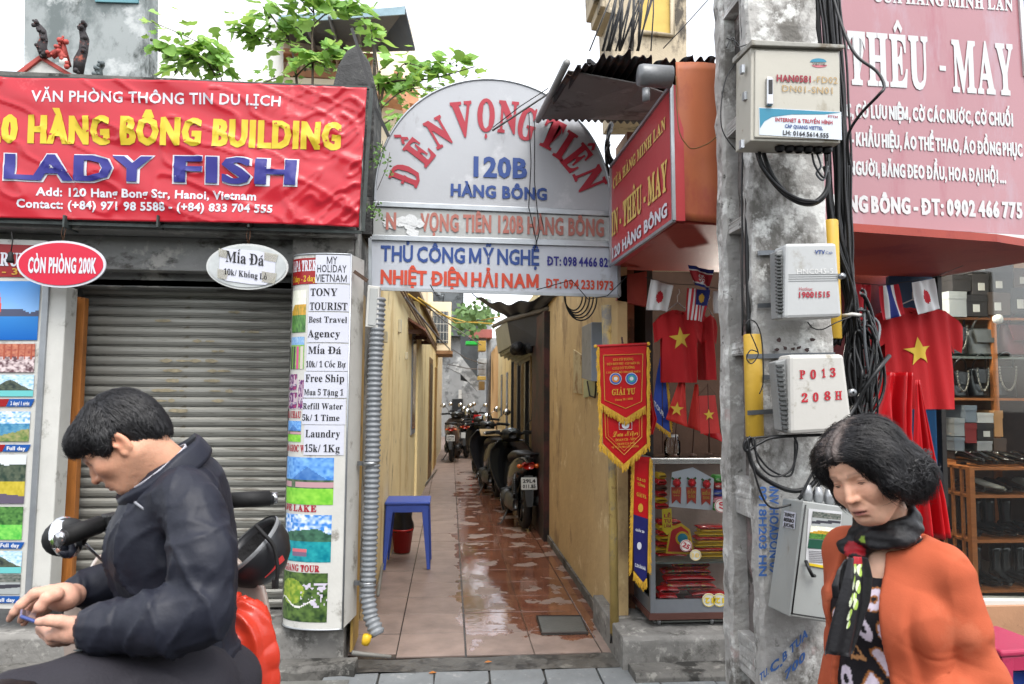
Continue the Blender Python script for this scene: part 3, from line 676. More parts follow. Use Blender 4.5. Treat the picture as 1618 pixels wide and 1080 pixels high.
ts = thing('curved_sign', 'tall white half-round tour sign covered with printed paper labels', 'sign', P(500, 990, 4.0))
rT = .246/1.25; cT = V((P(464, 430, Yt).x+.246-.045, Yt, 0))
zb, zt = P(500, 992, 4.0).z, P(505, 402, 4.0).z
W_ = 2*rT
tilt = (P(468, 402, Yt).x-P(468, 985, Yt).x)*0
def tf(u, z, off=0):
    """u = 0..1 across the half-round face (left edge to right edge)"""
    a = math.pi*(1.0-u*.80)
    a = math.pi*(1.02-.64*u)
    rr_ = rT*1.25+off; return V((cT.x+.045+rr_*math.cos(a)*1.0, Yt-rr_*math.sin(a)*.55, z))
mb = MB(); mb.grid(lambda u, v: tf(u, zb+(zt-zb)*v), 20, 2); xr_ = tf(1, 0)
mb.bx(tf(0, 0).x, xr_.x+.0, Yt+.02, Yt+.05, zb, zt); mb.add([tf(i/20, zb) for i in range(21)]+[V((xr_.x, Yt+.03, zb)), V((tf(0, 0).x, Yt+.03, zb))], [tuple(range(23))]); mb.add([tf(i/20, zt) for i in range(21)]+[V((xr_.x, Yt+.03, zt)), V((tf(0, 0).x, Yt+.03, zt))], [tuple(range(23))[::-1]])
mb.build('white_casing', white_p, ts)
mb = MB(); mb.tube([tf(1, zb), tf(1, zt)], .006, n=6); mb.tube([tf(i/20, zb) for i in range(21)], .005, n=6); mb.tube([tf(i/20, zt) for i in range(21)], .005, n=6); mb.build('edge_strip', alu, ts)
sf = MB(); e1 = tf(1, 0); sf.slab([V((e1.x, e1.y, zb)), V((e1.x+.05, Yt+.05, zb+.02)), V((e1.x+.05, Yt+.05, zt)), V((e1.x, e1.y, zt))], (-.004, .004, 0)); sf.build('side_panel', white_p, ts)
def zr(py): return P(500, py, 4.0).z
def upx(px, py):
    best = min(((abs(_proj(tf(k/200, zr(py)))-px), k/200) for k in range(201))); return best[1]
def _proj(p):
    q = W2C.transposed().transposed() @ (p-CAM) if False else V((W2C[0][0]*0, 0, 0))
    c_ = C2W.transposed() @ (p-CAM); return 809+F*c_.x/(-c_.z)
def tpic(x0, y0, x1, y1, kd, seed=0, nx=60, ny=44):
    ua, ub = upx(x0, (y0+y1)/2), upx(x1, (y0+y1)/2); za, zb_ = zr(y1), zr(y0)
    picture(ts, lambda u, v: tf(ua+(ub-ua)*u, za+(zb_-za)*v, .003), kd, nx, ny, seed=seed)
for a in [(452, 722, 527, 796, 'lake_village'), (448, 812, 523, 886, 'babe'), (443, 903, 517, 980, 'valley'), (463, 458, 484, 525, 'plateau'), (461, 532, 481, 583, 'people'), (458, 591, 470, 617, 'market'), (457, 620, 470, 646, 'market'), (472, 600, 481, 646, 'market'), (455, 665, 476, 698, 'lake_village')]: tpic(*a)
def tpatch(name, mat, x0, y0, x1, y1, off=.004):
    ua, ub = upx(x0, (y0+y1)/2), upx(x1, (y0+y1)/2); za, zb_ = zr(y1), zr(y0); mb = MB(); mb.grid(lambda u, v: tf(ua+(ub-ua)*u, za+(zb_-za)*v, off), 12, 3); return mb.build(name, mat, ts)
def ttext(s, style, x0, yb, x1, h, mat, off=.0045, name='lettering'):
    ua, ub = upx(x0, yb), upx(x1, yb); mb = MB(); v, f, _ = tmesh(s, style); z0 = zr(yb); hh = zr(yb-h)-z0
    v, f = cutmesh(v, f, (.12, .5)); mb.add([tf(ua+(ub-ua)*p[0], z0+hh*p[1], off+p[2]) for p in v], f); return mb.build(name, mat, ts)
tpatch('red_header', red2, 464, 408, 502, 449)
ttext('SAPA TREK', 'slab', 465, 428, 501, 16, ink_white); ttext('1 day - 2 day', 'serif', 465, 445, 500, 9, ink_yel)
ttext('BA BE LAKE', 'slab', 453, 807, 500, 10, ink_red); ttext('HA GIANG TOUR', 'slab', 448, 901, 505, 10, ink_red); ttext('MAI CHAU', 'slab', 455, 660, 476, 10, ink_red); ttext('BAN GIOC W.FALL', 'slab', 453, 713, 510, 10, ink_red)
papers = [(404, 448, 499, 556, [('MY', 'sans', 418, 517, 533), ('HOLIDAY', 'sans', 431, 502, 547), ('VIETNAM', 'sans', 446, 500, 547)]),
          (450, 492, 489, 554, [('TONY', 'serif', 468, 492, 533), ('TOURIST', 'serif', 490, 491, 548)]),
          (494, 541, 487, 552, [('Best Travel', 'serif', 510, 489, 548), ('Agency', 'serif', 533, 488, 537)]),
          (543, 586, 485, 551, [('Mía Đá', 'serif', 559, 488, 539), ('10k/ 1 Cốc Bự', 'serif', 580, 485, 546)]),
          (587, 628, 481, 548, [('Free Ship', 'serif', 603, 484, 543), ('Mua 5 Tặng 1', 'serif', 624, 482, 542)]),
          (630, 670, 479, 546, [('Refill Water', 'serif', 646, 480, 541), ('5k/ 1 Time', 'serif', 664, 479, 536)]),
          (671, 718, 481, 543, [('Laundry', 'serif', 690, 484, 537), ('15k/ 1Kg', 'serif', 713, 483, 536)])]
for (y0, y1, x0, x1, lines) in papers:
    tpatch('paper_label', paper, x0, y0, x1, y1, .0055)
    for (s, st, yb, a, b) in lines: ttext(s, st, a, yb, b, 9.5 if len(s) > 9 else 11.5, ink_black, .008)
mb = MB(); mb.box(P(570, 436, 3.98), (.09, .012, .02), Matrix.Rotation(R(35), 3, 'Y')); mb.build('bracket', M('rusty_bracket', (86, 66, 52), .7, .3, var=.4), ts)
cp = thing('conduit_pipe', 'grey corrugated plastic conduit running down the pillar to the ground', 'pipe', P(588, 1004, 4.05))
path = [P(598, 470, 4.09), P(592, 600, 4.09), P(588, 760, 4.09), P(583, 900, 4.09), P(581, 940, 4.08), P(586, 975, 4.06), P(597, 1003, 4.03)]
pts = []; rs = []; n = 0
tot = [0]
for i in range(len(path)-1): tot.append(tot[-1]+(path[i+1]-path[i]).length)
NN = 4*66
for k in range(NN+1):
    s = tot[-1]*k/NN; i = max(j for j in range(len(tot)) if tot[j] <= s+1e-9); i = min(i, len(path)-2); pts.append(path[i].lerp(path[i+1], (s-tot[i])/(tot[i+1]-tot[i]))); rs.append([.036, .043, .0435, .036][k % 4])
mb = MB(); mb.tube(pts, rs, n=16); mb.build('corrugated_hose', M('grey_pvc', (128, 132, 136), .45, var=.1, dirt=[((96, 94, 88), .2, 6)], bump=.05), cp)
for py in (732, 921):
    p = P(586 if py < 800 else 581, py, 4.09); mb = MB(); mb.lathe(p-V((0, 0, .012)), [(.045, 0), (.047, .001), (.047, .023), (.045, .024)], 20); mb.bx(p.x-.075, p.x-.03, p.y, p.y+.02, p.z-.012, p.z+.012); mb.build('metal_clip', steel, cp)
jb = thing('cable_trunking', 'narrow white cable box above the corrugated conduit', 'cable box', P(588, 526, 4.1))
MB().slab(q4(YP(4.05), [(577, 516), (597, 518), (600, 452), (581, 450)]), (0, .08, 0)).build('box', white_p, jb, bev=.004)
mb = MB(); mb.slab(q4(YP(4.045), [(581, 513), (594, 515), (597, 455), (585, 454)]), (0, .006, 0)); mb.build('cover', M('trunking_cover', (176, 178, 176), .5, var=.06), jb, bev=.003)
mb = MB(); p = P(577, 1011, 3.99); mb.lathe(p-V((0, 0, .022)), [(.0, -.004), (.02, 0), (.024, .02), (.024, .05), (.0, .056)], 14, ax=(.25, -.1, 1)); mb.build('end_cap', M('yellow_plastic', (214, 172, 34), .45, var=.1), cp)
mb = MB(); mb.tube([P(556, 1031, 3.93), P(575, 1033, 3.95), P(618, 1037, 3.93)], [.012, .012, .008], n=8); mb.build('loose_pipe', M('dull_pipe', (120, 118, 112), .6), label='short grey pipe lying on the pavement at the alley mouth', cat='pipe')
mb = MB(); mb.tube([P(597, 940, 4.9), PZ(606, 880, .04), PZ(640, 805, .04), PZ(690, 742, .04)], .012, n=8); mb.build('floor_pipe', M('dull_pipe', (120, 118, 112), .6), label='thin grey pipe along the foot of the yellow alley wall', cat='pipe')
# ================================================================ arched alley sign
Ya = 4.28; ap = YP(Ya)
ar = thing('arch_sign', 'grey arched sign reading ĐỀN VỌNG TIÊN over the alley entrance', 'sign', P(775, 470, Ya))
sgm = M('grey_sign_face', (176, 178, 182), .42, var=.05, scale=2, bump=.05, dirt=[((150, 150, 150), .22, 5, (1, 1, .35)), ((196, 197, 200), .25, 3)])
top = []
for i in range(41):
    t = i/40; x = 592+(966-592)*t; a = math.pi*(1-t);
    cx = 779+187*math.cos(a); yb = 316+(334-316)*(cx-592)/374; top.append(ap(cx, yb-200*math.sin(a)**.92))
MB().slab([ap(592, 318), ap(966, 334)]+top[::-1][1:-1], (0, .05, 0)).build('arch_panel', sgm, ar)
mb = MB(); mb.tube(top, .008, n=6, cap=False); mb.build('arch_rim', alu, ar)
mb = MB(); mb.slab(q4(ap, [(590, 326), (590, 318), (966, 333), (966, 342)], .012), (0, .05, 0)); mb.build('rail', alu, ar, bev=.003)
MB().slab(q4(ap, [(590, 372), (590, 327), (966, 343), (966, 382)]), (0, .05, 0)).build('middle_panel', M('faded_sign_face', (170, 172, 170), .4, var=.06, bump=.04, dirt=[((196, 200, 198), .3, 4)]), ar)
mb = MB(); mb.slab(q4(ap, [(588, 380), (588, 371), (968, 381), (968, 392)], .014), (0, .05, 0)); mb.build('rail', alu, ar, bev=.003)
MB().slab(q4(ap, [(588, 456), (588, 380), (974, 392), (974, 468)], .03), (0, .07, 0)).build('lower_panel', M('pale_lower_panel', (186, 190, 198), .35, var=.05, bump=.03, dirt=[((160, 160, 160), .2, 5)]), ar)
mb = MB(); fr = q4(ap, [(586, 378), (975, 390), (976, 469), (586, 457)], .036)
for i in range(4):
    a, b = fr[i], fr[(i+1) % 4]; mb.tube([a, b], .013, n=4, smooth=False)
mb.build('frame', alu, ar)
for (ch, cx, cy, ang, h, wd) in [('Đ', 641, 276, 70, 44, 30), ('Ề', 663, 240, 53, 44, 30), ('N', 693, 209, 30, 44, 33), ('V', 731, 188, 8, 52, 36), ('Ọ', 768, 182, 0, 48, 29), ('N', 803, 185, -3, 48, 33), ('G', 833, 196, -12, 48, 30),
                         ('T', 871, 212, -25, 46, 34), ('I', 893, 230, -32, 46, 20), ('Ê', 911, 250, -50, 46, 30), ('N', 932, 283, -66, 44, 36)]:
    v, f, _ = glyph(ch, 'slab'); c0 = ap(cx, cy, .006); sc = (ap(cx, cy-1)-ap(cx, cy)).z; hh = h*sc; ww = wd*sc; a = R(ang)
    x0, x1 = 0, _; mbx = []
    bw = {'Đ': raw(mathch('D', 'slab'), .022)[0], 'Ề': raw(mathch('E', 'slab'), .022)[0], 'Ọ': raw(mathch('O', 'slab'), .022)[0], 'Ê': raw(mathch('E', 'slab'), .022)[0]}.get(ch)
    for k_, dx in enumerate((0,)):
        for p in v:
            u_ = (p[0]-_/2+dx)/_*ww*.93; w_ = (p[1]-.34)/.68*hh; mbx.append(c0+V((u_*math.cos(a)-w_*math.sin(a), -p[2], u_*math.sin(a)+w_*math.cos(a))))
    MB().add(mbx, [[i+k_*len(v) for i in q] for k_ in range(1) for q in f]).build('letter', ink_red, ar)
def L1(parent, pl, mat, *a, name='lettering', **k):
    mb = MB(); lett(mb, pl, *a, **k); return mb.build(name, mat, parent)
L1(ar, ap, ink_blue, '120B', 'fat', 748, 278, 833, 281, 31, off=.006)
L1(ar, ap, ink_blue, 'HÀNG BÔNG', 'fat', 712, 309, 864, 316, 19, off=.006)
L1(ar, ap, ink_faded, 'VỌNG TIÊN 120B', 'fat', 664, 364, 827, 368, 27, off=.006); L1(ar, ap, ink_faded, 'HÀNG BÔNG', 'fat', 833, 369, 954, 373, 27, off=.006)
mb = MB(); rr = random.Random(3)
for i in range(9):
    cx, cy = rr.uniform(604, 662), rr.uniform(338, 368); mb.slab([ap(cx+rr.uniform(.6, 1)*13*math.cos(a), cy+rr.uniform(.5, 1)*9*math.sin(a), .0062+i*.0003) for a in [k*math.pi/5 for k in range(10)]], (0, -.0001, 0))
mb.build('peeling_film', M('silver_film', (214, 216, 216), .25, var=.1, bump=.3), ar)
L1(ar, ap, ink_faded, 'N', 'fat', 610, 362, 626, 362, 26, off=.0125)
L1(ar, ap, ink_blue, 'THỦ CÔNG MỸ NGHỆ', 'black', 602, 413, 851, 420, 24, off=.034); L1(ar, ap, ink_navy, 'ĐT: 098 4466 829', 'fat', 863, 420, 966, 423, 14, off=.034)
L1(ar, ap, ink_orange, 'NHIỆT ĐIỆN HẢI NAM', 'fat', 602, 449, 850, 456, 22, off=.034); L1(ar, ap, ink_orange, 'ĐT: 094 233 1973', 'fat', 861, 455, 967, 459, 14, off=.034)
mb = MB()
for pts in ([(835, 180, 0), (838, 260, .02), (834, 330, .03), (846, 388, .05)], [(844, 190, 0), (843, 290, .03), (850, 370, .05), (842, 400, .06)], [(778, 205, .02), (820, 175, .05), (862, 152, .1)], [(680, 452, .05), (690, 470, .06), (702, 468, .08), (700, 480, .08)], [(846, 460, .05), (900, 445, .05), (925, 475, .06), (955, 470, .06), (985, 440, .08)]):
    mb.tube([ap(x, y, .02+o) for x, y, o in pts], .003, n=5)
mb.build('loose_wire', rubber, label='thin black wires dangling across the arched sign', cat='wire')
# ================================================================ alley walls
yel = M('yellow_render', (232, 214, 164), .85, var=.08, scale=3, dirt=[((204, 178, 124), .36, 1.8, (1, 1, .35)), ((150, 130, 100), .16, 3.5, (1, 1, .5)), ((112, 98, 82), .06, 7)], bump=.3, bscale=22)
yel2 = M('stained_ochre_render', (184, 158, 114), .85, var=.1, scale=3, dirt=[((146, 122, 88), .36, 2.0, (1, 1, .6)), ((210, 190, 148), .2, 4)], bump=.35, bscale=22)
cream = M('cream_render', (222, 208, 176), .85, var=.1, scale=2, dirt=[((180, 164, 130), .25, 2, (1, 1, .4))], bump=.2)
dkgrey = M('grey_wall', (140, 142, 142), .85, var=.15, scale=2, dirt=[((96, 98, 98), .4, 2), ((176, 178, 176), .25, 3)], bump=.3)
XL = lambda y: -.57+.0255*(y-5.0); XR = lambda y: 1.02+max(0, y-7.5)*.0135
def wallstrip(mb, xf, y0, y1, z0, z1a, z1b, t):
    a, b, c_, d = V((xf(y0), y0, z0)), V((xf(y1), y1, z0)), V((xf(y1), y1, z1b)), V((xf(y0), y0, z1a)); mb.slab([a, b, c_, d], (t, 0, 0))
lw = thing('yellow_building', 'long yellow rendered building along one side of the alley', 'building', (-.8, 7, 0))
mb = MB(); wallstrip(mb, XL, 4.86, 9.6, 0, 2.62, 2.62, -.3); mb.build('wall', yel, lw)
mb = MB(); wallstrip(mb, lambda y: XL(y)+.03, 9.6, 15.5, 0, 2.72, 2.6, -.3); mb.build('wall', yel, lw)
mb = MB(); wallstrip(mb, lambda y: XL(y), 15.5, 19, 0, 2.6, 2.6, -.3); mb.build('wall', cream, lw)
mb = MB(); mb.bx(-.86, -.575, 4.86, 5.05, 0, 2.35); mb.bx(-.57, -.545, 4.87, 4.99, 0, 2.75); mb.build('corner_pier', yel2, lw, bev=.004)
def lquad(y0, y1, z0, z1, off): return [V((XL(y0)+off, y0, z0)), V((XL(y1)+off, y1, z0)), V((XL(y1)+off, y1, z1)), V((XL(y0)+off, y0, z1))]
pane_d = M('dark_window_glass', (60, 66, 72), .12, var=.2, spec=.7)
wnd = MB().slab(lquad(8.8, 9.45, .98, 2.25, .012), (-.03, 0, 0)).build('window', M('grey_window_frame', (150, 154, 160), .5), lw, bev=.003); MB().slab(lquad(8.87, 9.38, 1.05, 2.18, .016), (-.01, 0, 0)).build('pane', pane_d, wnd)
dr = MB().slab(lquad(12.2, 13.2, .02, 2.1, .045), (-.03, 0, 0)).build('door', M('brown_door', (120, 92, 56), .6), lw, bev=.003); MB().slab(lquad(12.28, 13.12, .3, 2.0, .05), (-.008, 0, 0)).build('panel', M('dark_brown_panel', (76, 62, 46), .6), dr)
dr = MB().slab(lquad(14.2, 15.0, .02, 2.0, .045), (-.03, 0, 0)).build('door', M('ochre_door', (150, 116, 60), .6), lw, bev=.003)
mb = MB(); mb.slab([V((XL(8.2)-.05, 8.2, 2.36)), V((XL(10.2)-.05, 10.2, 2.3)), V((XL(10.2)+.2, 10.2, 2.16)), V((XL(8.2)+.2, 8.2, 2.2))], (0, 0, .03)); rf = mb.build('window_hood', M('rust_hood', (124, 82, 66), .7, var=.25, dirt=[((70, 50, 44), .3, 4)]), lw)
for k in range(3): MB().box((XL(8.3+k*.9)+.06, 8.3+k*.9, 2.2), (.2, .03, .05)).build('bracket', M('rust_hood2', (92, 66, 56), .7), rf)
mb = MB(); mb.slab([V((XL(5.2)-.3, 5.2, 2.9)), V((XL(18)-.3, 18, 2.7)), V((XL(18)+.1, 18, 2.58)), V((XL(5.2)+.1, 5.2, 2.72))], (0, 0, .05)); mb.build('eave', M('eave_wood', (124, 98, 74), .7, var=.2), lw)
mb = MB();
for k in range(3): mb.tube([V((XL(5)+.04, 5.+k*.1, 2.62-k*.05)), V((XL(9)+.05, 9, 2.5-k*.05)), V((XL(16)+.04, 16, 2.45-k*.06))], .012, n=6)
mb.build('wall_pipe', M('wall_pipe', (132, 108, 84), .6), lw)
for i, (y, z, s) in enumerate([(5.9, 1.95, .07), (7.1, 2.15, .1), (7.9, 1.9, .06), (10.6, 1.4, .06)]):
    MB().box((XL(y)+.015, y, z), (.03, s, s*1.3)).build('wall_box', M('ivory_plastic', (206, 198, 172), .5), lw, bev=.004)
ub = thing('pale_tall_building', 'bright cream upper storeys rising above the yellow alley wall', 'building', (-1.2, 13, 2.6))
mb = MB(); wallstrip(mb, lambda y: XL(y)-.12, 10.5, 16, 2.66, 3.7, 3.7, -2); mb.build('wall', cream, ub)
x_ = XL(15)-.1; bw_ = MB().bx(x_, x_+.42, 14.6, 15.8, 2.35, 3.35).build('bay_window', cream, ub, bev=.01)
fy = 14.58; fr_ = MB().bx(x_+.04, x_+.36, fy, fy+.01, 2.5, 3.15).build('window', pane_d, ub)
for k in range(5): MB().bx(x_+.06+k*.068, x_+.067+k*.068, fy-.02, fy-.01, 2.5, 3.15).build('bar', white_p, fr_)
for k in range(4): MB().bx(x_+.04, x_+.36, fy-.025, fy-.021, 2.55+k*.17, 2.56+k*.17).build('bar', white_p, fr_)
MB().bx(x_-.05, x_+.46, 14.5, 15.9, 2.28, 2.345).build('ledge', M('ledge_brown', (150, 112, 76), .7), ub)
eb = thing('end_building', 'grey stained wall with a dark doorway closing the alley', 'building', (.5, 24.6, 0))
MB().bx(-1.6, 2.6, 24.6, 24.9, 0, 3.4).build('wall', dkgrey, eb)
MB().bx(-1.0, 1.4, 24.4, 26, 3.4, 4.3).build('upper_wall', M('dark_mottled_wall', (86, 90, 92), .85, var=.4, scale=2, dirt=[((40, 44, 44), .4, 1.6), ((170, 176, 178), .2, 3)], bump=.2), eb)
dr = MB().bx(P(714, 660, 24.5).x, P(731, 660, 24.5).x, 24.52, 24.59, 0, P(720, 630, 24.5).z).build('door', M('dark_doorway', (30, 32, 34), .7), eb); MB().bx(P(724, 660, 24.5).x, P(729, 660, 24.5).x, 24.5, 24.515, 1.3, 1.6).build('notice', white_p, dr)
mb = MB()
mb.slab([P(706, 580, 22), P(728, 562, 22), P(762, 606, 22), P(755, 618, 22), P(728, 590, 22)], (0, .6, 0)); mb.build('stair_slab', dkgrey, eb)
MB().bx(-1.0, .42, 24.0, 24.38, 3.4, 5.6).build('side_block', M('dark_mottled_wall', (86, 90, 92)), eb)
cb = thing('far_balcony_house', 'narrow house with stacked balconies and plants at the far end of the alley', 'building', P(745, 600, 21.5))
dm = M('dark_balcony', (62, 66, 68), .8, var=.4, scale=3)
mb = MB(); mb.slab([P(728, 600, 22.5), P(757, 606, 22.5), P(754, 500, 22.5), P(728, 482, 22.5)], (0, .6, 0)); mb.build('wall', dm, cb)
for (x0, y0, x1, y1, c_, Y_) in [(741, 520, 778, 533, (150, 84, 78), 20), (736, 539, 762, 544, (30, 170, 60), 19.5), (756, 538, 768, 554, (170, 140, 60), 19), (755, 566, 769, 574, (180, 184, 186), 20), (755, 576, 768, 592, (150, 152, 154), 20), (755, 594, 768, 600, (200, 170, 90), 19.6), (757, 602, 766, 616, (130, 104, 60), 19.6), (742, 533, 770, 537, (120, 120, 140), 20.2)]:
    a = P(x0, y1, Y_); b = P(x1, y0, Y_); MB().bx(a.x, b.x, Y_, Y_+.5, a.z, b.z).build('balcony', M('balcony_%d_%d_%d' % c_, c_, .7, var=.2), cb, bev=.01)
mb = MB(); a = P(771, 700, 20.5); mb.cyl((a.x, 20.5, 0), (a.x, 20.5, 4.2), .07, n=8); mb.build('alley_post', M('post_grey', (130, 132, 134), .7, var=.3), label='slim grey post at the far corner of the alley', cat='post')
nw = thing('ochre_building', 'stained ochre wall beside the alley entrance next to the flag shop', 'building', (1.2, 5.5, 0))
mb = MB(); mb.slab([V((1.02, 4.3, 0)), V((1.02, 7.45, 0)), V((1.02, 7.45, 2.7)), V((1.02, 4.3, 2.7))], (.06, 0, 0)); mb.build('wall', yel2, nw)
mb = MB(); mb.slab([V((1.0, 4.35, -.01)), V((1.0, 7.45, -.01)), V((1.0, 7.45, .07)), V((1.0, 4.35, .07))], (.02, 0, 0)); mb.build('skirting', conc_dark, nw)
rh = thing('yellow_house', 'yellow house with tall glazed doors behind the parked scooters', 'building', (1.3, 11, 0))
def rquad(y0, y1, z0, z1, off=0): return [V((XR(y0)-off, y0, z0)), V((XR(y1)-off, y1, z0)), V((XR(y1)-off, y1, z1)), V((XR(y0)-off, y0, z1))]
mb = MB(); mb.slab(rquad(8.4, 17.2, 0, .45), (.3, 0, 0)); mb.slab(rquad(8.4, 17.2, 2.3, 2.75), (.3, 0, 0)); mb.slab(rquad(12.6, 17.2, .45, 2.3), (.3, 0, 0)); mb.slab(rquad(8.42, 12.6, .45, 2.3, -.25), (.05, 0, 0)); mb.build('wall', yel, rh)
mb = MB(); mb.slab(rquad(17.2, 24, 0, 2.7), (.3, 0, 0)); mb.build('wall', M('peach_render', (216, 170, 110), .85, var=.1, bump=.2), rh)
gl = M('dusty_glass', (150, 160, 150), .15, var=.15, scale=3, spec=.7); fw = M('door_frame_wood', (150, 124, 84), .6, var=.2)
for k in range(6):
    y = 8.5+k*.68; d_ = MB().slab(rquad(y, y+.62, .02, 2.25, -.02), (.05, 0, 0)).build('glazed_door', fw if k % 3 != 2 else M('grey_door', (176, 176, 168), .6), rh, bev=.004)
    MB().slab(rquad(y+.08, y+.54, .55, 2.15, -.012), (.01, 0, 0)).build('pane', gl if k % 2 == 0 else pane_d, d_); MB().slab(rquad(y+.08, y+.54, .1, .45, -.012), (.01, 0, 0)).build('panel', fw, d_)
for k in range(7): mb = MB(); mb.slab(rquad(8.44+k*.68, 8.5+k*.68, .0, 2.3, .02), (.08, 0, 0)); mb.build('door_post', black if k % 2 == 0 else fw, rh)
mb = MB(); mb.slab(rquad(8.4, 12.6, 2.25, 2.33, .05), (.08, 0, 0)); mb.build('door_head', M('rust_hood', (124, 82, 66)), rh)
for y in (13.6, 15.4): MB().slab(rquad(y, y+.5, 1.0 if y > 15 else 0.05, 1.9, .012), (.02, 0, 0)).build('window' if y > 15 else 'door', pane_d, rh)
ubr = thing('upper_yellow_wall', 'upper yellow wall above the glazed doors', 'wall', (1.4, 12, 2.75)); mb = MB(); mb.slab(rquad(10.5, 24, 2.75, 3.2, -.35), (.3, 0, 0)); mb.build('wall', cream, ubr)
dp = thing('black_downpipe', 'thick black downpipe with a pale lower section beside the scooter', 'pipe', V((1.0, 7.46, 0)))
x_ = P(877, 650, 7.4).x; mb = MB(); mb.cyl((x_, 7.42, P(877, 684, 7.4).z), (x_, 7.42, 3.0), .052, n=14); mb.build('upper_pipe', M('black_gloss', (26, 28, 32), .35), dp)
mb = MB(); mb.bx(x_-.05, x_+.05, 7.38, 7.48, 0, P(877, 686, 7.4).z); mb.build('lower_casing', M('pale_casing', (176, 164, 138), .7, dirt=[((110, 100, 84), .3, 4)]), dp)
mb = MB(); mb.bx(.96, 1.02, 7.3, 8.4, 0, 2.35); mb.build('dark_door_edge', M('dark_red_brown', (70, 34, 34), .6, dirt=[((30, 26, 26), .5, 3)]), rh)
aw = thing('box_awning', 'dark boxy awning with corrugated plastic underside above the scooters', 'awning', P(840, 570, 9))
f0 = [P(801, 507, 9.2), P(869, 488, 7.5), P(869, 546, 7.5), P(808, 546, 9.2)]
MB().slab(f0, (.3, .3, 0)).build('side_panel', M('charcoal_fabric', (52, 54, 60), .7, var=.2), aw)
MB().slab([P(801, 507, 9.2), P(808, 546, 9.2), P(787, 558, 10.4), P(782, 520, 10.4)], (.03, .03, 0)).build('end_panel', M('translucent_end', (176, 176, 158), .5, var=.12), aw)
mb = MB(); a0, a1, b0, b1 = P(787, 558, 10.4), P(808, 546, 9.2), P(822, 574, 10.4), P(866, 548, 8)
mb.grid(lambda u, v: ((a0*(1-u)+a1*u)*(1-v)+(b0*(1-u)+b1*u)*v)+V((0, 0, .035*math.sin(v*2*math.pi*6))), 4, 60); mb.build('corrugated_underside', M('corrugated_plastic', (132, 134, 112), .5, var=.2), aw, solid=.006)
mb = MB(); mb.tube([P(780, 515, 10.5), P(801, 505, 9.2), P(869, 486, 7.4)], .03, n=6); mb.build('top_rail', M('rail_grey', (120, 116, 110), .6), aw)
mb = MB()
for k in range(60):
    p = P(random.uniform(812, 862), random.uniform(546, 553), random.uniform(8.2, 9)); mb.sphere(p, random.uniform(.03, .07), 7, 5)
mb.build('black_clutter', M('black_bags', (20, 20, 22), .6, bump=.6), kind='stuff')
tp_ = MB(); c4 = [P(735, 458, 10.5), P(885, 458, 6.6), P(868, 488, 7.6), P(800, 500, 10)]
tp_.grid(lambda u, v: ((c4[0]*(1-u)+c4[1]*u)*(1-v)+(c4[3]*(1-u)+c4[2]*u)*v)+V((0, 0, -.16*math.sin(math.pi*u)*(1-v*.5)+.02*math.sin(30*u+v*7))), 40, 12); tp_.build('tarpaulin', M('navy_tarpaulin', (34, 42, 62), .55, var=.2), label='navy tarpaulin sagging over the alley below the arched sign', cat='tarpaulin', solid=.004)
acab = thing('alley_cables', 'yellow and grey cables strung across the alley', 'cables', P(700, 520, 12))
ym = M('yellow_cable', (196, 160, 60), .6); gm = M('grey_cable', (120, 120, 124), .6)
for (m_, pts) in [(ym, [(645, 465, 7), (690, 495, 11), (735, 508, 14), (790, 512, 12)]), (ym, [(660, 470, 8), (720, 510, 13), (760, 506, 15), (790, 500, 12)]), (gm, [(660, 470, 8), (700, 505, 12), (760, 545, 18)]), (gm, [(640, 470, 7), (690, 530, 10), (712, 553, 15)]), (gm, [(710, 548, 16), (735, 565, 18), (765, 575, 20)]), (gm, [(708, 575, 16), (740, 582, 18), (765, 583, 20)])]:
    mb = MB(); mb.tube([P(*p) for p in pts], .012, n=5); mb.build('cable', m_, acab)
eb_ = thing('meter_box', 'grey metal meter box mounted on the ochre wall', 'meter box', V((1.0, 5.4, 1.6)))
xm = .93
MB().slab([PX(919, 516, xm), PX(919, 597, xm), PX(934, 602, xm), PX(934, 509, xm)], (.09, 0, 0)).build('box', M('box_grey', (150, 150, 148), .6, var=.15, dirt=[((110, 100, 90), .2, 9)]), eb_, bev=.004)
a = PX(934, 602, xm); b = PX(934, 509, xm); MB().bx(xm, 1.02, a.y-.02, a.y-.001, a.z, b.z).build('door', M('box_blue_grey', (140, 152, 168), .5, var=.08), eb_, bev=.003)
mb = MB(); mb.tube([PX(928, 602, .99), PX(932, 625, .99), PX(940, 628, .99), PX(942, 600, .97)], .006, n=5); mb.build('cable', rubber, eb_)
mp_ = thing('patched_panel', 'peeling pale panels on the ochre wall below the meter box', 'panel', V((1.01, 5.6, 1.3)))
MB().slab([PX(906, 552, 1.01), PX(906, 620, 1.01), PX(918, 622, 1.01), PX(918, 560, 1.01)], (.01, 0, 0)).build('panel', M('pale_patch', (196, 180, 140), .8, dirt=[((150, 120, 80), .4, 6)]), mp_)
MB().slab([PX(922, 600, 1.005), PX(922, 628, 1.005), PX(941, 624, 1.005), PX(941, 598, 1.005)], (.01, 0, 0)).build('panel', M('greenish_patch', (176, 176, 132), .8), mp_)
yp = thing('yellow_pipe', 'slim rust-stained yellow pipe standing at the corner of the ochre wall', 'pipe', P(971, 1005, 4.22))
ypm = M('stained_yellow_pipe', (186, 160, 96), .6, var=.2, scale=4, dirt=[((120, 116, 110), .38, 3, (1, 1, .7)), ((110, 76, 44), .2, 7)])
mb = MB(); mb.tube([P(971, 1003, 4.2), P(968, 735, 4.2), P(962, 640, 4.2), P(958, 482, 4.2)], [.026, .026, .028, .03], n=14); mb.build('pipe', ypm, yp)
mb = MB()
for k in range(6): a = P(966+k*2, 1001, 4.19); mb.tube([a, a+V((random.uniform(-.01, .01), -.01, -.05))], .006, n=5)
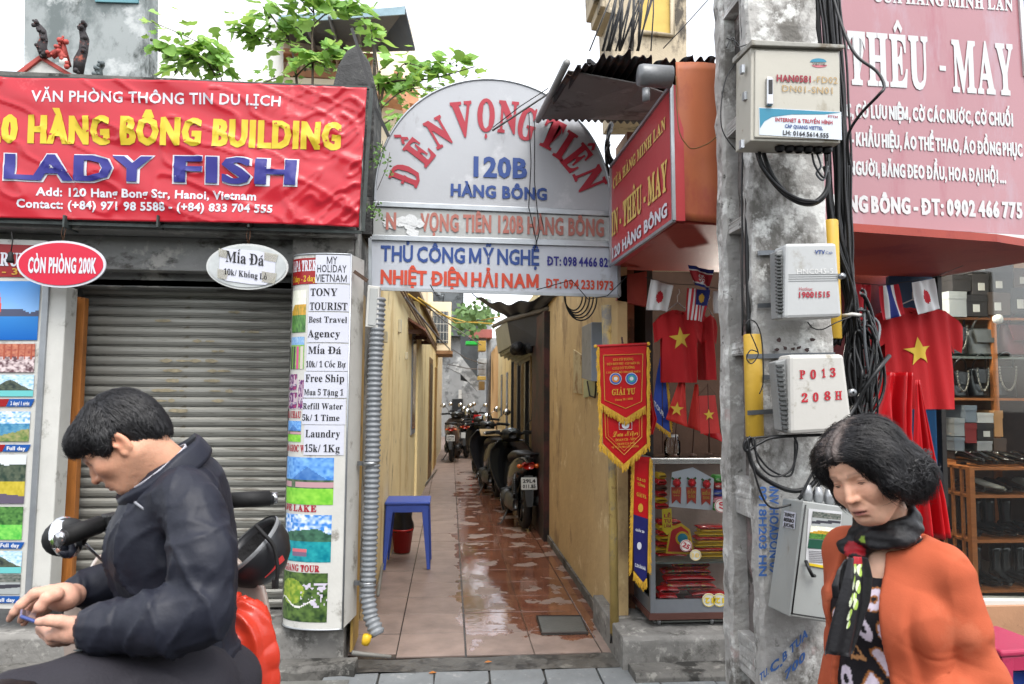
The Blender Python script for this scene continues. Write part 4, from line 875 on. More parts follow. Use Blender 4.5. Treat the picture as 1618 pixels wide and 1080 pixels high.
mb.build('cable_ends', rubber, yp)
mb = MB(); mb.tube([P(985, 1000, 4.35), P(982, 480, 4.35)], .03, n=10); mb.build('grey_pipe', M('old_grey_pipe', (160, 152, 136), .7, var=.25, dirt=[((90, 84, 74), .4, 4)]), label='old grey pipe running up behind the yellow corner pipe', cat='pipe')
mb = MB(); mb.bx(1.085, 1.16, 4.44, 4.7, .15, 3.0); mb.build('corner_wall', M('brown_corner', (128, 84, 62), .8, var=.25, scale=3, dirt=[((84, 60, 46), .4, 4)]), label='narrow brown wall strip behind the pennants', cat='wall')
# ================================================================ blue stool with bucket
def make_stool(name, label, cat, col, w, h, d, loc, rz, group=None):
    t = thing(name, label, cat, loc, group, rz); m = M(name+'_'+cat+'_%d' % col[0], col, .42, var=.06, bump=.05, dirt=[((col[0]*.8, col[1]*.8, col[2]*.8), .2, 8)])
    MB().bx(-w/2, w/2, -d/2, d/2, h-.028, h).build('seat', m, t, local=True, bev=.01)
    mb = MB(); e = .012
    for s_ in (-1, 1):
        mb.slab([(-w/2+.008, s_*(d/2-.008), h-.03), (w/2-.008, s_*(d/2-.008), h-.03), (w/2-.03, s_*(d/2-.008), h-.075), (w/2-.075, s_*(d/2-.008), h-.09), (-w/2+.075, s_*(d/2-.008), h-.09), (-w/2+.03, s_*(d/2-.008), h-.075)], (0, -s_*e, 0))
        mb.slab([(s_*(w/2-.008), -d/2+.01, h-.03), (s_*(w/2-.008), d/2-.01, h-.03), (s_*(w/2-.008), d/2-.06, h-.085), (s_*(w/2-.008), -d/2+.06, h-.085)], (-s_*e, 0, 0))
    mb.build('apron', m, t, local=True, bev=.003)
    for sx in (-1, 1):
        for sy in (-1, 1):
            mb = MB(); a, b = (w/2-.008, d/2-.008), (w/2+.012, d/2+.012); t1, t2 = .065, .03
            for (dx, dy) in ((1, 0), (0, 1)):
                P0 = V((sx*a[0], sy*a[1], h-.03)); P1 = V((sx*b[0], sy*b[1], 0)); o1 = V((-sx*t1*dx, -sy*t1*dy, 0)); o2 = V((-sx*t2*dx, -sy*t2*dy, 0)); mb.slab([P0, P0+o1, P1+o2, P1], V((-sx*e*dy, -sy*e*dx, 0)))
            mb.build('leg', m, t, local=True, bev=.003)
    return t
make_stool('plastic_table', 'tall blue plastic stool standing in the alley over a red bucket', 'stool', (66, 92, 184), .38, .56, .36, V((-.345, 6.35, .018)), 0)
bk = thing('bucket', 'red plastic bucket holding a black bag under the blue stool', 'bucket', P(626, 880, 6.75)); c0 = V((-.5+.075, 6.85, .018))
mb = MB(); mb.lathe(c0, [(0, 0), (.075, 0), (.1, .2), (.106, .2), (.106, .215), (.094, .215), (.07, .01)], 24); mb.build('bucket_body', M('red_plastic', (170, 26, 24), .4), bk)
mb = MB(); mb.tube([c0+V((.1, 0, .2)), c0+V((.11, -.07, .24)), c0+V((.1, -.1, .3))], .004, n=5); mb.build('handle', steel, bk)
bb = MB()
bb.grid(lambda u, v: c0+V(((.098-.02*v)*math.cos(u*6.283)*(1+.08*math.sin(u*31+v*9)), (.098-.02*v)*math.sin(u*6.283)*(1+.08*math.sin(u*23+v*5)), .19+.24*v)), 36, 10); bb.build('black_bag', M('black_plastic_bag', (22, 22, 26), .3, bump=.5, bscale=20), label='black plastic bag stuffed in the red bucket', cat='bag')
# ================================================================ right-hand shop: sign box, soffit, interior
def q3(pts): return [P(*p) for p in pts]
sp0, sp1 = P(1064, 340, 3.15), P(966, 415, 4.2); sd = (sp1-sp0); sd.z = 0
sp = Plane(sp0, (-sd.y, sd.x, 0))
ss = thing('side_sign', 'red projecting side sign reading IN - THÊU - MAY beside the arched sign', 'sign', V((sp1.x, 3.7, sp1.z)))
fr = [sp(966, 263), sp(1062, 134), sp(1066, 348), sp(966, 419)]
MB().slab(fr, (.05, 0, 0)).build('face', M('side_sign_red', (184, 62, 66), .4, var=.06, scale=3, bump=.05, dirt=[((176, 60, 60), .2, 4)]), ss)
mb = MB()
for i in range(4): mb.tube([fr[i]+sp.n*.004, fr[(i+1) % 4]+sp.n*.004], .011, n=4, smooth=False)
mb.build('frame', alu, ss)
ink_y2 = M('pale_yellow_ink', (222, 190, 104), .5, var=.06, bump=0); ink_pk = M('pinkish_white_ink', (214, 176, 176), .5, var=.06, bump=0)
L1(ss, sp, ink_y2, 'CỬA HÀNG MINH LAN', 'slab', 970, 299, 1053, 203, 15, off=.006); L1(ss, sp, ink_y2, 'IN - THÊU - MAY', 'slab', 968, 373, 1056, 298, 36, off=.006); L1(ss, sp, ink_white, '120 HÀNG BÔNG', 'fat', 969, 409, 1056, 340, 17, off=.006)
sb = thing('sign_box', 'orange boxed shopfront canopy with red underside over the flag shop', 'canopy', P(1200, 350, 3.3))
op = M('orange_vinyl', (184, 104, 66), .5, var=.12, scale=2, dirt=[((164, 80, 62), .35, 1.5, (1, 1, .5)), ((190, 140, 70), .16, 2.5)], bump=.25, bscale=6)
YF = 3.15
mb = MB(); a, b, c_, d = P(1068, 97, YF), P(1150, 100, YF), P(1152, 354, YF), P(1068, 346, YF)
mb.grid(lambda u, v: (d*(1-u)+c_*u)*(1-v)+(a*(1-u)+b*u)*v+V((0, -.006*math.sin(u*9+v*4)*math.sin(v*7), 0)), 14, 20); mb.build('front_panel', op, sb, solid=.004)
zs = P(1066, 352, YF).z; redb = M('red_board', (160, 62, 48), .55, var=.1, scale=3, dirt=[((140, 44, 40), .3, 2)], bump=.1)
ff = P(1625, 372, 3.7); ff2 = V((P(1620, 372, 3.75).x, 3.75, zs))
dg0 = P(1480, 417, 4.3);
mb = MB(); mb.slab([V((sp1.x+.02, 4.18, zs)), V((sp0.x+.02, YF+.01, zs)), V((P(1300, 352, 3.3).x, 3.2, zs)), V((2.75, 3.35, zs)), V((3.4, 3.6, zs)), V((P(1480, 417, 4.4).x, 4.4, zs)), V((1.0, 4.4, zs))], (0, 0, .04)); mb.build('soffit', redb, sb)
mb = MB(); mb.slab([P(975, 437, 4.3), P(1022, 428, 4.3), P(1022, 484, 4.3), P(975, 474, 4.3)], (0, .04, 0)); mb.build('red_fascia', redb, sb)
mb = MB(); mb.bx(sp0.x+.05, 3.2, 4.2, 4.5, zs+.05, 3.1); mb.build('back_wall', M('shop_wall', (150, 120, 100), .8), sb)
b0 = P(1300, 352, 3.35); bgp = Plane(b0, (math.sin(R(8)), -math.cos(R(8)), 0))
bs = thing('large_shop_sign', 'huge faded pink sign reading THÊU - MAY with rows of pale letters', 'sign', b0)
fd = [bgp(1283, -30), bgp(1612, -30), bgp(1640, 372), bgp(1296, 352)]
MB().slab(fd, (0, .05, 0)).build('face', M('faded_hazy_pink_sheet', (168, 116, 122), .28, var=.05, scale=1.6, dirt=[((172, 148, 158), .52, .9, (1, 1, .3)), ((160, 92, 102), .2, 2, (1, 1, .2))], bump=.04, spec=.6), bs)  # pale first dirt layer is reflection haze painted over the faded pink
mb = MB(); mb.slab([bgp(1292, 353, .01), bgp(1640, 373, .01), bgp(1640, 384, .01), bgp(1292, 363, .01)], (0, .08, 0)); mb.build('bottom_rail', M('white_rail', (206, 206, 206), .4), bs, bev=.003)
mb = MB(); mb.slab([bgp(1606, -30, .012), bgp(1612, -30, .012), bgp(1622, 120, .012), bgp(1616, 120, .012)], (0, .03, 0)); mb.build('side_rail', M('white_rail', (206, 206, 206), .4), bs); mb = MB(); mb.slab([bgp(1612, -30, .004), bgp(1650, -30, .004), bgp(1660, 372, .004), bgp(1630, 372, .004)], (0, .03, 0)); mb.build('blue_edge', M('blue_edge', (50, 84, 150), .5), bs)
pw = M('pale_cream_ink', (204, 206, 206), .45, var=.04, scale=3, bump=0)
for a in [('THÊU', 'slab', 1340, 131, 1467, 138.5, 80), ('MAY', 'slab', 1505, 143, 1602, 149, 78), ('-', 'fatter', 1484, 118, 1494, 119, 34), ('CỬA HÀNG MINH LAN', 'slab', 1380, 2, 1600, 17, 20), ('C, CỜ LƯU NIỆM, CỜ CÁC NƯỚC, CỜ CHUỐI', 'fatter', 1335, 184, 1600, 199, 21), ('- KHẨU HIỆU, ÁO THỂ THAO, ÁO ĐỒNG PHỤC', 'fatter', 1344, 229, 1615, 247, 21),
          ('NGƯỜI, BĂNG ĐEO ĐẦU, HOA ĐẠI HỘI ...', 'fatter', 1341, 275, 1589, 289, 21), ('120 HÀNG BÔNG - ĐT: 0902 466 775', 'fatter', 1270, 331, 1615, 344, 26)]: L1(bs, bgp, pw, *a, off=.004)
L1(bs, bgp, ink_yel, 'IN', 'slab', 1262, 126, 1298, 128, 80, off=.004)
it = thing('flag_shop', 'dim flag and leather shop interior behind the hanging shirts', 'shop', V((2, 5, 0)))
MB().bx(1.05, 4.6, 6.0, 6.1, 0, 2.8).build('rear_wall', M('rear_wall', (84, 64, 56), .8, var=.2), it)
MB().bx(1.1, 4.6, 4.42, 6.0, 2.56, 2.6).build('ceiling', M('shop_ceiling', (196, 190, 160), .8), it)
MB().bx(1.05, 4.6, 4.45, 6.0, .1, .16).build('floor', M('shop_floor', (96, 84, 74), .5), it)
MB().bx(4.4, 4.5, 4.4, 6.0, 0, 2.6).build('side_wall', M('rear_wall', (84, 64, 56)), it)
MB().bx(1.31, 1.36, 4.72, 6, .1, 2.6).build('side_wall', M('dark_side_wall', (58, 60, 60), .7), it)
cb_ = M('navy_board', (32, 66, 104), .6, var=.1)
MB().slab(q3([(1404, 436, 4.5), (1480, 418, 4.5), (1480, 760, 4.5), (1404, 760, 4.5)]), (0, .03, 0)).build('blue_board', cb_, it)
MB().slab(q3([(1463, 648, 4.46), (1492, 648, 4.46), (1496, 790, 4.46), (1463, 790, 4.46)]), (0, .01, 0)).build('blue_poster', M('blue_poster', (40, 108, 168), .5), it)
mb = MB(); mb.slab(q3([(1300, 425, 4.6), (1404, 425, 4.6), (1404, 1000, 4.6), (1300, 1000, 4.6)]), (0, .03, 0)); mb.build('dark_red_panel', M('dark_red_panel', (110, 34, 36), .6), it)
MB().slab(q3([(1480, 390, 4.36), (1486, 390, 4.36), (1499, 800, 4.36), (1492, 800, 4.36)]), (0, .05, 0)).build('window_frame', M('dark_frame', (60, 58, 56), .4, .5), it)
mb = MB(); mb.slab(q3([(1484, 380, 4.37), (1760, 360, 4.37), (1760, 960, 4.37), (1492, 944, 4.37)]), (0, .006, 0))
gm_ = bpy.data.materials.new('shop_glass'); gm_.use_nodes = True; n_ = gm_.node_tree; n_.nodes.clear(); o_ = n_.nodes.new('ShaderNodeOutputMaterial'); mx_ = n_.nodes.new('ShaderNodeMixShader'); tr_ = n_.nodes.new('ShaderNodeBsdfTransparent'); gs_ = n_.nodes.new('ShaderNodeBsdfGlossy'); fz = n_.nodes.new('ShaderNodeFresnel')
gs_.inputs['Roughness'].default_value = .02; fz.inputs[0].default_value = 1.33; tr_.inputs[0].default_value = (.95, .97, .96, 1)
for a, b in ((fz.outputs[0], mx_.inputs[0]), (tr_.outputs[0], mx_.inputs[1]), (gs_.outputs[0], mx_.inputs[2]), (mx_.outputs[0], o_.inputs[0])): n_.links.new(a, b)
mb.build('window_pane', gm_, it)
mb = MB(); mb.slab(q3([(1440, 946, 4.33), (1760, 950, 4.33), (1760, 962, 4.33), (1440, 957, 4.33)]), (0, .1, 0)); mb.build('sill', white_p, it, bev=.004)
MB().bx(P(1440, 950, 4.3).x, 4.6, 4.3, 4.5, -.02, P(1500, 957, 4.33).z).build('plinth', M('orange_tile', (176, 132, 100), .6, var=.12, dirt=[((130, 96, 74), .3, 3)]), it)
bb_ = thing('light_bulb', 'lit white bulb glowing behind the hanging shirt beside the pole', 'lamp', P(1146, 527, 5.0)); MB().sphere(P(1147, 526, 5.0), .032).build('bulb', M('lit_bulb', (255, 250, 235), .5, emit=6, var=0, bump=0), bb_); mb = MB(); p = P(1147, 526, 5.0); mb.cyl(p+V((0, 0, .03)), p+V((0, 0, .08)), .014); mb.cyl(p+V((0, 0, .08)), V((p.x, p.y, 2.56)), .004, n=5); mb.build('holder', white_p, bb_)
def lampl(name, loc, e, size): l_ = bpy.data.lights.new(name, 'POINT'); l_.energy = e; l_.shadow_soft_size = size; l_.color = (1, .94, .84); o = bpy.data.objects.new(name, l_); C.objects.link(o); o.location = loc; return o
lampl('bulb_light', P(1147, 526, 4.93), 5, .03)
ft = thing('tube_lamp', 'added ceiling tube brightening the shop interior above the shoe shelves', 'lamp', V((3.1, 4.8, 2.5))); mb = MB(); mb.cyl((2.75, 4.8, 2.5), (3.6, 4.8, 2.5), .014); mb.build('tube', M('fill_tube_glow', (255, 246, 230), .5, emit=5, var=0, bump=0), ft); mb = MB(); mb.bx(2.7, 3.65, 4.78, 4.82, 2.52, 2.56); mb.build('fitting', white_p, ft)  # tube added to brighten the interior, not a lamp known to hang there
lampl('fill_tube_light', (3.15, 4.75, 2.42), 22, .12)
orw = M('orange_pine', (176, 106, 54), .5, var=.25, scale=5, stretch=(1, 8, 8))
sh = thing('wall_shelf', 'orange pine wall shelves filled with boxes and bags behind the glass', 'shelf', V((2.9, 5.1, .16)))
def shelf_y(py, Y): return P(1550, py, Y).z
SY = 4.95; lv = [(497, 384), (612, 612), (700, 700), (640, 640)]
xl_, xr_2 = P(1492, 600, SY).x, 4.3
shelfz = [shelf_y(498, SY), shelf_y(610, SY), shelf_y(716, SY)]
zt_ = []
for k, (py0) in enumerate((500, 562, 628, 726)):
    z = P(1500, py0, SY).z; zt_.append(z); MB().bx(xl_-.1, xr_2, SY, SY+.35, z-.018, z).build('shelf_board', orw if k != 1 else M('glass_shelf', (110, 116, 112), .2), sh)
for px in (1573, 1700): x = P(px, 600, SY).x; MB().bx(x-.02, x+.02, SY-.005, SY+.03, .16, 2.5).build('post', orw, sh)
bxm = [M('shoebox_%d' % i, c, .6, var=.08) for i, c in enumerate([(44, 42, 44), (62, 60, 62), (150, 154, 156), (130, 44, 44), (120, 130, 140), (196, 196, 192), (188, 140, 92), (84, 70, 62)])]
def shoebox(px0, py0, px1, py1, Y, mi, label, lidc=None, d=.28):
    a, b = P(px0, py1, Y), P(px1, py0, Y); t = thing('shoe_box', label, 'shoe box', V(((a.x+b.x)/2, Y+.1, a.z)), 'shoe boxes stacked on the shop shelves')
    h = b.z-a.z; MB().bx(a.x+.003, b.x-.003, Y, Y+d, a.z+.001, b.z-h*.3).build('box_body', bxm[mi], t); MB().bx(a.x, b.x, Y-.003, Y+d+.003, b.z-h*.3, b.z-.001).build('lid', bxm[mi if lidc is None else lidc], t)
    if mi in (0, 1, 7) and px0 % 2 == 0: MB().bx(a.x+.05, a.x+.1, Y-.003, Y-.0005, a.z+h*.2, a.z+h*.55).build('label', white_p, t)
top = [(1500, 460, 1527, 500, 2), (1528, 466, 1560, 499, 0), (1562, 462, 1596, 497, 7), (1598, 455, 1640, 495, 1), (1505, 434, 1534, 459, 0), (1536, 432, 1562, 465, 1), (1564, 430, 1600, 461, 0), (1602, 424, 1650, 454, 7), (1536, 412, 1600, 430, 1), (1602, 400, 1655, 423, 6)]
nm = {0: 'black', 1: 'charcoal', 2: 'pale grey', 3: 'red', 4: 'blue grey', 5: 'white', 6: 'tan', 7: 'brown'}
for i, (a, b, c_, d, m_) in enumerate(top):
    pos = ['bottom row', 'middle row', 'top row'][0 if i < 4 else 1 if i < 8 else 2]; side = ['first from window frame', 'second along', 'third along', 'far end'][i % 4 if i < 8 else (i-8)*2]
    shoebox(a, b, c_, d, SY-.02, m_, '%s shoe box, %s, uppermost shelf, %s' % (nm[m_], pos, side))
low = [(1508, 690, 1524, 712, 4), (1508, 660, 1524, 689, 2), (1525, 668, 1543, 700, 3), (1525, 640, 1543, 667, 4), (1544, 652, 1570, 668, 5), (1544, 669, 1570, 695, 0), (1544, 696, 1568, 712, 2), (1544, 713, 1570, 724, 5), (1571, 648, 1584, 690, 6), (1510, 713, 1542, 725, 1), (1571, 692, 1590, 722, 7)]
posn = ['second from the bottom beside the window frame', 'upright above the blue grey one by the window frame', 'in the middle of the lower stack', 'on top of the red one', 'topmost of its stack over a black box', 'directly under a white box', 'third down in the tallest stack', 'thin, lowest in the tallest stack', 'upright, tan, beside the wooden post', 'flat under the leftmost boxes', 'beside the foot of the wooden post']
for (a, b, c_, d, m_), pn in zip(low, posn): shoebox(a, b, c_, d, SY-.02, m_, '%s shoe box %s' % (nm[m_], pn))
leath = M('black_leather', (26, 25, 27), .28, var=.3, scale=20, bump=.3, bscale=50, coat=.3); mar = M('maroon_leather', (88, 30, 36), .35, var=.2, bump=.2); chain_m = M('chain_metal', (170, 168, 160), .3, .9, var=.1, bump=0)
def bag(px0, py0, px1, py1, Y, m_, label, chain=True):
    a, b = P(px0, py1, Y), P(px1, py0, Y); t = thing('handbag', label, 'handbag', V(((a.x+b.x)/2, Y+.05, a.z)), 'handbags on the shop shelves'); cx = (a.x+b.x)/2; w_ = (b.x-a.x)/2; h = (b.z-a.z)
    mb = MB();
    prof = [(.0, 0), (.95, 0), (1, .06), (.98, .5), (.9, .9), (.84, 1), (0, 1)]
    vs = []
    for (rx, z) in prof:
        for j in range(20):
            q = 2*math.pi*j/20; ex = abs(math.cos(q))**.6*math.copysign(1, math.cos(q)); ey = abs(math.sin(q))**.6*math.copysign(1, math.sin(q)); vs.append((cx+w_*rx*ex, Y+.07+.06*(1.15-.6*z)*ey*(1 if rx else 0), a.z+h*z))
    mb.add(vs, [(i*20+j, i*20+(j+1) % 20, (i+1)*20+(j+1) % 20, (i+1)*20+j) for i in range(len(prof)-1) for j in range(20)], smooth=True); mb.build('bag_body', m_, t)
    mb = MB(); mb.slab([V((cx-w_*.8, Y, a.z+h*.95)), V((cx+w_*.8, Y, a.z+h*.95)), V((cx+w_*.6, Y-.008, a.z+h*.45)), V((cx-w_*.6, Y-.008, a.z+h*.45))], (0, .012, 0)); mb.build('flap', m_, t, bev=.004)
    mb = MB(); mb.tube([V((cx+w_*.7*math.cos(q), Y+.03-.03*math.sin(q), a.z+h*(.95+.5*math.sin(q)))) for q in [math.pi*k/12 for k in range(13)]], .007, n=6); mb.build('handle', m_, t)
    if chain:
        mb = MB();
        for k in range(26):
            q = math.pi*(1+k/25); c0_ = V((cx+w_*.6*math.cos(q), Y-.015, a.z+h*(.95+.75*math.sin(q)))); mb.lathe(c0_, [(.006, -.003), (.009, 0), (.006, .003)], 6, ax=(0, 1, 0) if k % 2 else (1, 0, 0))
        mb.build('chain', chain_m, t)
bag(1503, 514, 1532, 560, SY, leath, 'black glossy handbag with chain beside the red shirt sleeve', True); bag(1535, 518, 1578, 560, SY, M('grey_leather', (90, 92, 90), .3, var=.3, coat=.3), 'silvery grey handbag in the middle of the second shelf', False); bag(1590, 512, 1650, 560, SY, mar, 'maroon handbag at the outer end of the second shelf', False)
bag(1506, 585, 1534, 626, SY, leath, 'black quilted handbag with hanging chain on the third shelf', True); bag(1538, 580, 1566, 626, SY, leath, 'black handbag with double chain at the middle of the third shelf', True); bag(1570, 578, 1612, 626, SY, leath, 'wide black handbag with chain beside the wooden post', True)
mb = MB(); p = P(1576, 504, 4.5); mb.lathe(p+V((0, 0, -.0)), [(.0, -.03), (.022, -.024), (.032, 0), (.03, .02), (.02, .03), (0, .034)], 16, ax=(1, -.6, .1)); mb.build('security_lamp', white_p, label='small round white lamp fixed to the upper shelf edge', cat='lamp')
rk2 = thing('shoe_rack', 'low orange wooden rack of black shoes just inside the shop window', 'shoe rack', V((P(1560, 930, 4.6).x, 4.7, .16)))
RY = 4.55; RX0, RX1 = P(1541, 850, RY).x, 4.3; rz_ = [P(1560, y, RY).z for y in (932, 853, 782, 738)]; RB = P(1500, 740, 5.0)
for k, z in enumerate(rz_): MB().bx(RX0-.02, RX1, RY, RY+.38, z-.02, z).build('shelf_board', orw, rk2, bev=.002)
MB().bx(RX0-.03, RX0+.005, RY-.01, RY+.03, .16, rz_[3]).build('post', orw, rk2); MB().bx(RX0-.03, RX0+.005, RY+.36, RY+.39, .16, rz_[3]+.02).build('post', orw, rk2)
for k in range(3): MB().bx(RX0-.02, RX0-.005, RY+.08+k*.09, RY+.1+k*.09, .16, rz_[3]).build('side_bar', orw, rk2)
shm = M('patent_black', (16, 16, 18), .12, var=.2, bump=.1, coat=.6); wht = M('pale_shoe', (180, 176, 166), .35, var=.1); sol = M('shoe_sole', (60, 44, 34), .6)
def shoe_mesh(boot):
    L_ = .25; mb = MB(); st = [(0, .032, .06, 0), (.15, .036, .065, 0), (.3, .034, .06, 0), (.5, .03, .045, 0), (.7, .042, .035, 0), (.88, .038, .026, 0), (1, .012, .014, 0)]
    vs = []
    for (t, hw, h, _) in st:
        for j in range(10):
            q = 2*math.pi*j/10; vs.append((hw*math.cos(q), -L_*t+.1, .012+max(0, h*(.5+.5*math.sin(q)))))
    mb.add(vs, [(i*10+j, i*10+(j+1) % 10, (i+1)*10+(j+1) % 10, (i+1)*10+j) for i in range(6) for j in range(10)]+[tuple(range(10)), tuple(range(69, 59, -1))], smooth=True)
    if boot: mb.lathe((0, .06, .05), [(.036, 0), (.034, .06), (.04, .13), (.045, .2), (.04, .2), (.03, .1)], 12)
    return mb
def shoe(kind, mats):
    t = thing('boot' if kind else 'shoe', '%s in the low rack behind the window' % ('tall glossy black boot' if kind else 'pale court shoe' if mats is wht else 'black patent shoe'), 'boot' if kind else 'shoe', (0, 0, 0), 'black boots on the low rack' if kind else 'shoes laid on the low rack')
    shoe_mesh(kind).build('upper', mats, t, local=True)
    mb = MB(); mb.slab([(.03*math.cos(a)*(1.2 if math.sin(a) < 0 else 1), -.02+.125*math.sin(a), .012) for a in [k*math.pi/8 for k in range(16)]], (0, 0, -.012)); mb.bx(-.02, .02, .05, .1, -.02, .002); mb.build('sole', sol, t, local=True)
    return t
s0 = shoe(0, shm); s1 = shoe(0, wht); b0_ = shoe(1, shm); used = set()
def put(k, x, y, z, rz, lb):
    src = (s0, s1, b0_)[k]
    if k not in used: used.add(k); src.location = (x, y, z); src.rotation_euler = (0, 0, rz); src['label'] = lb
    else: dup(src, (x, y, z), rz, lb)
for lvl, z in enumerate(rz_):
    for j in range(9):
        x = RX0+.07+j*.105+random.uniform(-.01, .01)
        if x > 4.2: break
        k = (2 if lvl == 0 else (2 if lvl == 1 and j < 4 else (1 if (lvl == 2 and j in (1, 4)) or (lvl == 3 and j == 5) else 0)))
        nmk = ['lowest', 'second', 'third', 'top'][lvl]
        g_ = {0: 'black patent shoe', 1: 'pale court shoe', 2: 'glossy black boot'}[k]
        put(k, x, RY+.14+random.uniform(-.01, .02), z+.02, random.uniform(-.35, .35), '%s number %d from the post on the %s board of the low rack' % (g_, j+1, nmk) if False else '%s %s the rack post on the %s board' % (g_, ['nearest', 'second from', 'third from', 'fourth from', 'fifth from', 'sixth from', 'seventh from', 'eighth from', 'ninth from'][j], nmk))
# ================================================================ hanging shirts and small flags
ired = M('shirt_red', (178, 16, 24), .8, var=.06, scale=4, bump=.15, bscale=90); sty = M('star_yellow', (214, 180, 60), .7, var=.05, bump=.1)
def star(c, r, rot, u, v_, n_): return [c+u*(rr_*math.cos(rot+k*math.pi/5+math.pi/2))+v_*(rr_*math.sin(rot+k*math.pi/5+math.pi/2))+n_ for k in range(10) for rr_ in [r if k % 2 == 0 else r*.39]]
def shirt(cx, ytop, ybot, wpx, Y, label, starpx=None, yaw=0, sl=.42, dark=1, squash=1.0):
    c = P(cx, ytop, Y); H = c.z-P(cx, ybot, Y).z; W2 = wpx/F*Y/2; t = thing('tshirt', label, 't-shirt', V((c.x, Y, c.z-H)), 'red shirts with a yellow star hanging in the shop')
    Rz = Matrix.Rotation(yaw, 3, 'Z')
    def base(x, z, back=0):
        y = -.02*math.cos(x/W2*1.2)+.012*math.sin(x*40/squash+z*3)*(.4+(-z)/H)+.008*math.sin(x*75+z*9)
        return c+Rz @ V((x*squash, (y if not back else .05-y*.3), z))
    outl = []
    def hw(t_):
        if t_ < .36: return None
        return W2*(1+.02*t_)
    for back in (0, 1):
        mb = MB()
        def fn(u, v):
            z = -H*v; e = W2; x = (u*2-1)*e
            zz = z - (.035 if back == 0 else .012)*max(0, 1-(abs(x)/(W2*.42))**2)*(1 if v < .06 else 0) - (abs(x)/W2)*.05*(1-v)
            return base(x, zz, back)
        mb.grid(fn, 30, 30)
        for s_ in (-1, 1):
            def sf_(u, v):
                a = V((s_*W2, 0, -.05)); x = s_*(W2+u*sl*W2*(1-.25*v)); z = -.05-u*.42*H*.42-v*(.30*H)*(1-.15*u)+(.0 if u else 0); return base(x, z+u*.03, back)+V((0, .01*u, 0))
            mb.grid(sf_, 8, 8)
        mb.build('front' if back == 0 else 'back', ired, t)
    if starpx:
        sc_, r_ = P(starpx[0], starpx[1], Y), starpx[2]/F*Y; pts = star(V((0, 0, 0)), r_, .12, V((1, 0, 0)), V((0, 0, 1)), V((0, 0, 0)))
        v = np.array([(p.x, p.z, 0) for p in pts]+[(0, 0, 0)]); f = [[10, k, (k+1) % 10] for k in range(10)]; v, f = cutmesh(v, f, (r_*.2, r_*.2)); off = (sc_-c)
        mb = MB(); mb.add([base((off.x+p[0])/squash, off.z+p[1])+V((0, -.006, 0)) for p in v], f, smooth=True); mb.build('star', sty, t)
    mb = MB(); mb.tube([c+V((-W2*.7, .03, -.03)), c+V((0, .03, .03)), c+V((W2*.7, .03, -.03))], .004, n=6); mb.tube([c+V((0, .03, .03)), c+V((0, .03, .07)), c+V((.015, .03, .09)), c+V((.01, .03, .11))], .0025, n=6); mb.build('hanger', M('white_hanger', (190, 190, 190), .4), t)
    return t
shirt(1073, 484, 604, 56, 4.15, 'red shirt with a yellow star hanging above the table flags', (1073, 535, 19))
shirt(1121, 492, 600, 28, 4.25, 'narrow red shirt hanging side-on near the concrete pole', None, .5)
shirt(1448, 480, 646, 118, 3.75, 'large red shirt with a big yellow star right of the cable bundle', (1447, 556, 25))
shirt(1395, 520, 660, 66, 4.0, 'red shirt hanging partly hidden behind the large starred one', None, .2)
def flagpic(name, label, quad, Y, fn, nx=24, ny=16, fold=.01, group='small national flags hanging under the canopy'):
    a, b, c_, d = [P(x, y, Y) for x, y in quad]
    mb = MB(); mb.grid(lambda u, v: (d*(1-u)+c_*u)*(1-v)+(a*(1-u)+b*u)*v+V((0, fold*math.sin(u*8+v*3)+fold*.5*math.sin(u*17), 0)), nx, ny, fn); return mb.build(name, VC('flag_cloth', .7, .2, bump=.1, bscale=150), label=label, cat='flag', group=group, solid=.0015)
RED, WHT, BLU, YEL = (.42, .02, .03), (.62, .62, .62), (.02, .03, .16), (.65, .42, .06)
jp = lambda u, v: RED if ((u-.5)*1.25)**2+(v-.48)**2 < .045 else WHT
flagpic('flag', 'white flag with a red disc left of the starred shirt', [(1029, 441), (1063, 451), (1055, 491), (1021, 489)], 4.05, jp, 28, 24)
def dprk(u, v):
    if (u-.5)**2*1.5+(v-.42)**2 < .05: return RED if abs(math.atan2(v-.42, u-.5)*5/math.pi % 2-1) < .5 and (u-.5)**2*1.5+(v-.42)**2 < .035 else WHT
    return BLU if v > .82 or v < .1 else WHT if v > .76 or v < .16 else (.35, .03, .04)
flagpic('flag', 'drooping red and blue flag with a star under the canopy', [(1087, 418), (1127, 427), (1120, 458), (1098, 448)], 3.9, dprk)
flagpic('flag', 'red and white striped flag with a blue canton and crescent', [(1086, 455), (1121, 458), (1112, 508), (1084, 504)], 4.0, lambda u, v: (BLU if ((u-.72)**2+(v-.72)**2 > .02) else YEL) if (u > .42 and v > .48) else (RED if int(u*11) % 2 == 0 else WHT), 33, 24)
flagpic('flag', 'small red and white striped flag at the edge of the pole', [(1127, 459), (1152, 462), (1150, 496), (1128, 494)], 4.0, lambda u, v: WHT if u < .3 or v < .18 else (RED if int((u-.3)*12) % 2 == 0 else WHT), 30, 12)
flagpic('flag', 'red flag with white crescent and stars beside the cable bundle', [(1352, 448), (1374, 450), (1374, 505), (1354, 505)], 3.7, lambda u, v: WHT if (.03 < (u-.5)**2+(v-.75)**2*4 < .09 and v > .72) else (.45, .03, .04), 20, 24)
flagpic('flag', 'vertical striped red, white and blue flag over the large shirt', [(1389, 452), (1417, 449), (1431, 497), (1396, 506)], 3.65, lambda u, v: [RED, WHT, BLU, BLU, WHT, RED][min(5, int(u*6))], 24, 14)
flagpic('flag', 'white flag with a red disc beside the window frame', [(1441, 446), (1474, 440), (1486, 487), (1451, 497)], 3.65, jp, 28, 24)
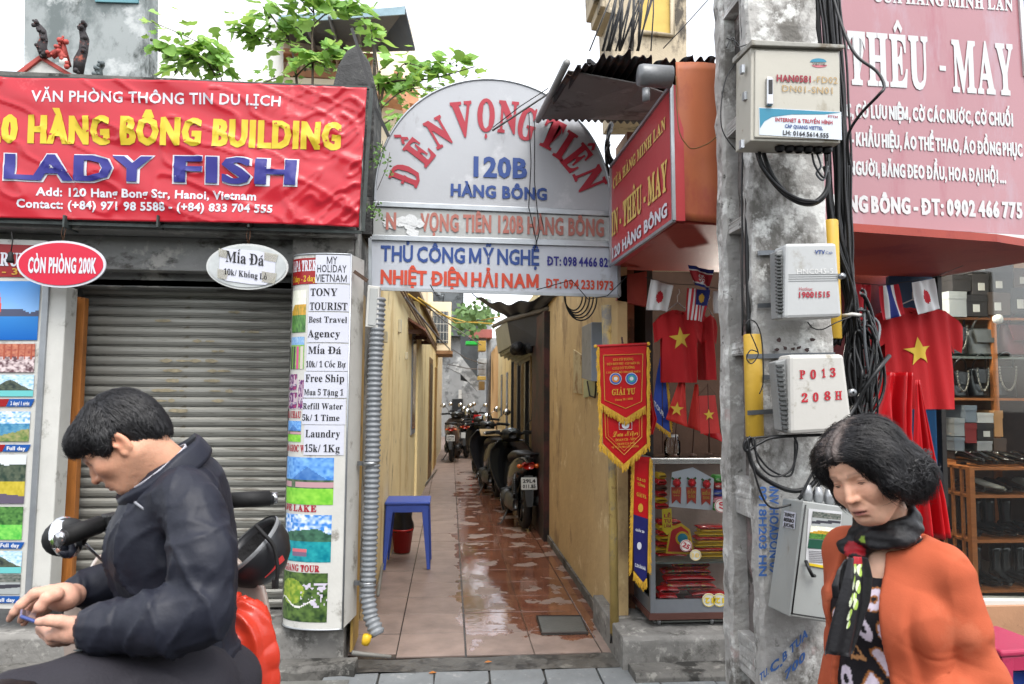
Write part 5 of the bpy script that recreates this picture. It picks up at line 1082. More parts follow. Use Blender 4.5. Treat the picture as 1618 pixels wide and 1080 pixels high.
mb = MB(); mb.tube([P(1020, 438, 4.0), P(1060, 448, 4.02), P(1100, 450, 4.0), P(1152, 458, 4.0)], .002, n=5); mb.tube([P(1345, 446, 3.7), P(1390, 450, 3.66), P(1440, 444, 3.66), P(1480, 436, 3.7), P(1560, 404, 4.3)], .002, n=5); mb.build('bunting_string', black, label='thin string carrying the small national flags', cat='string')
def furl(name, label, pts, Y, mat, n=40):
    """pts: (left x, right x, y) rows from top to bottom"""
    mb = MB(); m_ = len(pts)-1
    def fn(u, v):
        k = min(m_-1, int(v*m_)); t = v*m_-k; a = pts[k]; b = pts[k+1]; l, r, y = [a[i]+(b[i]-a[i])*t for i in range(3)]; w_ = (r-l)/F*Y
        p = P(l+(r-l)*u, y, Y); return p+V((0, w_*.22*math.sin(u*math.pi*5)*math.sin(math.pi*min(1, u*1.0))+w_*.1*math.sin(u*23+v*3), 0))
    mb.grid(fn, n, 24); return mb.build(name, mat, label=label, cat='flag', solid=.002)
satin = M('red_satin', (186, 14, 24), .38, var=.06, bump=.1, bscale=20)
furl('furled_flag', 'tall furled red satin flag hanging down behind the woman', [(1447, 1453, 600), (1446, 1462, 650), (1444, 1476, 720), (1444, 1494, 790), (1444, 1506, 850)], 3.2, satin)
furl('furled_flag', 'red draped flag below the large shirt near the cables', [(1392, 1440, 588), (1386, 1438, 640), (1384, 1440, 680), (1384, 1450, 760)], 3.6, satin)
# ================================================================ concrete utility pole with its boxes and cables
pole = thing('utility_pole', 'weathered concrete utility pole carrying telecom boxes and cable bundles', 'utility pole', V((1.3, 2.8, 0)))
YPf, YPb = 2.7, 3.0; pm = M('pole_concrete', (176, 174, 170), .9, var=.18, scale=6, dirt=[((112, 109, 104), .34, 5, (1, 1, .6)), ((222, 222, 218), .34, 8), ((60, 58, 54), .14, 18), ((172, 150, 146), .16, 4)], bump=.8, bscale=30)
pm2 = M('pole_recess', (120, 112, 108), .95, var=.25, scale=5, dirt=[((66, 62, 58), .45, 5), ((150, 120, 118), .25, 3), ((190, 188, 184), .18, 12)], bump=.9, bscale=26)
xF = lambda z: P(1199, 600, YPf).x-.0085*z; xFr = lambda z: P(1322, 600, YPf).x-.028*(z-1.5)
def rough_prism(mb, f0, f1, y0, y1, z0, z1, n=60, a=.006):
    """tapering post with worn arrises; f0,f1 give the left and right edge at height z"""
    vs = []; rr = random.Random(int(z1*100+y0*1000)); m_ = 12
    for i in range(n+1):
        z = z0+(z1-z0)*i/n; j = lambda s=1: rr.uniform(-a, a)*s; l, r = f0(z), f1(z); c = .012
        ring = [(l+c+j(), y0+j(.5)), ((l+r)/2+j(), y0+j(.5)), (r-c+j(), y0+j(.5)), (r+j(.5), y0+c+j()), (r, y1), (l+j(), y1), (l+j(.5), y0+c+j())]
        vs += [(x, y, z) for x, y in ring]
    k = 7; mb.add(vs, [(i*k+q, i*k+(q+1) % k, (i+1)*k+(q+1) % k, (i+1)*k+q) for i in range(n) for q in range(k)]+[tuple(range(k))[::-1], tuple(n*k+q for q in range(k))], smooth=False)
mb = MB(); rough_prism(mb, xF, xFr, YPf, YPf+.075, -.02, 3.6); mb.build('front_flange', pm, pole)
mb = MB(); xB = lambda z: P(1151, 600, YPb-.05).x-.004*z; rough_prism(mb, xB, lambda z: xFr(z)+.03, YPb-.05, YPb+.03, -.02, 3.6); mb.build('rear_flange', pm, pole)
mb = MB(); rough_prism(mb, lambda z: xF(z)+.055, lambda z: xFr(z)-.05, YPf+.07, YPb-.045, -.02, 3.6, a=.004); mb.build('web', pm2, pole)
for (ya, yb) in ((-20, 12), (185, 205), (345, 362), (540, 560), (755, 815), (1008, 1070)):
    za, zb2 = P(1180, yb, 2.85).z, P(1180, ya, 2.85).z; mb = MB(); rough_prism(mb, lambda z: xF(z)+.008, lambda z: xF(z)+.07, YPf+.05, YPb-.02, za, zb2, n=8, a=.005); mb.build('rung', pm, pole)
pf = YP(YPf-.008)
def lettv(mb, pl, s, style, x, y0, y1, h, off=.002):
    """text running down the surface"""
    v, f, _ = tmesh(s, style); A = pl(x, y0, off); B = pl(x+.0*(y1-y0), y1, off); Rr = (pl(x+h, y0, off)-A).dot(pl.r)
    mb.add([A+(B-A)*p[0]+pl.r*(Rr*(p[1])) for p in v], f)
sten = M('blue_stencil', (64, 104, 168), .8, var=.3, bump=0)
for a in (('0918H203 HN', 'black', 1199, 768, 910, 12), ('INV HOADON 09', 'black', 1216, 768, 905, 14)): mb = MB(); lettv(mb, pf, *a); mb.build('blue_stencil', sten, pole)
for a in (('B TUA', 'fat', 1236, 1046, 1276, 1004, 14), ('C.', 'fat', 1216, 1064, 1236, 1050, 16), ('700', 'fat', 1240, 1074, 1272, 1040, 14), ('TU.', 'fat', 1200, 1076, 1214, 1064, 12)): mb = MB(); lett(mb, pf, *a, off=.003); mb.build('blue_graffiti', sten, pole)
mb = MB(); rr = random.Random(9);
for (x, y) in ((1227, 552), (1240, 549), (1252, 551), (1262, 549), (1275, 552), (1283, 536), (1231, 537)):
    mb.slab([pf(x+rr.uniform(2, 6)*math.cos(a), y+rr.uniform(1.5, 4.5)*math.sin(a), .003) for a in [k*math.pi/4 for k in range(8)]], (0, -.0003, 0))
mb.build('paint_dabs', M('dark_paint_dabs', (70, 52, 50), .8, var=.5, scale=40), pole, kind='stuff')
bst = M('steel_band', (120, 124, 128), .4, .7, var=.15, bump=.1)
for (y0, y1, xa, xb) in ((400, 398, 1196, 1248), (483, 481, 1196, 1248), (563, 560, 1178, 1318), (596, 594, 1204, 1245), (652, 648, 1180, 1243)):
    mb = MB(); a, b = pf(xa, y0, .008), pf(xb, y1, .008); mb.slab([a-V((0, 0, .009)), b-V((0, 0, .009)), b+V((0, 0, .009)), a+V((0, 0, .009))], (0, .004, 0)); mb.build('steel_band', bst, pole)
cm = M('cabinet_paint', (186, 182, 170), .5, var=.05, scale=3, dirt=[((150, 142, 124), .22, 5, (1, 1, .5)), ((130, 110, 88), .08, 14)], bump=.06)
def hexa(fq, back): return fq, back
YC = 2.45; c1 = thing('telecom_cabinet', 'large cream metal telecom cabinet at the top of the pole with a sticker', 'cabinet', P(1257, 225, YC)); cpn = YP(YC)
MB().slab([cpn(1187, 74), cpn(1327, 79), cpn(1328, 226), cpn(1186, 222)], (-.004, .13, 0)).build('case', cm, c1, bev=.004)
MB().slab([cpn(1192, 80, .008), cpn(1324, 84, .008), cpn(1325, 222, .008), cpn(1191, 218, .008)], (0, .01, 0)).build('door', cm, c1, bev=.004)
MB().slab([cpn(1184, 66, .02), cpn(1330, 74, .02), cpn(1330, 80, .02), cpn(1184, 75, .02)], (-.004, .17, .01)).build('roof_lid', M('lid_paint', (150, 148, 140), .5, dirt=[((110, 100, 84), .4, 8)]), c1, bev=.003)
hd = MB(); a, b = cpn(1213, 128, .022), cpn(1213, 166, .022); hd.slab([a+V((-.012, 0, .008)), a+V((.012, 0, .008)), b+V((.013, 0, -.008)), b+V((-.013, 0, -.008))], (0, .018, 0)); hd.build('handle', M('chrome', (190, 190, 192), .2, .9, var=.05, bump=0), c1, bev=.006)
mb = MB(); mb.slab([cpn(1210, 130, .025), cpn(1216, 130, .025), cpn(1216, 152, .025), cpn(1210, 152, .025)], (0, .004, 0)); mb.build('handle_slot', black, c1)
stf = M('sticker_white', (206, 214, 222), .35, var=.03, bump=0); teal = M('teal_print', (36, 128, 156), .4, var=.05, bump=0)
MB().slab([cpn(1197, 171, .0095), cpn(1327, 178, .0095), cpn(1328, 222, .0095), cpn(1198, 214, .0095)], (0, .001, 0)).build('sticker', stf, c1)
mb = MB(); mb.slab([cpn(1198, 172, .0105), cpn(1326, 179, .0105), cpn(1300, 182, .0105), cpn(1250, 182, .0105), cpn(1218, 186, .0105), cpn(1206, 193, .0105), cpn(1199, 204, .0105)], (0, .0005, 0)); mb.build('teal_swoosh', teal, c1)
for (s, st, *r_) , m_ in ((('INTERNET & TRUYỀN HÌNH', 'black', 1223, 193, 1313, 198, 6), ink_red), (('CÁP QUANG VIETTEL', 'black', 1238, 203, 1298, 207, 5.5), ink_blue), (('LH: 0164.5614.555', 'black', 1235, 214, 1307, 219, 7), ink_black), (('FTTH', 'black', 1306, 187, 1321, 188, 3.5), ink_red), (('HAN0581', 'fat', 1225, 130, 1279, 132, 10.5), M('maroon_stencil', (150, 44, 60), .7, bump=0)), (('-FD02', 'sans', 1283, 132, 1321, 134, 10), M('tan_stencil', (180, 150, 104), .7, bump=0)), (('DN01-SN01', 'sans', 1234, 146, 1313, 150, 10), M('tan_stencil', (180, 150, 104))), (('VIETTEL', 'black', 1281, 104, 1303, 105, 3.2), ink_black)): L1(c1, cpn, m_, s, st, *r_, off=.0115)
mb = MB(); mb.slab([cpn(1291+13*math.cos(a), 99.5-6*math.sin(a), .0095) for a in [math.pi*k/10 for k in range(11)]], (0, .0005, 0)); mb.build('logo_top', teal, c1); mb = MB(); mb.slab([cpn(1293+12*math.cos(a), 104+4*math.sin(a), .0095) for a in [math.pi*k/10 for k in range(11)]], (0, .0005, 0)); mb.build('logo_base', M('pink_print', (200, 110, 120), .4, bump=0), c1)
for k in range(6):
    p = P(1232+k*15, 231+k*.6, YC+.05); mb = MB(); mb.lathe(p, [(.012, -.02), (.018, -.012), (.018, .004), (.014, .006), (.014, .02)], 10); mb.build('cable_gland', black, c1)
for (px, py) in ((1175, 102), (1179, 145), (1174, 222)): MB().box(cpn(px+10, py)+V((-.012, .04, 0)), (.012, .02, .03)).build('hinge', alu, c1)
mb = MB(); a, b = P(1200, 245, 2.68), P(1300, 240, 2.68)
c2 = thing('fibre_box', 'light grey plastic fibre box with a red hotline number on the pole', 'telecom box', P(1285, 503, 2.52)); p2_ = YP(2.54)
gp = M('light_grey_plastic', (186, 188, 188), .5, var=.03, dirt=[((160, 158, 150), .2, 6)], bump=.03)
MB().slab([p2_(1241, 384), p2_(1322, 383), p2_(1331, 500), p2_(1239, 503)], (0, .1, 0)).build('cover', gp, c2, bev=.012)
mb = MB(); mb.slab([p2_(1231, 394, -.02), p2_(1243, 392, -.02), p2_(1243, 502, -.02), p2_(1233, 502, -.02)], (0, .06, 0)); mb.build('back_shell', M('mid_grey_plastic', (140, 142, 142), .5), c2, bev=.004)
for k in range(17): p = p2_(1233+k*.1, 402+k*5.6, -.015); MB().box(p, (.024, .012, .005)).build('vent_fin', M('vent_dark', (76, 78, 78), .6), c2)
for k in range(4): a, b = p2_(1246, 434+k*3.4, .0015), p2_(1325, 433+k*3.4, .0015); MB().slab([a, b, b+V((0, 0, .002)), a+V((0, 0, .002))], (0, .002, 0)).build('groove', M('mid_grey_plastic', (140, 142, 142)), c2)
mb = MB(); p = p2_(1330, 436, .0); mb.lathe(p, [(.0, -.01), (.012, -.008), (.012, .01), (0, .012)], 12, ax=(0, 1, 0)); mb.build('lock', steel, c2)
for m_, a in ((ink_blue, ('VTV', 'fat', 1287, 401, 1303, 401, 6)), (ink_blue, ('Cab', 'sans', 1304, 401, 1315, 401, 4)), (ink_red, ('Hotline:', 'sans', 1262, 459, 1284, 459, 5.5)), (ink_red, ('19001515', 'fat', 1262, 470, 1311, 469, 9)), (M('pale_stencil', (216, 216, 214), .6, bump=0), ('HNC045-5', 'sans', 1259, 433, 1316, 432, 8))): L1(c2, p2_, m_, *a, off=.003)
c3 = thing('terminal_box', 'white plastic terminal box stencilled P013 208H in red on the pole', 'telecom box', P(1300, 685, 2.5)); p3_ = YP(2.5)
MB().slab([p3_(1247, 560), p3_(1334, 559), p3_(1349, 680), p3_(1249, 686)], (0, .1, 0)).build('cover', M('white_box', (196, 194, 188), .5, var=.04, dirt=[((150, 144, 130), .22, 8)], bump=.04), c3, bev=.014)
mb = MB(); mb.slab([p3_(1230, 571, -.025), p3_(1249, 566, -.025), p3_(1250, 684, -.025), p3_(1240, 680, -.025)], (0, .06, 0)); mb.build('back_shell', M('mid_grey_plastic', (140, 142, 142)), c3, bev=.004)
for k in range(14): p = p3_(1236+k*.75, 577+k*7.6, -.02); MB().box(p, (.026, .012, .008)).build('vent_fin', M('vent_dark', (76, 78, 78)), c3)
stn = M('red_stencil', (176, 30, 44), .7, var=.15, bump=0)
for ch, x, y, w_ in (('P', 1263, 598, 9), ('0', 1280, 598, 9), ('1', 1298, 596, 6), ('3', 1311, 595, 9), ('2', 1266, 635, 10), ('0', 1284, 634, 9), ('8', 1302, 632, 10), ('H', 1319, 631, 11)):
    mb = MB(); lett(mb, p3_, ch, 'slab', x, y, x+w_, y-.4, 13, off=.003); mb.build('stencil_letter', stn, c3)
mb = MB(); p = p3_(1349, 620, -.01); mb.lathe(p, [(.004, -.008), (.014, -.008), (.014, .01), (.004, .012)], 12, ax=(0, 1, 0)); mb.build('lock_ring', steel, c3)
c4 = thing('tilted_cabinet', 'grey metal cabinet tilted on the pole behind the woman with posters on its door', 'cabinet', P(1280, 975, 2.4)); g4 = M('grey_cabinet', (160, 164, 162), .45, var=.04, dirt=[((130, 122, 108), .2, 6, (1, 1, .5)), ((120, 70, 40), .05, 20)], bump=.05)
tl, bl_, et, eb2, rt, rb = P(1237, 787, 2.64), P(1213, 958, 2.64), P(1269, 791, 2.42), P(1247, 974, 2.42), P(1372, 806, 2.44), P(1352, 990, 2.44)
bk_ = V((.03, .22, 0)); MB().add([tl, bl_, et, eb2, rt, rb, rt+bk_, rb+bk_], [(0, 1, 3, 2), (2, 3, 5, 4), (4, 5, 7, 6), (0, 2, 4, 6), (1, 7, 5, 3), (0, 6, 7, 1)]).build('case', g4, c4, bev=.004)
p4_ = Plane(et, (rb-et).cross(eb2-et), up=(et-eb2)); p4s = Plane(tl, (eb2-tl).cross(et-tl), up=(et-eb2))
mb = MB(); mb.tube([P(1273, 797, 2.41), P(1251, 970, 2.41)], .003, n=4); mb.tube([P(1250, 969, 2.41), P(1350, 984, 2.43)], .003, n=4); mb.build('door_seam', black, c4)
MB().slab([p4s(1241, 806, .003), p4s(1259, 810, .003), p4s(1257, 836, .003), p4s(1238, 832, .003)], (0, .001, 0)).build('sticker', paper, c4)
for k, s_ in enumerate(('TUVOT', 'BERBO', 'JUCHG')): L1(c4, p4s, ink_black, s_, 'fat', 1241-k*.6, 815+k*8, 1257-k*.6, 818.5+k*8, 6, off=.005)
MB().slab([p4_(1277, 803, .003), p4_(1330, 808, .003), p4_(1320, 900, .003), p4_(1272, 892, .003)], (0, .001, 0)).build('poster', M('poster_white', (204, 206, 208), .4, bump=0), c4)
qf = lambda a: (lambda u, v: (a[0]*(1-u)+a[1]*u)*(1-v)+(a[3]*(1-u)+a[2]*u)*v)
picture(c4, qf([p4_(1281, 830, .005), p4_(1326, 834, .005), p4_(1328, 812, .005), p4_(1283, 807, .005)]), 'boat', 20, 12, 'poster_photo'); picture(c4, qf([p4_(1277, 850, .005), p4_(1324, 854, .005), p4_(1326, 834, .005), p4_(1280, 829, .005)]), 'plateau', 20, 12, 'poster_photo')
MB().slab([p4_(1277, 851, .005), p4_(1325, 855, .005), p4_(1322, 869, .005), p4_(1275, 865, .005)], (0, .001, 0)).build('green_band', M('dark_green_print', (34, 84, 66), .4, bump=0), c4)
for k in range(7): MB().slab([p4_(1277, 869+k*2.8, .005), p4_(1318, 872+k*2.8, .005), p4_(1318, 873+k*2.8, .005), p4_(1277, 870+k*2.8, .005)], (0, .0005, 0)).build('text_line', M('grey_text', (120, 120, 124), .6, bump=0), c4)
MB().slab([p4_(1273, 888, .005), p4_(1320, 896, .005), p4_(1320, 900, .005), p4_(1272, 892, .005)], (0, .001, 0)).build('yellow_band', ink_yel, c4)
mb = MB(); mb.tube([p4_(1270, 884, .012), p4_(1271, 896, .03), p4_(1276, 906, .03), p4_(1284, 908, .012)], .006, n=8); mb.build('handle', black, c4)
for k in range(4): p = P(1276+k*17, 787+k*3, 2.52); mb = MB(); mb.lathe(p, [(.0, .05), (.012, .048), (.018, .02), (.018, 0), (.012, -.01)], 10); mb.build('insulator_cap', M('grey_cap', (150, 152, 154), .3, .4), c4)
ygm = M('yellow_guard', (206, 166, 56), .5, var=.08, dirt=[((160, 130, 70), .2, 7)], bump=.1)
for (lb, x, y0, y1, r_, Y_) in (('yellow plastic cable guard strapped to the left edge of the pole', 1191, 528, 690, .035, 2.72), ('yellow plastic cable guard running behind the two pole boxes', 1316, 348, 535, .03, 2.74)):
    mb = MB(); a, b = P(x+2, y1, Y_), P(x-2 if x < 1200 else x-4, y0, Y_); mb.lathe(a, [(r_*.9, 0), (r_, .004), (r_, (b-a).length-.004), (r_*.9, (b-a).length)], 16, ax=(b-a), ref=(1, 0, 0)); mb.build('cable_guard', ygm, label=lb, cat='cable guard', group='yellow cable guards on the pole')
cbm = M('cable_black', (24, 25, 27), .45, var=.3, bump=.1)
def wob(pts, amp, n=14, rr=random):
    out = []
    for i in range(len(pts)-1):
        for k in range(n): t = k/n; out.append(pts[i].lerp(pts[i+1], t))
    out.append(pts[-1]); ph = [rr.uniform(0, 6) for _ in range(4)]
    return [p+V((amp*math.sin(i*.31+ph[0])+amp*.5*math.sin(i*.83+ph[1]), amp*math.sin(i*.27+ph[2]), amp*.3*math.sin(i*.5+ph[3]))) for i, p in enumerate(out)]
def smooth(pts, n=8):
    out = []; pts = [pts[0]]+list(pts)+[pts[-1]]
    for i in range(1, len(pts)-2):
        p0, p1, p2, p3 = pts[i-1:i+3]
        for k in range(n):
            t = k/n; out.append(.5*((2*p1)+(p2-p0)*t+(2*p0-5*p1+4*p2-p3)*t*t+(3*p1-p0-3*p2+p3)*t**3))
    return out+[pts[-2]]
cbd = thing('cable_bundle', 'thick vertical bundle of black cables hanging beside the pole', 'cables', P(1350, 700, 2.9))
for k in range(24):
    x0_ = 1306+k*1.5+random.uniform(-4, 4); Y_ = 2.82+random.uniform(-.08, .1); pts = [P(x0_-18, -30, Y_), P(x0_-4, 150, Y_), P(x0_+6+random.uniform(-4, 4), 350, Y_), P(1344+random.uniform(-9, 9), 470, Y_), P(1350+random.uniform(-10, 14), 600, Y_), P(1350+random.uniform(-16, 24), 720, Y_)]
    if k % 4 == 3: pts = pts[:4]+[P(1320+random.uniform(-8, 8), 545, Y_)]
    mb = MB(); mb.tube(wob(smooth(pts, 5), .005, 2), random.choice([.005, .006, .008, .010]), n=6); mb.build('cable', cbm, cbd)
for k in range(16):
    cx, cy = 1362+random.uniform(-8, 10), 575+random.uniform(-40, 45); rx, ry = random.uniform(10, 26), random.uniform(40, 90); Y_ = 2.78+random.uniform(-.05, .06)
    mb = MB(); mb.tube([P(cx+rx*math.cos(a)+4*math.sin(a*3+k), cy+ry*math.sin(a), Y_+.02*math.sin(a*2+k)) for a in [2*math.pi*(.72+q/30*(.55+.3*(k % 3))) for q in range(31)]], random.choice([.004, .006, .008]), n=6); mb.build('loop', cbm if k % 4 else M('cable_grey', (92, 96, 100), .4), cbd)
mb = MB(); mb.tube([P(1330, 499, 2.74), P(1346, 496, 2.7), P(1362, 498, 2.76)], .008, n=6); mb.build('cable_tie', white_p, cbd)
mb = MB(); mb.tube(smooth([P(1405, 562, 2.75), P(1390, 580, 2.7), P(1372, 605, 2.7), P(1352, 640, 2.72), P(1334, 668, 2.7)]), .009, n=8); mb.build('cable', cbm, cbd)
lc = thing('left_cables', 'pair of thick black cables running down the recessed edge of the pole', 'cables', P(1182, 525, 2.8))
for k, (x0_, x1_, r_) in enumerate(((1175, 1172, .004), (1180, 1183, .011), (1186, 1187, .012), (1191, 1190, .006), (1170, 1186, .003))):
    mb = MB(); mb.tube(wob([P(x0_, -30, 2.76), P((x0_+x1_)/2, 250, 2.76), P(x1_, 530, 2.74)], .002), r_, n=7); mb.build('cable', cbm, lc)
lo = thing('looped_cables', 'black cables looping under the upper telecom cabinet', 'cables', P(1250, 320, 2.6))
for k, pts in enumerate(([(1196, 238), (1208, 268), (1240, 306), (1275, 322), (1300, 312), (1309, 285), (1303, 262)], [(1205, 238), (1222, 280), (1255, 316), (1285, 320), (1306, 300), (1308, 270)], [(1200, 240), (1203, 262), (1230, 295), (1262, 314), (1292, 318)], [(1290, 240), (1297, 262), (1290, 274), (1301, 284), (1308, 262)], [(1283, 242), (1288, 262), (1302, 280), (1306, 255)])):
    mb = MB(); mb.tube(smooth([P(x, y, 2.6-.02*k) for x, y in pts]), [.010, .009, .007, .004, .004][k], n=8); mb.build('cable', cbm if k != 3 else M('cable_grey', (92, 96, 100)), lo)
lw_ = thing('slack_cables', 'slack thin cables looping below the yellow cable guard on the pole', 'cables', P(1240, 770, 2.6))
for k, pts in enumerate(([(1184, 690), (1182, 712), (1196, 745), (1230, 768), (1262, 775), (1290, 758), (1318, 700)], [(1190, 690), (1190, 705), (1215, 740), (1250, 750), (1256, 700), (1250, 688), (1180, 692)], [(1186, 690), (1176, 700), (1180, 712), (1200, 700), (1230, 690), (1330, 686)], [(1192, 692), (1198, 730), (1222, 752), (1250, 742), (1260, 706), (1255, 690)], [(1180, 692), (1196, 760), (1216, 800), (1250, 797)], [(1318, 700), (1300, 740), (1280, 770), (1262, 788)], [(1326, 704), (1310, 745), (1296, 762), (1280, 790)], [(1310, 698), (1290, 735), (1264, 785)])):
    mb = MB(); mb.tube(smooth([P(x, y, 2.58-.01*k) for x, y in pts]), [.009, .004, .006, .004, .004, .007, .006, .005][k], n=7); mb.build('cable', cbm, lw_)
tw = thing('thin_wires', 'thin wires curling around the yellow guard and boxes', 'wires', P(1190, 600, 2.6))
for pts in ([(1178, 512), (1184, 505), (1196, 512), (1204, 540), (1206, 600), (1200, 622)], [(1186, 527), (1194, 545), (1198, 560), (1188, 574), (1180, 566), (1186, 553), (1198, 556)], [(1345, 500), (1320, 510), (1300, 520), (1285, 518), (1276, 508)], [(1148, 60), (1165, 68), (1168, 90), (1145, 130), (1140, 200), (1165, 240)], [(1148, 75), (1155, 60), (1160, 62), (1164, 74), (1180, 70)]):
    mb = MB(); mb.tube(smooth([P(x, y, 2.6) for x, y in pts]), .0025, n=5); mb.build('wire', cbm, tw)
mb = MB(); mb.tube(smooth([P(1312, -20, 2.7), P(1330, 40, 2.66), P(1352, 86, 2.6), P(1385, 112, 2.55), P(1397, 136, 2.52), P(1388, 150, 2.52), P(1358, 182, 2.6), P(1340, 215, 2.66), P(1342, 260, 2.7)]), .006, n=7); mb.build('bowed_cable', cbm, label='single black cable bowing out in front of the large pink sign', cat='cable')
mb = MB(); mb.tube(smooth([P(1068, 120, 3.12), P(1072, 200, 3.1), P(1085, 228, 3.1), P(1098, 234, 3.1), P(1125, 222, 3.1), P(1138, 200, 3.1), P(1142, 130, 3.1), P(1150, 70, 3.0)]), .003, n=5); mb.build('orange_panel_wire', M('ochre_wire', (120, 84, 40), .6), label='thin wire drooping across the orange front panel', cat='wire')
cl_ = thing('coiled_cable', 'coiled black cables beside the red projecting sign and arch', 'cables', P(965, 240, 4.1))
for k in range(9):
    cx, cy = 968+k*1.5, 232+random.uniform(-12, 22); mb = MB(); mb.tube([P(cx+(11+k)*math.cos(a), cy+(26+2*k)*math.sin(a), 4.35+.02*math.sin(a*3+k)) for a in [math.pi*(.3+q/14) for q in range(15)]], .009, n=6); mb.build('loop', cbm, cl_)
ab = thing('arch_cables', 'small loops of black cable under the right end of the arched sign', 'cables', P(905, 480, 4.35))
for k in range(5):
    mb = MB(); mb.tube([P(906+14*math.cos(a)*(1+.2*k)+k*3, 468+(22+4*k)*math.sin(a), 4.4) for a in [math.pi*q/12 for q in range(13)]], .005, n=5); mb.build('loop', cbm, ab)
# ================================================================ corrugated awning over the arch's right shoulder
an = thing('corrugated_awning', 'dark rusty corrugated sheet awning above the arched sign and side sign', 'awning', P(1000, 130, 3.7))
rx0, rx1 = P(896, 95, 3.3).x, P(1152, 80, 3.3).x
cs = MB()
def csf(u, v):
    x = rx0+(rx1-rx0)*u; e = .009*math.sin(u*math.pi*2*20); j = (.05*math.sin(u*17+2)*math.sin(u*31)+.02*math.sin(u*83)) if v < .01 else 0
    return V((x-.02*v, 3.3+.95*v+j, 3.06+.07*min(1, u*4)*(1-v)+.12*v+e-.03*(1-min(1, u*7))*(1-v)))
cs.grid(csf, 240, 8); cs.build('corrugated_sheet', M('rusty_dark_sheet', (58, 56, 58), .75, .2, var=.35, scale=4, dirt=[((96, 72, 58), .3, 5), ((30, 30, 32), .35, 3)], bump=.3), an, solid=.004)
gb = M('grey_board', (120, 118, 116), .75, var=.15, scale=2, dirt=[((80, 76, 72), .35, 3), ((150, 148, 146), .2, 4)], bump=.2)
MB().slab([P(898, 112, 3.4), P(1008, 132, 3.4), P(1060, 150, 3.4), P(1055, 190, 4.1), P(955, 186, 4.15), P(852, 188, 4.15)], (0, 0, .006)).build('grey_underside_board', gb, an)
mb = MB(); mb.tube([P(896, 98, 3.3), P(850, 190, 4.2)], .018, n=6); mb.build('edge_angle', M('grey_angle', (140, 140, 138), .6), an)
mb = MB(); mb.tube([P(778, 206, 4.2), P(860, 152, 4.2), P(890, 130, 3.9)], .006, n=6); mb.build('stay_rod', gb, an)
for k, (x0, y0, x1, y1) in enumerate(((915, 105, 905, 150), (930, 96, 985, 140))): mb = MB(); mb.tube([P(x0, y0, 3.35), P(x1, y1, 3.9)], .014, n=4, smooth=False); mb.build('batten', M('dark_batten', (44, 42, 42), .7), an)
fl_ = thing('floodlight', 'grey metal cylinder lamp under the corrugated awning', 'lamp', P(1035, 125, 3.1)); mb = MB(); a, b = P(1008, 118, 3.12), P(1064, 122, 3.12); mb.lathe(a, [(0, 0), (.045, .002), (.05, .02), (.05, (b-a).length-.01), (.0, (b-a).length)], 20, ax=(b-a)); mb.build('housing', M('grey_housing', (130, 132, 134), .45, .3), fl_)
mb = MB(); a = P(1021, 160, 3.12); mb.lathe(a, [(0, 0), (.018, .001), (.018, .06), (0, .062)], 14, ax=(0, 0, 1)); mb.build('junction', M('grey_housing', (130, 132, 134)), fl_)
# ================================================================ display case and pennants
blk = MB(); irregular(blk, .955, 2.4, 3.92, 4.75, -.02, .18, 14, .01); blk.build('concrete_block', concrete, label='rough concrete step carrying the glass display case', cat='step', bev=.008)
blk = MB(); irregular(blk, .98, 2.6, 3.74, 3.915, -.03, .05, 10, .012); blk.build('low_kerb', conc_dark, label='low concrete kerb in front of the display case step', cat='kerb', bev=.005)
cX0, cX1, cY0, cY1, cZ0, cZ1 = 1.15, 1.8, 4.07, 4.48, .225, 1.13
dc_ = thing('display_case', 'aluminium framed glass display case full of red and yellow souvenirs', 'display case', V(((cX0+cX1)/2, 4.27, .18)))
MB().bx(cX0-.01, cX1, cY0-.01, cY1, cZ0, cZ0+.035).build('base_board', M('brown_base', (84, 50, 42), .6), dc_)
alb = M('case_aluminium', (150, 154, 160), .35, .7, var=.1, bump=.03)
for x in (cX0, cX1-.03):
    for y in (cY0, cY1-.03): MB().bx(x, x+.03, y, y+.03, cZ0+.035, cZ1).build('corner_post', alb, dc_, bev=.002)
MB().bx(cX0+.03, cX1-.03, cY0, cY0+.02, cZ0+.035, cZ0+.11).build('lower_rail', alb, dc_); MB().bx(cX0, cX0+.02, cY0+.03, cY1-.03, cZ0+.035, cZ0+.11).build('lower_rail', alb, dc_)
mb = MB(); mb.bx(cX0+.0, cX1, cY0-.008, cY0+.03, cZ1-.03, cZ1+.004); mb.build('top_rail', M('bright_rail', (190, 190, 186), .25, .8), dc_, bev=.006); MB().bx(cX0-.003, cX0+.03, cY0+.03, cY1, cZ1-.03, cZ1+.002).build('top_rail', alb, dc_)
MB().bx(cX0+.005, cX1, cY0+.035, cY1, cZ1-.006, cZ1).build('glass_top', gm_, dc_)
MB().bx(cX0+.03, cX1-.03, cY0+.006, cY0+.01, cZ0+.11, cZ1-.03).build('front_pane', gm_, dc_); MB().bx(cX0+.006, cX0+.01, cY0+.03, cY1-.03, cZ0+.11, cZ1-.03).build('side_pane', gm_, dc_)
shz = [P(1090, 978, cY0+.05).z, P(1090, 886, cY0+.05).z, P(1090, 808, cY0+.12).z]
for z in shz[:2]: MB().bx(cX0+.03, cX1-.03, cY0+.03, cY1-.03, z-.01, z).build('shelf', M('case_shelf', (120, 124, 120), .3), dc_)
MB().bx(cX0+.03, cX1-.03, cY1-.025, cY1-.02, cZ0, cZ1-.04).build('back_panel', M('case_back', (140, 120, 110), .6), dc_)
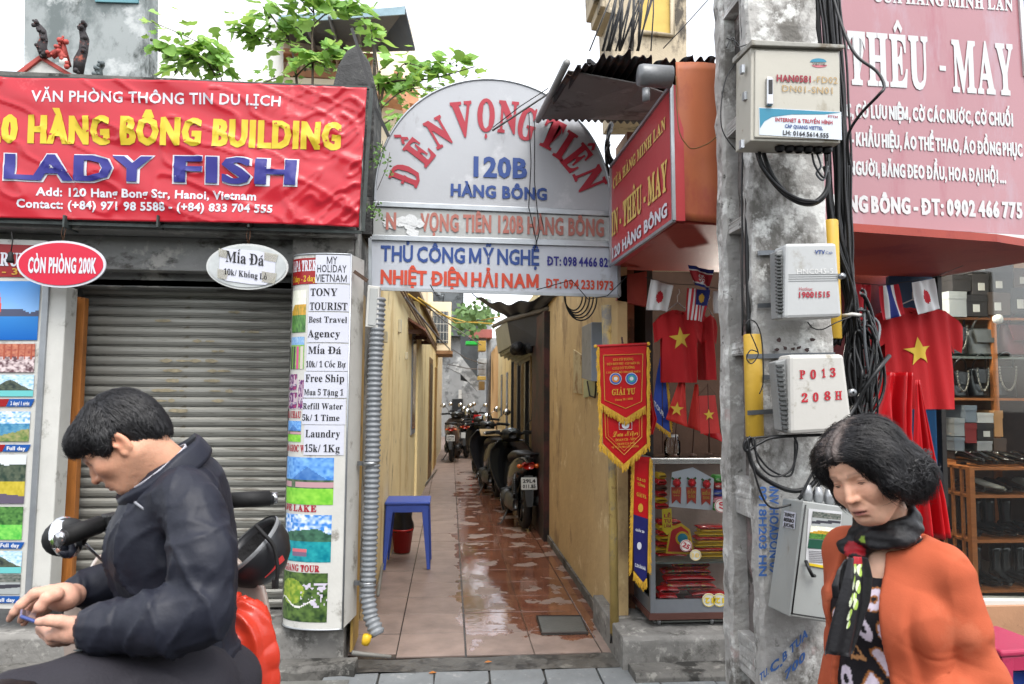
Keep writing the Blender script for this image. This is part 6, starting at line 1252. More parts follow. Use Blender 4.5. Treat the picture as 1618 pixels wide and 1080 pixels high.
for px, Y_ in ((1035, cY0+.04), (1008, cY1-.1), (1118, cY0+.04)):
    p = V((P(px, 990, Y_).x+.02, Y_, .18+.022)); mb = MB(); mb.lathe(p-V((.01, 0, 0)), [(0, 0), (.022, .001), (.024, .01), (.022, .019), (0, .02)], 14, ax=(1, 0, 0)); mb.build('castor', steel, dc_)
ribm = {'r': satin, 'y': M('yellow_satin', (214, 170, 30), .4, var=.1), 'w': paper}
ct = thing('rosette_card', 'white card with three red rosettes hanging inside the display case', 'rosette card', P(1090, 803, cY0+.04)); cpl = YP(cY0+.035)
MB().slab(q4(cpl, [(1062, 746), (1095, 738), (1128, 756), (1126, 806), (1057, 800)]), (0, .003, 0)).build('card', paper, ct)
for k, (x, y) in enumerate(((1068, 762), (1092, 762), (1115, 764))):
    p = cpl(x, y, .012); ro = MB()
    for ring in range(4):
        rr_ = .022*(1-ring*.22);
        for j in range(7):
            a = j*.9+ring*.5; ro.sphere(p+V((rr_*math.cos(a)*.7, -.004*ring-.004, rr_*math.sin(a)*.7)), (rr_*.5, .006, rr_*.5), 7, 5)
    r_ = ro.build('rosette', satin, ct); MB().slab([cpl(x-8, y+7, .006), cpl(x+8, y+7, .006), cpl(x+7, y+34, .006), cpl(x, y+27, .006), cpl(x-7, y+34, .006)], (0, .001, 0)).build('ribbon', M('orange_red_ribbon', (190, 54, 34), .5), ct)
    L1(ct, cpl, ink_gold, ['NHẤT', 'DẪN', 'BIỂU'][k], 'fat', x-6, y+17, x+6, y+17, 4.5, off=.009); L1(ct, cpl, ink_gold, ['***', 'ĐẦU', 'DƯƠNG'][k], 'fat', x-5, y+24, x+5, y+24, 4.5, off=.009)
    for sgn in (-1, 1): MB().slab([p+V((sgn*.012, .003, .01)), p+V((sgn*.03, .003, .024)), p+V((sgn*.024, .003, .034)), p+V((sgn*.01, .003, .024))], (0, .001, 0)).build('leaf', M('rose_leaf', (60, 96, 50), .6), ct)
def heap(name, label, cat, x0, x1, y0, y1, Y, cols, n, seed, group=None, th=.012):
    """a pile of folded cloth packets between pixel bounds"""
    rr = random.Random(seed); t = thing(name, label, cat, P((x0+x1)/2, y1, Y), group); a, b = P(x0, y1, Y), P(x1, y0, Y); H = (b.z-a.z)
    for k in range(n):
        z = a.z+H*k/n; w0 = (b.x-a.x)*(1-.35*k/n)*rr.uniform(.8, 1); x = (a.x+b.x)/2+rr.uniform(-.1, .1)*(b.x-a.x)*.5; mb = MB(); hh = H/n*.98; dd = .1
        def fn(u, v):
            q = 2*math.pi*v; ex = math.copysign(abs(math.cos(q))**.5, math.cos(q)); ez = math.copysign(abs(math.sin(q))**.6, math.sin(q)); tt = (u-.5)*2
            return V((x+w0/2*ex*(1-.03*math.sin(tt*9+k)), Y+.02+dd*(tt+1)/2, z+hh/2+hh/2*ez*(1+.12*math.sin(ex*5+k))*(1 if abs(tt) < .99 else .3)))
        mb.grid(fn, 6, 20); c_ = cols[k % len(cols)]; mb.build('folded_cloth', c_, t, solid=.0015)
    return t
plastic_red = M('wrapped_red', (206, 30, 36), .22, var=.2, scale=14, bump=.5, bscale=18, coat=.4); multi = M('patterned_packet', (190, 50, 40), .25, var=.2, scale=9, dirt=[((40, 130, 80), .28, 22), ((220, 180, 60), .3, 16), ((60, 90, 180), .2, 25)], bump=.4, coat=.3)
heap('flag_pile', 'pile of red folded flags at the back left of the middle shelf', 'folded flags', 1036, 1090, 822, 885, cY0+.16, [plastic_red, ribm['y']], 7, 1)
heap('flag_pile', 'pile of yellow and red folded pennants on the right of the middle shelf', 'folded flags', 1098, 1160, 832, 885, cY0+.08, [ribm['y'], ribm['y'], plastic_red], 9, 2)
heap('packet_pile', 'wrapped patterned packets stacked on the lower shelf', 'packets', 1044, 1140, 888, 936, cY0+.14, [multi, plastic_red, multi], 4, 3)
heap('red_pile', 'red wrapped cloth filling the bottom left of the case', 'folded flags', 1038, 1080, 930, 976, cY0+.1, [plastic_red], 4, 4); heap('red_pile', 'red wrapped cloth along the bottom right of the case', 'folded flags', 1078, 1170, 936, 974, cY0+.16, [plastic_red, plastic_red, ribm['r']], 4, 5)
heap('ribbon_rolls', 'rolled red and gold ribbons at the top left inside the case', 'ribbons', 1038, 1058, 748, 806, cY0+.12, [plastic_red, ribm['y'], satin, M('brown_roll', (90, 50, 34), .5)], 6, 6)
heap('ribbon_rolls', 'stack of blue, pink and green ribbon rolls beside the pole in the case', 'ribbons', 1128, 1156, 752, 808, cY0+.06, [M('green_roll', (80, 170, 70), .5), M('pink_roll', (214, 110, 130), .5), M('blue_roll', (36, 60, 160), .5), satin], 5, 7)
tri = thing('shield_pennant', 'red triangular pennant with yellow border and blue emblem on the middle shelf', 'pennant', P(1076, 880, cY0+.05)); tpn = YP(cY0+.05)
MB().slab(q4(tpn, [(1052, 874), (1098, 876), (1090, 836), (1076, 826), (1058, 834)]), (0, .003, 0)).build('yellow_border', ribm['y'], tri); MB().slab(q4(tpn, [(1055, 871), (1094, 872), (1087, 839), (1076, 831), (1061, 837)]), (0, -.003, 0)).build('red_field', satin, tri)
MB().slab([tpn(1078+11*math.cos(a), 850+11*math.sin(a), .005) for a in [k*math.pi/8 for k in range(16)]], (0, .001, 0)).build('emblem_ring', ribm['y'], tri); MB().slab([tpn(1078+8*math.cos(a), 850+8*math.sin(a), .007) for a in [k*math.pi/8 for k in range(16)]], (0, .001, 0)).build('emblem', teal, tri)
yt = thing('yellow_ribbon', 'upright yellow ribbon lettered in red at the left of the middle shelf', 'ribbon', P(1053, 842, cY0+.045)); ypn = YP(cY0+.045)
MB().slab(q4(ypn, [(1046, 804), (1061, 803), (1062, 838), (1054, 845), (1047, 838)]), (0, .002, 0)).build('ribbon', M('ribbon_yellow', (220, 190, 40), .5, bump=.05), yt)
for k, s_ in enumerate(('LỄ', 'TỰ', 'LÂM')): L1(yt, ypn, ink_red, s_, 'fat', 1049, 817+k*8, 1060, 817+k*8, 5, off=.002)
def roundtag(px, py, r_, txt, tc, label, rot=0):
    pl_ = YP(cY0-.006); t = thing('round_tag', label, 'tag', pl_(px, py+r_), 'round price tags on the case glass')
    MB().slab([pl_(px+r_*math.cos(a), py+r_*math.sin(a)) for a in [k*math.pi/12 for k in range(24)]], (0, .002, 0)).build('disc', M('tag_white', (206, 208, 200), .5, bump=0), t)
    rg = MB(); rg.tube([pl_(px+(r_-1.2)*math.cos(a), py+(r_-1.2)*math.sin(a), .001) for a in [k*math.pi/12 for k in range(25)]], .0022, n=4); rg.build('ring', tc, t); v, f, _ = tmesh(txt, 'fat'); mb = MB(); A_, B2, U_ = pl_(px-r_*.6, py+r_*.36, .003), pl_(px+r_*.6, py+r_*.36, .003), V((0, 0, (pl_(px, py-r_*.42)-pl_(px, py+r_*.36)).z)); ce = pl_(px, py, .003); Rm = Matrix.Rotation(rot, 3, 'Y'); mb.add([ce+Rm @ ((A_+(B2-A_)*p[0]+U_*p[1])-ce)+V((0, -p[2], 0)) for p in v], f); mb.build('number', tc, t)
roundtag(1140, 799, 11, '07', ink_red, 'round tag numbered 07 by the pole', math.pi/2); roundtag(1084, 862, 9.5, '25', ink_red, 'round red rimmed tag on the shield pennant', .5); roundtag(1099, 877, 9, '10', ink_y2, 'pale round tag numbered 10 under the pennant'); roundtag(1120, 948, 11, '12', ink_yel, 'yellow round tag numbered 12, lower left of the pair', math.pi); roundtag(1137, 948, 11, '12', ink_yel, 'yellow round tag numbered 12 next to the pole', math.pi)
frm = M('gold_fringe', (206, 160, 44), .6, var=.25, scale=30, bump=.3)
def fringe(mb, pts, L_, dx=0, n_per=.0055, seed=0):
    rr = random.Random(seed)
    for i in range(len(pts)-1):
        a, b = pts[i], pts[i+1]; m_ = max(1, int((b-a).length/n_per))
        for k in range(m_):
            p = a.lerp(b, k/m_); l = L_*rr.uniform(.85, 1.1); mb.tube([p, p+V((dx*.5+rr.uniform(-.002, .002), -.004, -l*.5)), p+V((dx+rr.uniform(-.004, .004), rr.uniform(-.004, .004), -l))], .0028, n=4, cap=False)
Yp = 3.95; pp = YP(Yp)
pn = thing('award_pennant', 'double red award pennant with gold fringe reading GIẢI TƯ', 'pennant', P(985, 740, Yp))
def panel(name, pts, off, mat, fold=.006):
    cen = sum((V(p) for p in pts), V((0, 0, 0)))/len(pts); mb = MB(); mb.slab([p+V((0, -off, 0)) for p in pts], (0, .003, 0)); return mb.build(name, mat, pn)
MB().slab([pp(950, 545, -.004), pp(1022, 545, -.004), pp(1022, 700, -.004), pp(985, 735, -.004), pp(953, 700, -.004)], (0, .003, 0)).build('lower_cloth', satin, pn)
MB().slab([pp(947, 548, .004), pp(1021, 546, .004), pp(1020, 640, .006), pp(988, 660, .006), pp(948, 636, .006)], (0, .003, 0)).build('upper_cloth', satin, pn)
def gold(pts, off, r_=.0022, nm='gold_border'):
    mb = MB(); mb.tube([pp(x, y, off) for x, y in pts], r_, n=4, smooth=False); mb.build(nm, ink_gold, pn)
gold([(953, 561), (1015, 559), (1013, 634), (988, 645), (955, 632), (953, 561)], .009); gold([(955, 640), (957, 690), (986, 718), (1014, 690), (1014, 645)], .003); gold([(959, 640), (961, 688), (986, 712), (1010, 688), (1010, 645)], .003, .001)
mb = MB(); fringe(mb, [pp(948, 636, .01), pp(988, 660, .01), pp(1020, 640, .01)], .045, seed=1); mb.build('gold_fringe', frm, pn, kind='stuff')
mb = MB(); fringe(mb, [pp(951, 700, .006), pp(985, 733, .006), pp(1022, 700, .006)], .045, seed=2); mb.build('gold_fringe', frm, pn, kind='stuff')
for s_, x in ((-1, 945), (1, 1023)):
    mb = MB(); pts = [pp(x+s_*.5*math.sin(y*.2)+(y-548)*(.035 if s_ < 0 else .0), y, .006) for y in range(548, 712, 4)]; fringe(mb, pts, .03, dx=s_*.012, seed=x); mb.tube(pts, .006, n=5); mb.build('side_fringe', frm, pn, kind='stuff')
mb = MB(); mb.tube([pp(941, 547, .004), pp(1024, 543, .004)], .008, n=8); mb.build('hanging_bar', satin, pn)
for x, y in ((941, 547), (1024, 543)): MB().sphere(pp(x, y, .004), .011).build('finial', frm, pn)
mb = MB(); mb.tube([pp(984, 544), pp(986, 532, -.05)], .006, n=6); mb.build('hook', M('dark_wood', (70, 44, 32), .6), pn)
L1(pn, pp, ink_gold, 'GIẢI TƯ', 'slab', 966, 624, 1003, 622, 9, off=.0125); L1(pn, pp, ink_gold, 'GIA CỜ TƯỚNG', 'serif', 968, 570, 1000, 569, 4, off=.0125); L1(pn, pp, ink_gold, 'ĐIỆN BIÊN PHỦ - CÚP MIỀN TU', 'serif', 958, 577, 1010, 575, 3.6, off=.0125); L1(pn, pp, ink_gold, 'GIẢI CỜ TƯỚNG', 'serif', 967, 584, 1002, 582, 4, off=.0125); L1(pn, pp, ink_gold, 'CÂU LẠC BỘ THANH NIÊN', 'serif', 957, 590, 1011, 588, 3, off=.0125); L1(pn, pp, ink_gold, 'Tháng 10 / 2016', 'serif', 971, 633, 999, 631, 3, off=.0125)
L1(pn, pp, ink_gold, 'Lưu Niệm', 'script', 968, 690, 1008, 687, 9, off=.005); L1(pn, pp, ink_gold, 'ĐOÀN CB - VĐV', 'serif', 972, 697, 1005, 695, 4, off=.005); L1(pn, pp, ink_gold, 'THAM GIA GIẢI', 'serif', 975, 703, 1003, 701, 3.5, off=.005); L1(pn, pp, ink_gold, 'VỀ TUẦN TRUYỀN THỐNG', 'serif', 966, 708, 1009, 706, 3, off=.005)
for x, m1, m2 in ((972, M('logo_orange', (206, 130, 50), .5, bump=0), M('logo_blue', (60, 96, 176), .5, bump=0)), (997, M('logo_teal', (60, 150, 150), .5, bump=0), M('logo_blue', (60, 96, 176)))):
    for r_, m_, o_ in ((9.5, M('logo_white', (206, 208, 210), .5, bump=0), .0112), (8.6, m2, .0122), (6, m1, .0132), (3, M('logo_white', (206, 208, 210)), .0142)): MB().slab([pp(x+r_*math.cos(a), 598+r_*math.sin(a), o_) for a in [k*math.pi/10 for k in range(20)]], (0, .001, 0)).build('round_logo', m_, pn)
L1(pn, pp, ink_white, 'G', 'fat', 985, 670, 985.5, 670, 1, off=.005) if False else None
mb = MB(); mb.tube([pp(x, y, .006) for x, y in ((978, 678), (978, 667), (988, 660), (998, 667), (998, 678), (978, 678))], .002, n=4); mb.build('emblem_frame', ink_white, pn); MB().slab([pp(988+6*math.cos(a), 671+6*math.sin(a), .0055) for a in [k*math.pi/9 for k in range(18)]], (0, .001, 0)).build('ball_emblem', ink_white, pn)
Y2 = 4.2; p2p = Plane(P(1028, 730, 4.04), (V((-.9, -.44, 0)))); p2p = YP(4.03)
sn = thing('side_pennant', 'long red and navy pennant with gold fringe on the corner of the display case', 'pennant', P(1016, 935, 4.03))
MB().slab(q4(p2p, [(1003, 722), (1027, 728), (1025, 820), (1000, 812)]), (0, .003, 0)).build('red_cloth', satin, sn); MB().slab(q4(p2p, [(1000, 812), (1025, 820), (1022, 912), (1016, 920), (1002, 900)]), (0, .003, 0)).build('navy_cloth', M('navy_satin', (30, 32, 96), .4, bump=.1), sn)
MB().slab(q4(p2p, [(1001, 720), (1028, 722), (1027, 731), (1003, 727)], .004), (0, .003, 0)).build('top_hem', satin, sn)
mb = MB()
for s_, x0_, x1_ in ((-1, 1001, 997), (1, 1027, 1024)): pts = [p2p(x0_+(x1_-x0_)*k/20, 724+180*k/20, .004) for k in range(21)]; mb.tube(pts, .006, n=5); fringe(mb, pts, .022, dx=s_*.014, seed=x0_)
fringe(mb, [p2p(1001, 902, .004), p2p(1016, 920, .004), p2p(1022, 912, .004)], .05, seed=77); mb.build('gold_fringe', frm, sn, kind='stuff')
L1(sn, p2p, ink_gold, 'GIẢI BA', 'slab', 1006, 783, 1021, 788, 6, off=.003); L1(sn, p2p, ink_gold, 'CLB CỜ', 'fat', 1006, 757, 1020, 762, 4, off=.003); L1(sn, p2p, ink_gold, 'TẶNG', 'fat', 1007, 766, 1019, 770, 4, off=.003); L1(sn, p2p, ink_white, 'C.ĐOÀN HÀ', 'fat', 1003, 894, 1020, 901, 5, off=.003); L1(sn, p2p, ink_white, 'GIẢI 20', 'fat', 1004, 838, 1018, 842, 3.5, off=.003)
MB().slab([p2p(1012+4*math.cos(a), 802+7*math.sin(a), .003) for a in [k*math.pi/8 for k in range(16)]], (0, .001, 0)).build('gold_emblem', ink_gold, sn); MB().slab([p2p(1010+3.5*math.cos(a), 862+6*math.sin(a), .003) for a in [k*math.pi/8 for k in range(16)]], (0, .001, 0)).build('pale_emblem', ink_white, sn)
fm_ = M('flag_red', (206, 44, 34), .6, var=.05, bump=.1, bscale=120)
def deskflag(label, quad, Y, pole_, starc=None, mat=fm_, extra=None):
    t = thing('desk_flag', label, 'flag', P(pole_[2], pole_[3], Y), 'small flags standing on the display case'); a, b, c_, d = [P(x, y, Y) for x, y in quad]
    mb = MB(); mb.grid(lambda u, v: (d*(1-u)+c_*u)*(1-v)+(a*(1-u)+b*u)*v+V((0, .012*math.sin(u*7+v*2)-.0, 0)), 16, 16); mb.build('cloth', mat, t, solid=.0015)
    mb = MB(); mb.tube([P(pole_[0], pole_[1], Y), P(pole_[2], pole_[3], Y)], .0035, n=6); mb.build('pole', M('dark_wood', (70, 44, 32)), t)
    mb = MB(); p = P(pole_[2], pole_[3], Y); mb.lathe(V((p.x, p.y, cZ1+.002)), [(0, 0), (.026, 0), (.026, .006), (.008, .012), (0, .014)], 14); mb.build('base', M('dark_wood', (70, 44, 32)), t)
    if starc: x, y, r_ = starc; mb = MB(); pts = star(P(x, y, Y), r_/F*Y, -.1, V((1, 0, 0)), V((0, 0, 1)), V((0, -.018, 0))); ce = P(x, y, Y)+V((0, -.018, 0)); mb.add(pts+[ce], [(10, k, (k+1) % 10) for k in range(10)]); mb.build('star', sty, t)
    return t
deskflag('larger desk flag with yellow star, red cloth draped nearest the blue pennant', [(1074, 601), (1083, 605), (1087, 675), (1052, 662)], 4.18, (1075, 600, 1065, 716), (1068, 646, 12))
deskflag('plain furled red desk flag between the two starred ones', [(1099, 606), (1104, 608), (1108, 682), (1086, 674)], 4.25, (1101, 606, 1094, 716))
deskflag('dark red flag lying folded behind the starred table banner', [(1110, 655), (1128, 655), (1146, 700), (1112, 686)], 4.3, (1120, 650, 1120, 716), mat=satin)
tb = thing('table_banner', 'small square red banner with yellow star on a cord frame beside the pole', 'flag', P(1120, 716, 4.12)); tpl = YP(4.12)
MB().slab(q4(tpl, [(1104, 625), (1130, 624), (1138, 684), (1107, 685)]), (0, .003, 0)).build('cloth', M('banner_red', (190, 52, 48), .35, coat=.3), tb); mb = MB(); mb.add(star(tpl(1120, 655), 9.5/F*4.12, .1, V((1, 0, 0)), V((0, 0, 1)), V((0, -.005, 0)))+[tpl(1120, 655, .005)], [(10, k, (k+1) % 10) for k in range(10)]); mb.build('star', sty, tb)
mb = MB(); mb.tube([tpl(1103, 625), tpl(1118, 608), tpl(1131, 624)], .002, n=5); mb.tube([tpl(1118, 606), tpl(1122, 716)], .003, n=5); mb.build('frame', M('dark_wood', (70, 44, 32)), tb)
bp_ = thing('blue_pennant', 'blue pennant with yellow fringe lettered TOUR leaning on the display case', 'pennant', P(1045, 716, 4.22)); bpl = YP(4.22); bq = [(1045, 556), (1049, 556), (1058, 680), (1060, 684), (1036, 668), (1033, 628), (1038, 590)]
MB().slab(q4(bpl, bq), (0, .003, 0)).build('cloth', M('pennant_blue', (30, 66, 160), .5, bump=.1), bp_); mb = MB(); fringe(mb, [bpl(x, y, .003) for x, y in ((1047, 552), (1052, 600), (1056, 640), (1059, 678))], .022, dx=.014, seed=5); fringe(mb, [bpl(1033, 664, .003), bpl(1048, 676, .003), bpl(1060, 684, .003)], .03, seed=6); mb.build('gold_fringe', frm, bp_, kind='stuff')
mb = MB(); lett(mb, bpl, 'TOUR', 'fat', 1033, 640, 1049, 660, 8, off=.004); mb.build('lettering', ink_white, bp_); mb = MB(); mb.tube([bpl(1046, 552), bpl(1047, 716)], .003, n=5); mb.build('rod', M('dark_wood', (70, 44, 32)), bp_)
furl('drooping_flag', 'dark red flag drooping between the award pennant and the blue pennant', [(1024, 1027, 608), (1022, 1032, 640), (1020, 1038, 662), (1018, 1032, 686)], 4.1, satin, 20)
jr = thing('glass_jar', 'small clear glass jar standing on the display case behind the flag poles', 'jar', P(1062, 720, 4.28)); mb = MB(); mb.lathe(V((P(1062, 700, 4.28).x, 4.28, cZ1+.002)), [(0, 0), (.045, 0), (.05, .02), (.05, .08), (.035, .1), (.035, .11)], 20); mb.build('jar_body', gm_, jr); mb = MB(); mb.lathe(V((P(1062, 700, 4.28).x, 4.28, cZ1+.112)), [(0, .014), (.038, .012), (.038, 0)], 20); mb.build('lid', alu, jr)
make_stool('stool', 'pink plastic stool at the edge behind the woman', 'stool', (170, 44, 80), .28, .42, .3, V((P(1578, 1000, 3.1).x, 3.1, 0)), .1); make_stool('stool', 'blue plastic stool tucked under the pink one', 'stool', (28, 60, 140), .26, .33, .26, V((P(1561, 1000, 3.14).x, 3.14, 0)), .05)
# ================================================================ scooters
def rings(mb, secs, n=16, pw=.75, cap=True, **k):
    """loft along y: secs = (y, half width, z low, z high, x shift)"""
    vs = []
    for s_ in secs:
        y, hw, z0, z1 = s_[:4]; dx = s_[4] if len(s_) > 4 else 0
        for j in range(n):
            q = 2*math.pi*j/n; c, s2 = math.cos(q), math.sin(q); vs.append((dx+hw*math.copysign(abs(c)**pw, c), y, (z0+z1)/2+(z1-z0)/2*math.copysign(abs(s2)**pw, s2)))
    m_ = len(secs); fs = [(i*n+j, i*n+(j+1) % n, (i+1)*n+(j+1) % n, (i+1)*n+j) for i in range(m_-1) for j in range(n)]
    if cap: fs += [tuple(range(n)), tuple((m_-1)*n+j for j in range(n-1, -1, -1))]
    mb.add(vs, fs, smooth=True, **k)
def scooter(label, group, loc, rz, body, seatc=(24, 24, 26), plate=None, wide=1.0, rack=False, name='scooter', lean=0, mir=(1.18, 1.18), steer=0):
    t = thing(name, label, 'scooter', loc, group, rz); t.rotation_euler = (0, lean, rz)
    bm_ = M('scooter_paint_%d_%d' % (body[0], body[2]), body, .25, .1, var=.05, bump=0, coat=.6); dk = M('scooter_plastic', (30, 31, 33), .5, var=.15, bump=.05); met = M('engine_metal', (86, 88, 90), .4, .7, var=.25, bump=.2); red = M('tail_red', (150, 22, 14), .15, var=.1, bump=0, coat=.7); chrome = M('chrome', (190, 190, 192), .2, .9)
    for y in (-.62, .64):
        w_ = MB(); w_.lathe((-.04, y, .27), [(.19, 0), (.24, -.005), (.266, .015), (.27, .04), (.266, .065), (.24, .085), (.19, .08)], 28, ax=(1, 0, 0)); wh = w_.build('wheel', rubber, t, local=True)
        r_ = MB(); r_.lathe((-.02, y, .27), [(0, -.01), (.05, -.01), (.05, 0), (.19, .005), (.195, .035), (.05, .04), (.05, .05), (0, .05)], 20, ax=(1, 0, 0)); r_.build('rim', met, wh, local=True)
        for k in range(5): a = k*2*math.pi/5; m2 = MB(); m2.tube([(-.025, y, .27), (-.025, y+.18*math.cos(a), .27+.18*math.sin(a))], .014, n=5); m2.build('spoke', met, wh, local=True)
    b = MB(); rings(b, [(-.86, .02, .66, .74), (-.8, .075, .62, .79), (-.66, .125, .56, .8), (-.45, .15, .42, .76), (-.25, .145, .34, .7), (-.08, .11, .3, .62), (0, .07, .28, .48)]); b.build('rear_body', bm_, t, local=True)
    s_ = MB(); rings(s_, [(-.72, .05, .79, .83), (-.6, .11, .77, .845), (-.4, .135, .74, .84), (-.2, .13, .71, .79), (-.04, .1, .66, .75), (.02, .05, .66, .7)]); s_.build('seat', M('seat_vinyl_%d' % seatc[0], seatc, .4, var=.15, bump=.2), t, local=True)
    f = MB(); f.tube([(-.1, -.72, .8), (-.13, -.86, .83), (.13, -.86, .83), (.1, -.72, .8)], .014, n=8); f.build('grab_rail', chrome if rack else dk, t, local=True)
    f = MB(); rings(f, [(-.835, .075, .665, .745), (-.87, .06, .67, .735)]); f.build('tail_light', red, t, local=True)
    for sx in (-1, 1): f = MB(); f.sphere((sx*.095, -.83, .7), (.03, .03, .025), 10, 8); f.build('indicator', M('amber_lens', (200, 90, 24), .2, bump=0, coat=.5), t, local=True)
    f = MB(); f.slab([(-.05, -.86, .6), (.05, -.86, .6), (.045, -.93, .36), (.03, -.95, .28), (-.03, -.95, .28), (-.045, -.93, .36)], (0, .012, .004)); f.slab([(-.045, -.64, .57), (.045, -.64, .57), (.04, -.88, .45), (-.04, -.88, .45)], (0, 0, .01)); f.build('rear_mudguard', dk, t, local=True, bev=.004)
    pl_ = MB().slab([(-.085, -.905, .46), (.085, -.905, .46), (.085, -.885, .585), (-.085, -.885, .585)], (0, .004, 0)).build('licence_plate', M('plate_white', (190, 192, 190), .4, var=.05, bump=0), t, local=True)
    if plate:
        for k, s in enumerate(plate):
            v, fc, _ = tmesh(s, 'fat'); m2 = MB(); m2.add([(-.07+.14*p[0], -.9075+.02*((.532-.055*k+.036*p[1])-.46)/.125-p[2]-.001, .532-.055*k+.036*p[1]) for p in v], fc); m2.build('plate_number', ink_black, t, local=True)
    e = MB(); rings(e, [(-.66, .03, .22, .32, -.11), (-.55, .06, .18, .36, -.11), (-.3, .075, .18, .38, -.11), (-.12, .06, .2, .36, -.09), (-.05, .03, .22, .32, -.08)]);
    for k in range(7): e.lathe((-.12, -.3+.02*k, .3), [(.05, 0), (.085, .002), (.085, .007), (.05, .009)], 14, ax=(0, 1, 0))
    e.build('engine', met, t, local=True)
    sp_ = MB(); sp_.tube([(-.115, -.6+.0, .3), (-.12, -.68, .6)], .012, n=8)
    for k in range(8): sp_.lathe((-.1165-.0006*k, -.625-.006*k, .38+.024*k), [(.02, 0), (.03, .004), (.03, .012), (.02, .016)], 10, ax=(0, -.2, 1))
    sp_.build('shock_absorber', met, t, local=True)
    x_ = MB(); x_.tube([(.06, -.1, .24), (.1, -.25, .22), (.13, -.42, .25), (.135, -.5, .27), (.14, -.85, .33), (.14, -.87, .335)], [.02, .02, .03, .052, .06, .02], n=12); x_.build('exhaust', dk, t, local=True)
    c = MB(); rings(c, [(-.05, .1, .26, .34), (.2, .13, .24, .31), (.36, .13, .24, .33)]); c.build('footboard', dk, t, local=True)
    ls = MB()
    def lf(u, v):
        z = .28+.62*v; hw = (.14+.13*math.sin(min(1, v*1.25)*math.pi*.62))*(1 if v < .8 else 1-(v-.8)*1.9)*wide; x = (u*2-1)*hw; return V((x, .42-.1*v*v+.13*v-abs(u*2-1)**2*.1, z))
    ls.grid(lf, 20, 20); ls.build('leg_shield', bm_, t, local=True, solid=.014)
    fr_ = MB(); rings(fr_, [(.38, .1, .3, .8), (.5, .12, .42, .86), (.58, .08, .5, .78), (.62, .02, .58, .68)]); fr_.build('front_fairing', bm_, t, local=True)
    mg = MB()
    mg.lathe((-.055, .64, .27), [(.285, 0), (.3, .02), (.305, .055), (.3, .09), (.285, .11)], 20, ax=(1, 0, 0), ref=(0, -1, .3), arc=(0, .5)); mg.build('front_mudguard', bm_, t, local=True, solid=.006)
    fk = MB();
    for sx in (-1, 1): fk.tube([(sx*.07, .64, .27), (sx*.06, .46, .74)], .02, n=8)
    fk.build('fork', met, t, local=True)
    h = MB(); rings(h, [(.24, .05, .93, 1.0), (.3, .1, .9, 1.03), (.38, .13, .88, 1.05), (.45, .1, .89, 1.02), (.5, .03, .92, .98)]); h.build('handlebar_cover', dk, t, local=True)
    ins = MB(); ins.lathe((0, .31, 1.035), [(0, .006), (.045, .005), (.055, -.004)], 16, ax=(0, -.35, 1)); ins.build('instrument_dial', M('dial_glass', (110, 118, 122), .1, bump=0, coat=.6), t, local=True)
    for sx in (-1, 1):
        g = MB(); g.tube([(sx*.08, .36, .97), (sx*.2, .33, 1.0), (sx*.34, .27, .99)], .018, n=10); hb = g.build('handlebar', dk, t, local=True)
        g = MB(); g.tube([(sx*.215, .325, 1.0), (sx*.33, .275, .992)], .022, n=10); g.build('grip', rubber, hb, local=True); g = MB(); g.cyl((sx*.333, .273, .992), (sx*.352, .264, .99), .017, n=10); g.build('bar_end', chrome, hb, local=True)
        g = MB(); g.tube([(sx*.2, .36, .99), (sx*.3, .42, .975), (sx*.35, .4, .98)], .006, n=6); g.build('brake_lever', chrome, hb, local=True)
        g = MB(); g.box((sx*.175, .325, 1.0), (.06, .05, .045)); g.build('switch_box', dk, hb, local=True, bev=.006)
        mz = mir[0 if sx < 0 else 1]
        if not mz: continue
        m2 = MB(); m2.tube([(sx*.17, .36, 1.0), (sx*.2, .36, mz-.08), (sx*.27, .34, mz-.01)], .006, n=6); mi = m2.build('mirror_stalk', chrome if rack else dk, t, local=True)
        m2 = MB(); ms = 1.0 if steer else 1; m2.sphere((sx*.31, .33, mz), (.065*ms, .02, .045*ms), 14, 10); m2.build('mirror_back', dk, mi, local=True); m2 = MB(); m2.lathe((sx*.31, .322, mz), [(0, .0125), (.04*ms, .012), (.052*ms, .0)], 16, ax=((0, -1, 0) if not steer else (.25, -1, .35))); m2.build('mirror_glass', M('mirror_glass', (220, 222, 224), .03, 1, var=0, bump=0), mi, local=True)
    if steer:
        Rs = Matrix.Rotation(steer, 4, 'Z'); pv = V((0, .38, 0)); TT = Matrix.Translation(pv) @ Rs @ Matrix.Translation(-pv)
        for o in KIDS[t.name]:
            if o.name.split('.')[0] in ('handlebar_cover', 'instrument_dial', 'handlebar', 'mirror_stalk', 'fork', 'front_mudguard'): o.scale = (.82, 1, 1); o.location = TT.to_translation(); o.rotation_euler = (0, 0, steer)
    st = MB(); st.tube([(-.1, -.28, .22), (-.17, -.32, .1), (-.22, -.34, .01), (-.26, -.33, .006)], .011, n=6); st.build('kick_stand', met, t, local=True)
    if rack:
        rk_ = MB()
        for k in range(4): rk_.tube([(-.1, .02+k*.05, .36), (-.1, .02+k*.05, .42), (.1, .02+k*.05, .42), (.1, .02+k*.05, .36)], .005, n=6)
        rk_.build('wire_basket', chrome, t, local=True)
    return t
sgroup = 'scooters parked in the alley'
def galley(px, py): return PZ(px, py, .018)
sc1 = scooter('black scooter with a number plate parked nearest on the wet alley tiles', sgroup, V((.79, 8.55, .018)), R(4), (30, 31, 33), plate=('29L4', '011.85'))
sc2 = scooter('dark scooter just behind the nearest one with a wooden board on its seat', sgroup, V((.62, 10.9, .018)), R(6), (40, 40, 44), plate=('30H1', '248.07'));
sc3 = scooter('scooter with red tail light, third in the row by the glazed doors', sgroup, V((.62, 12.9, .018)), R(9), (28, 28, 32), rack=True)
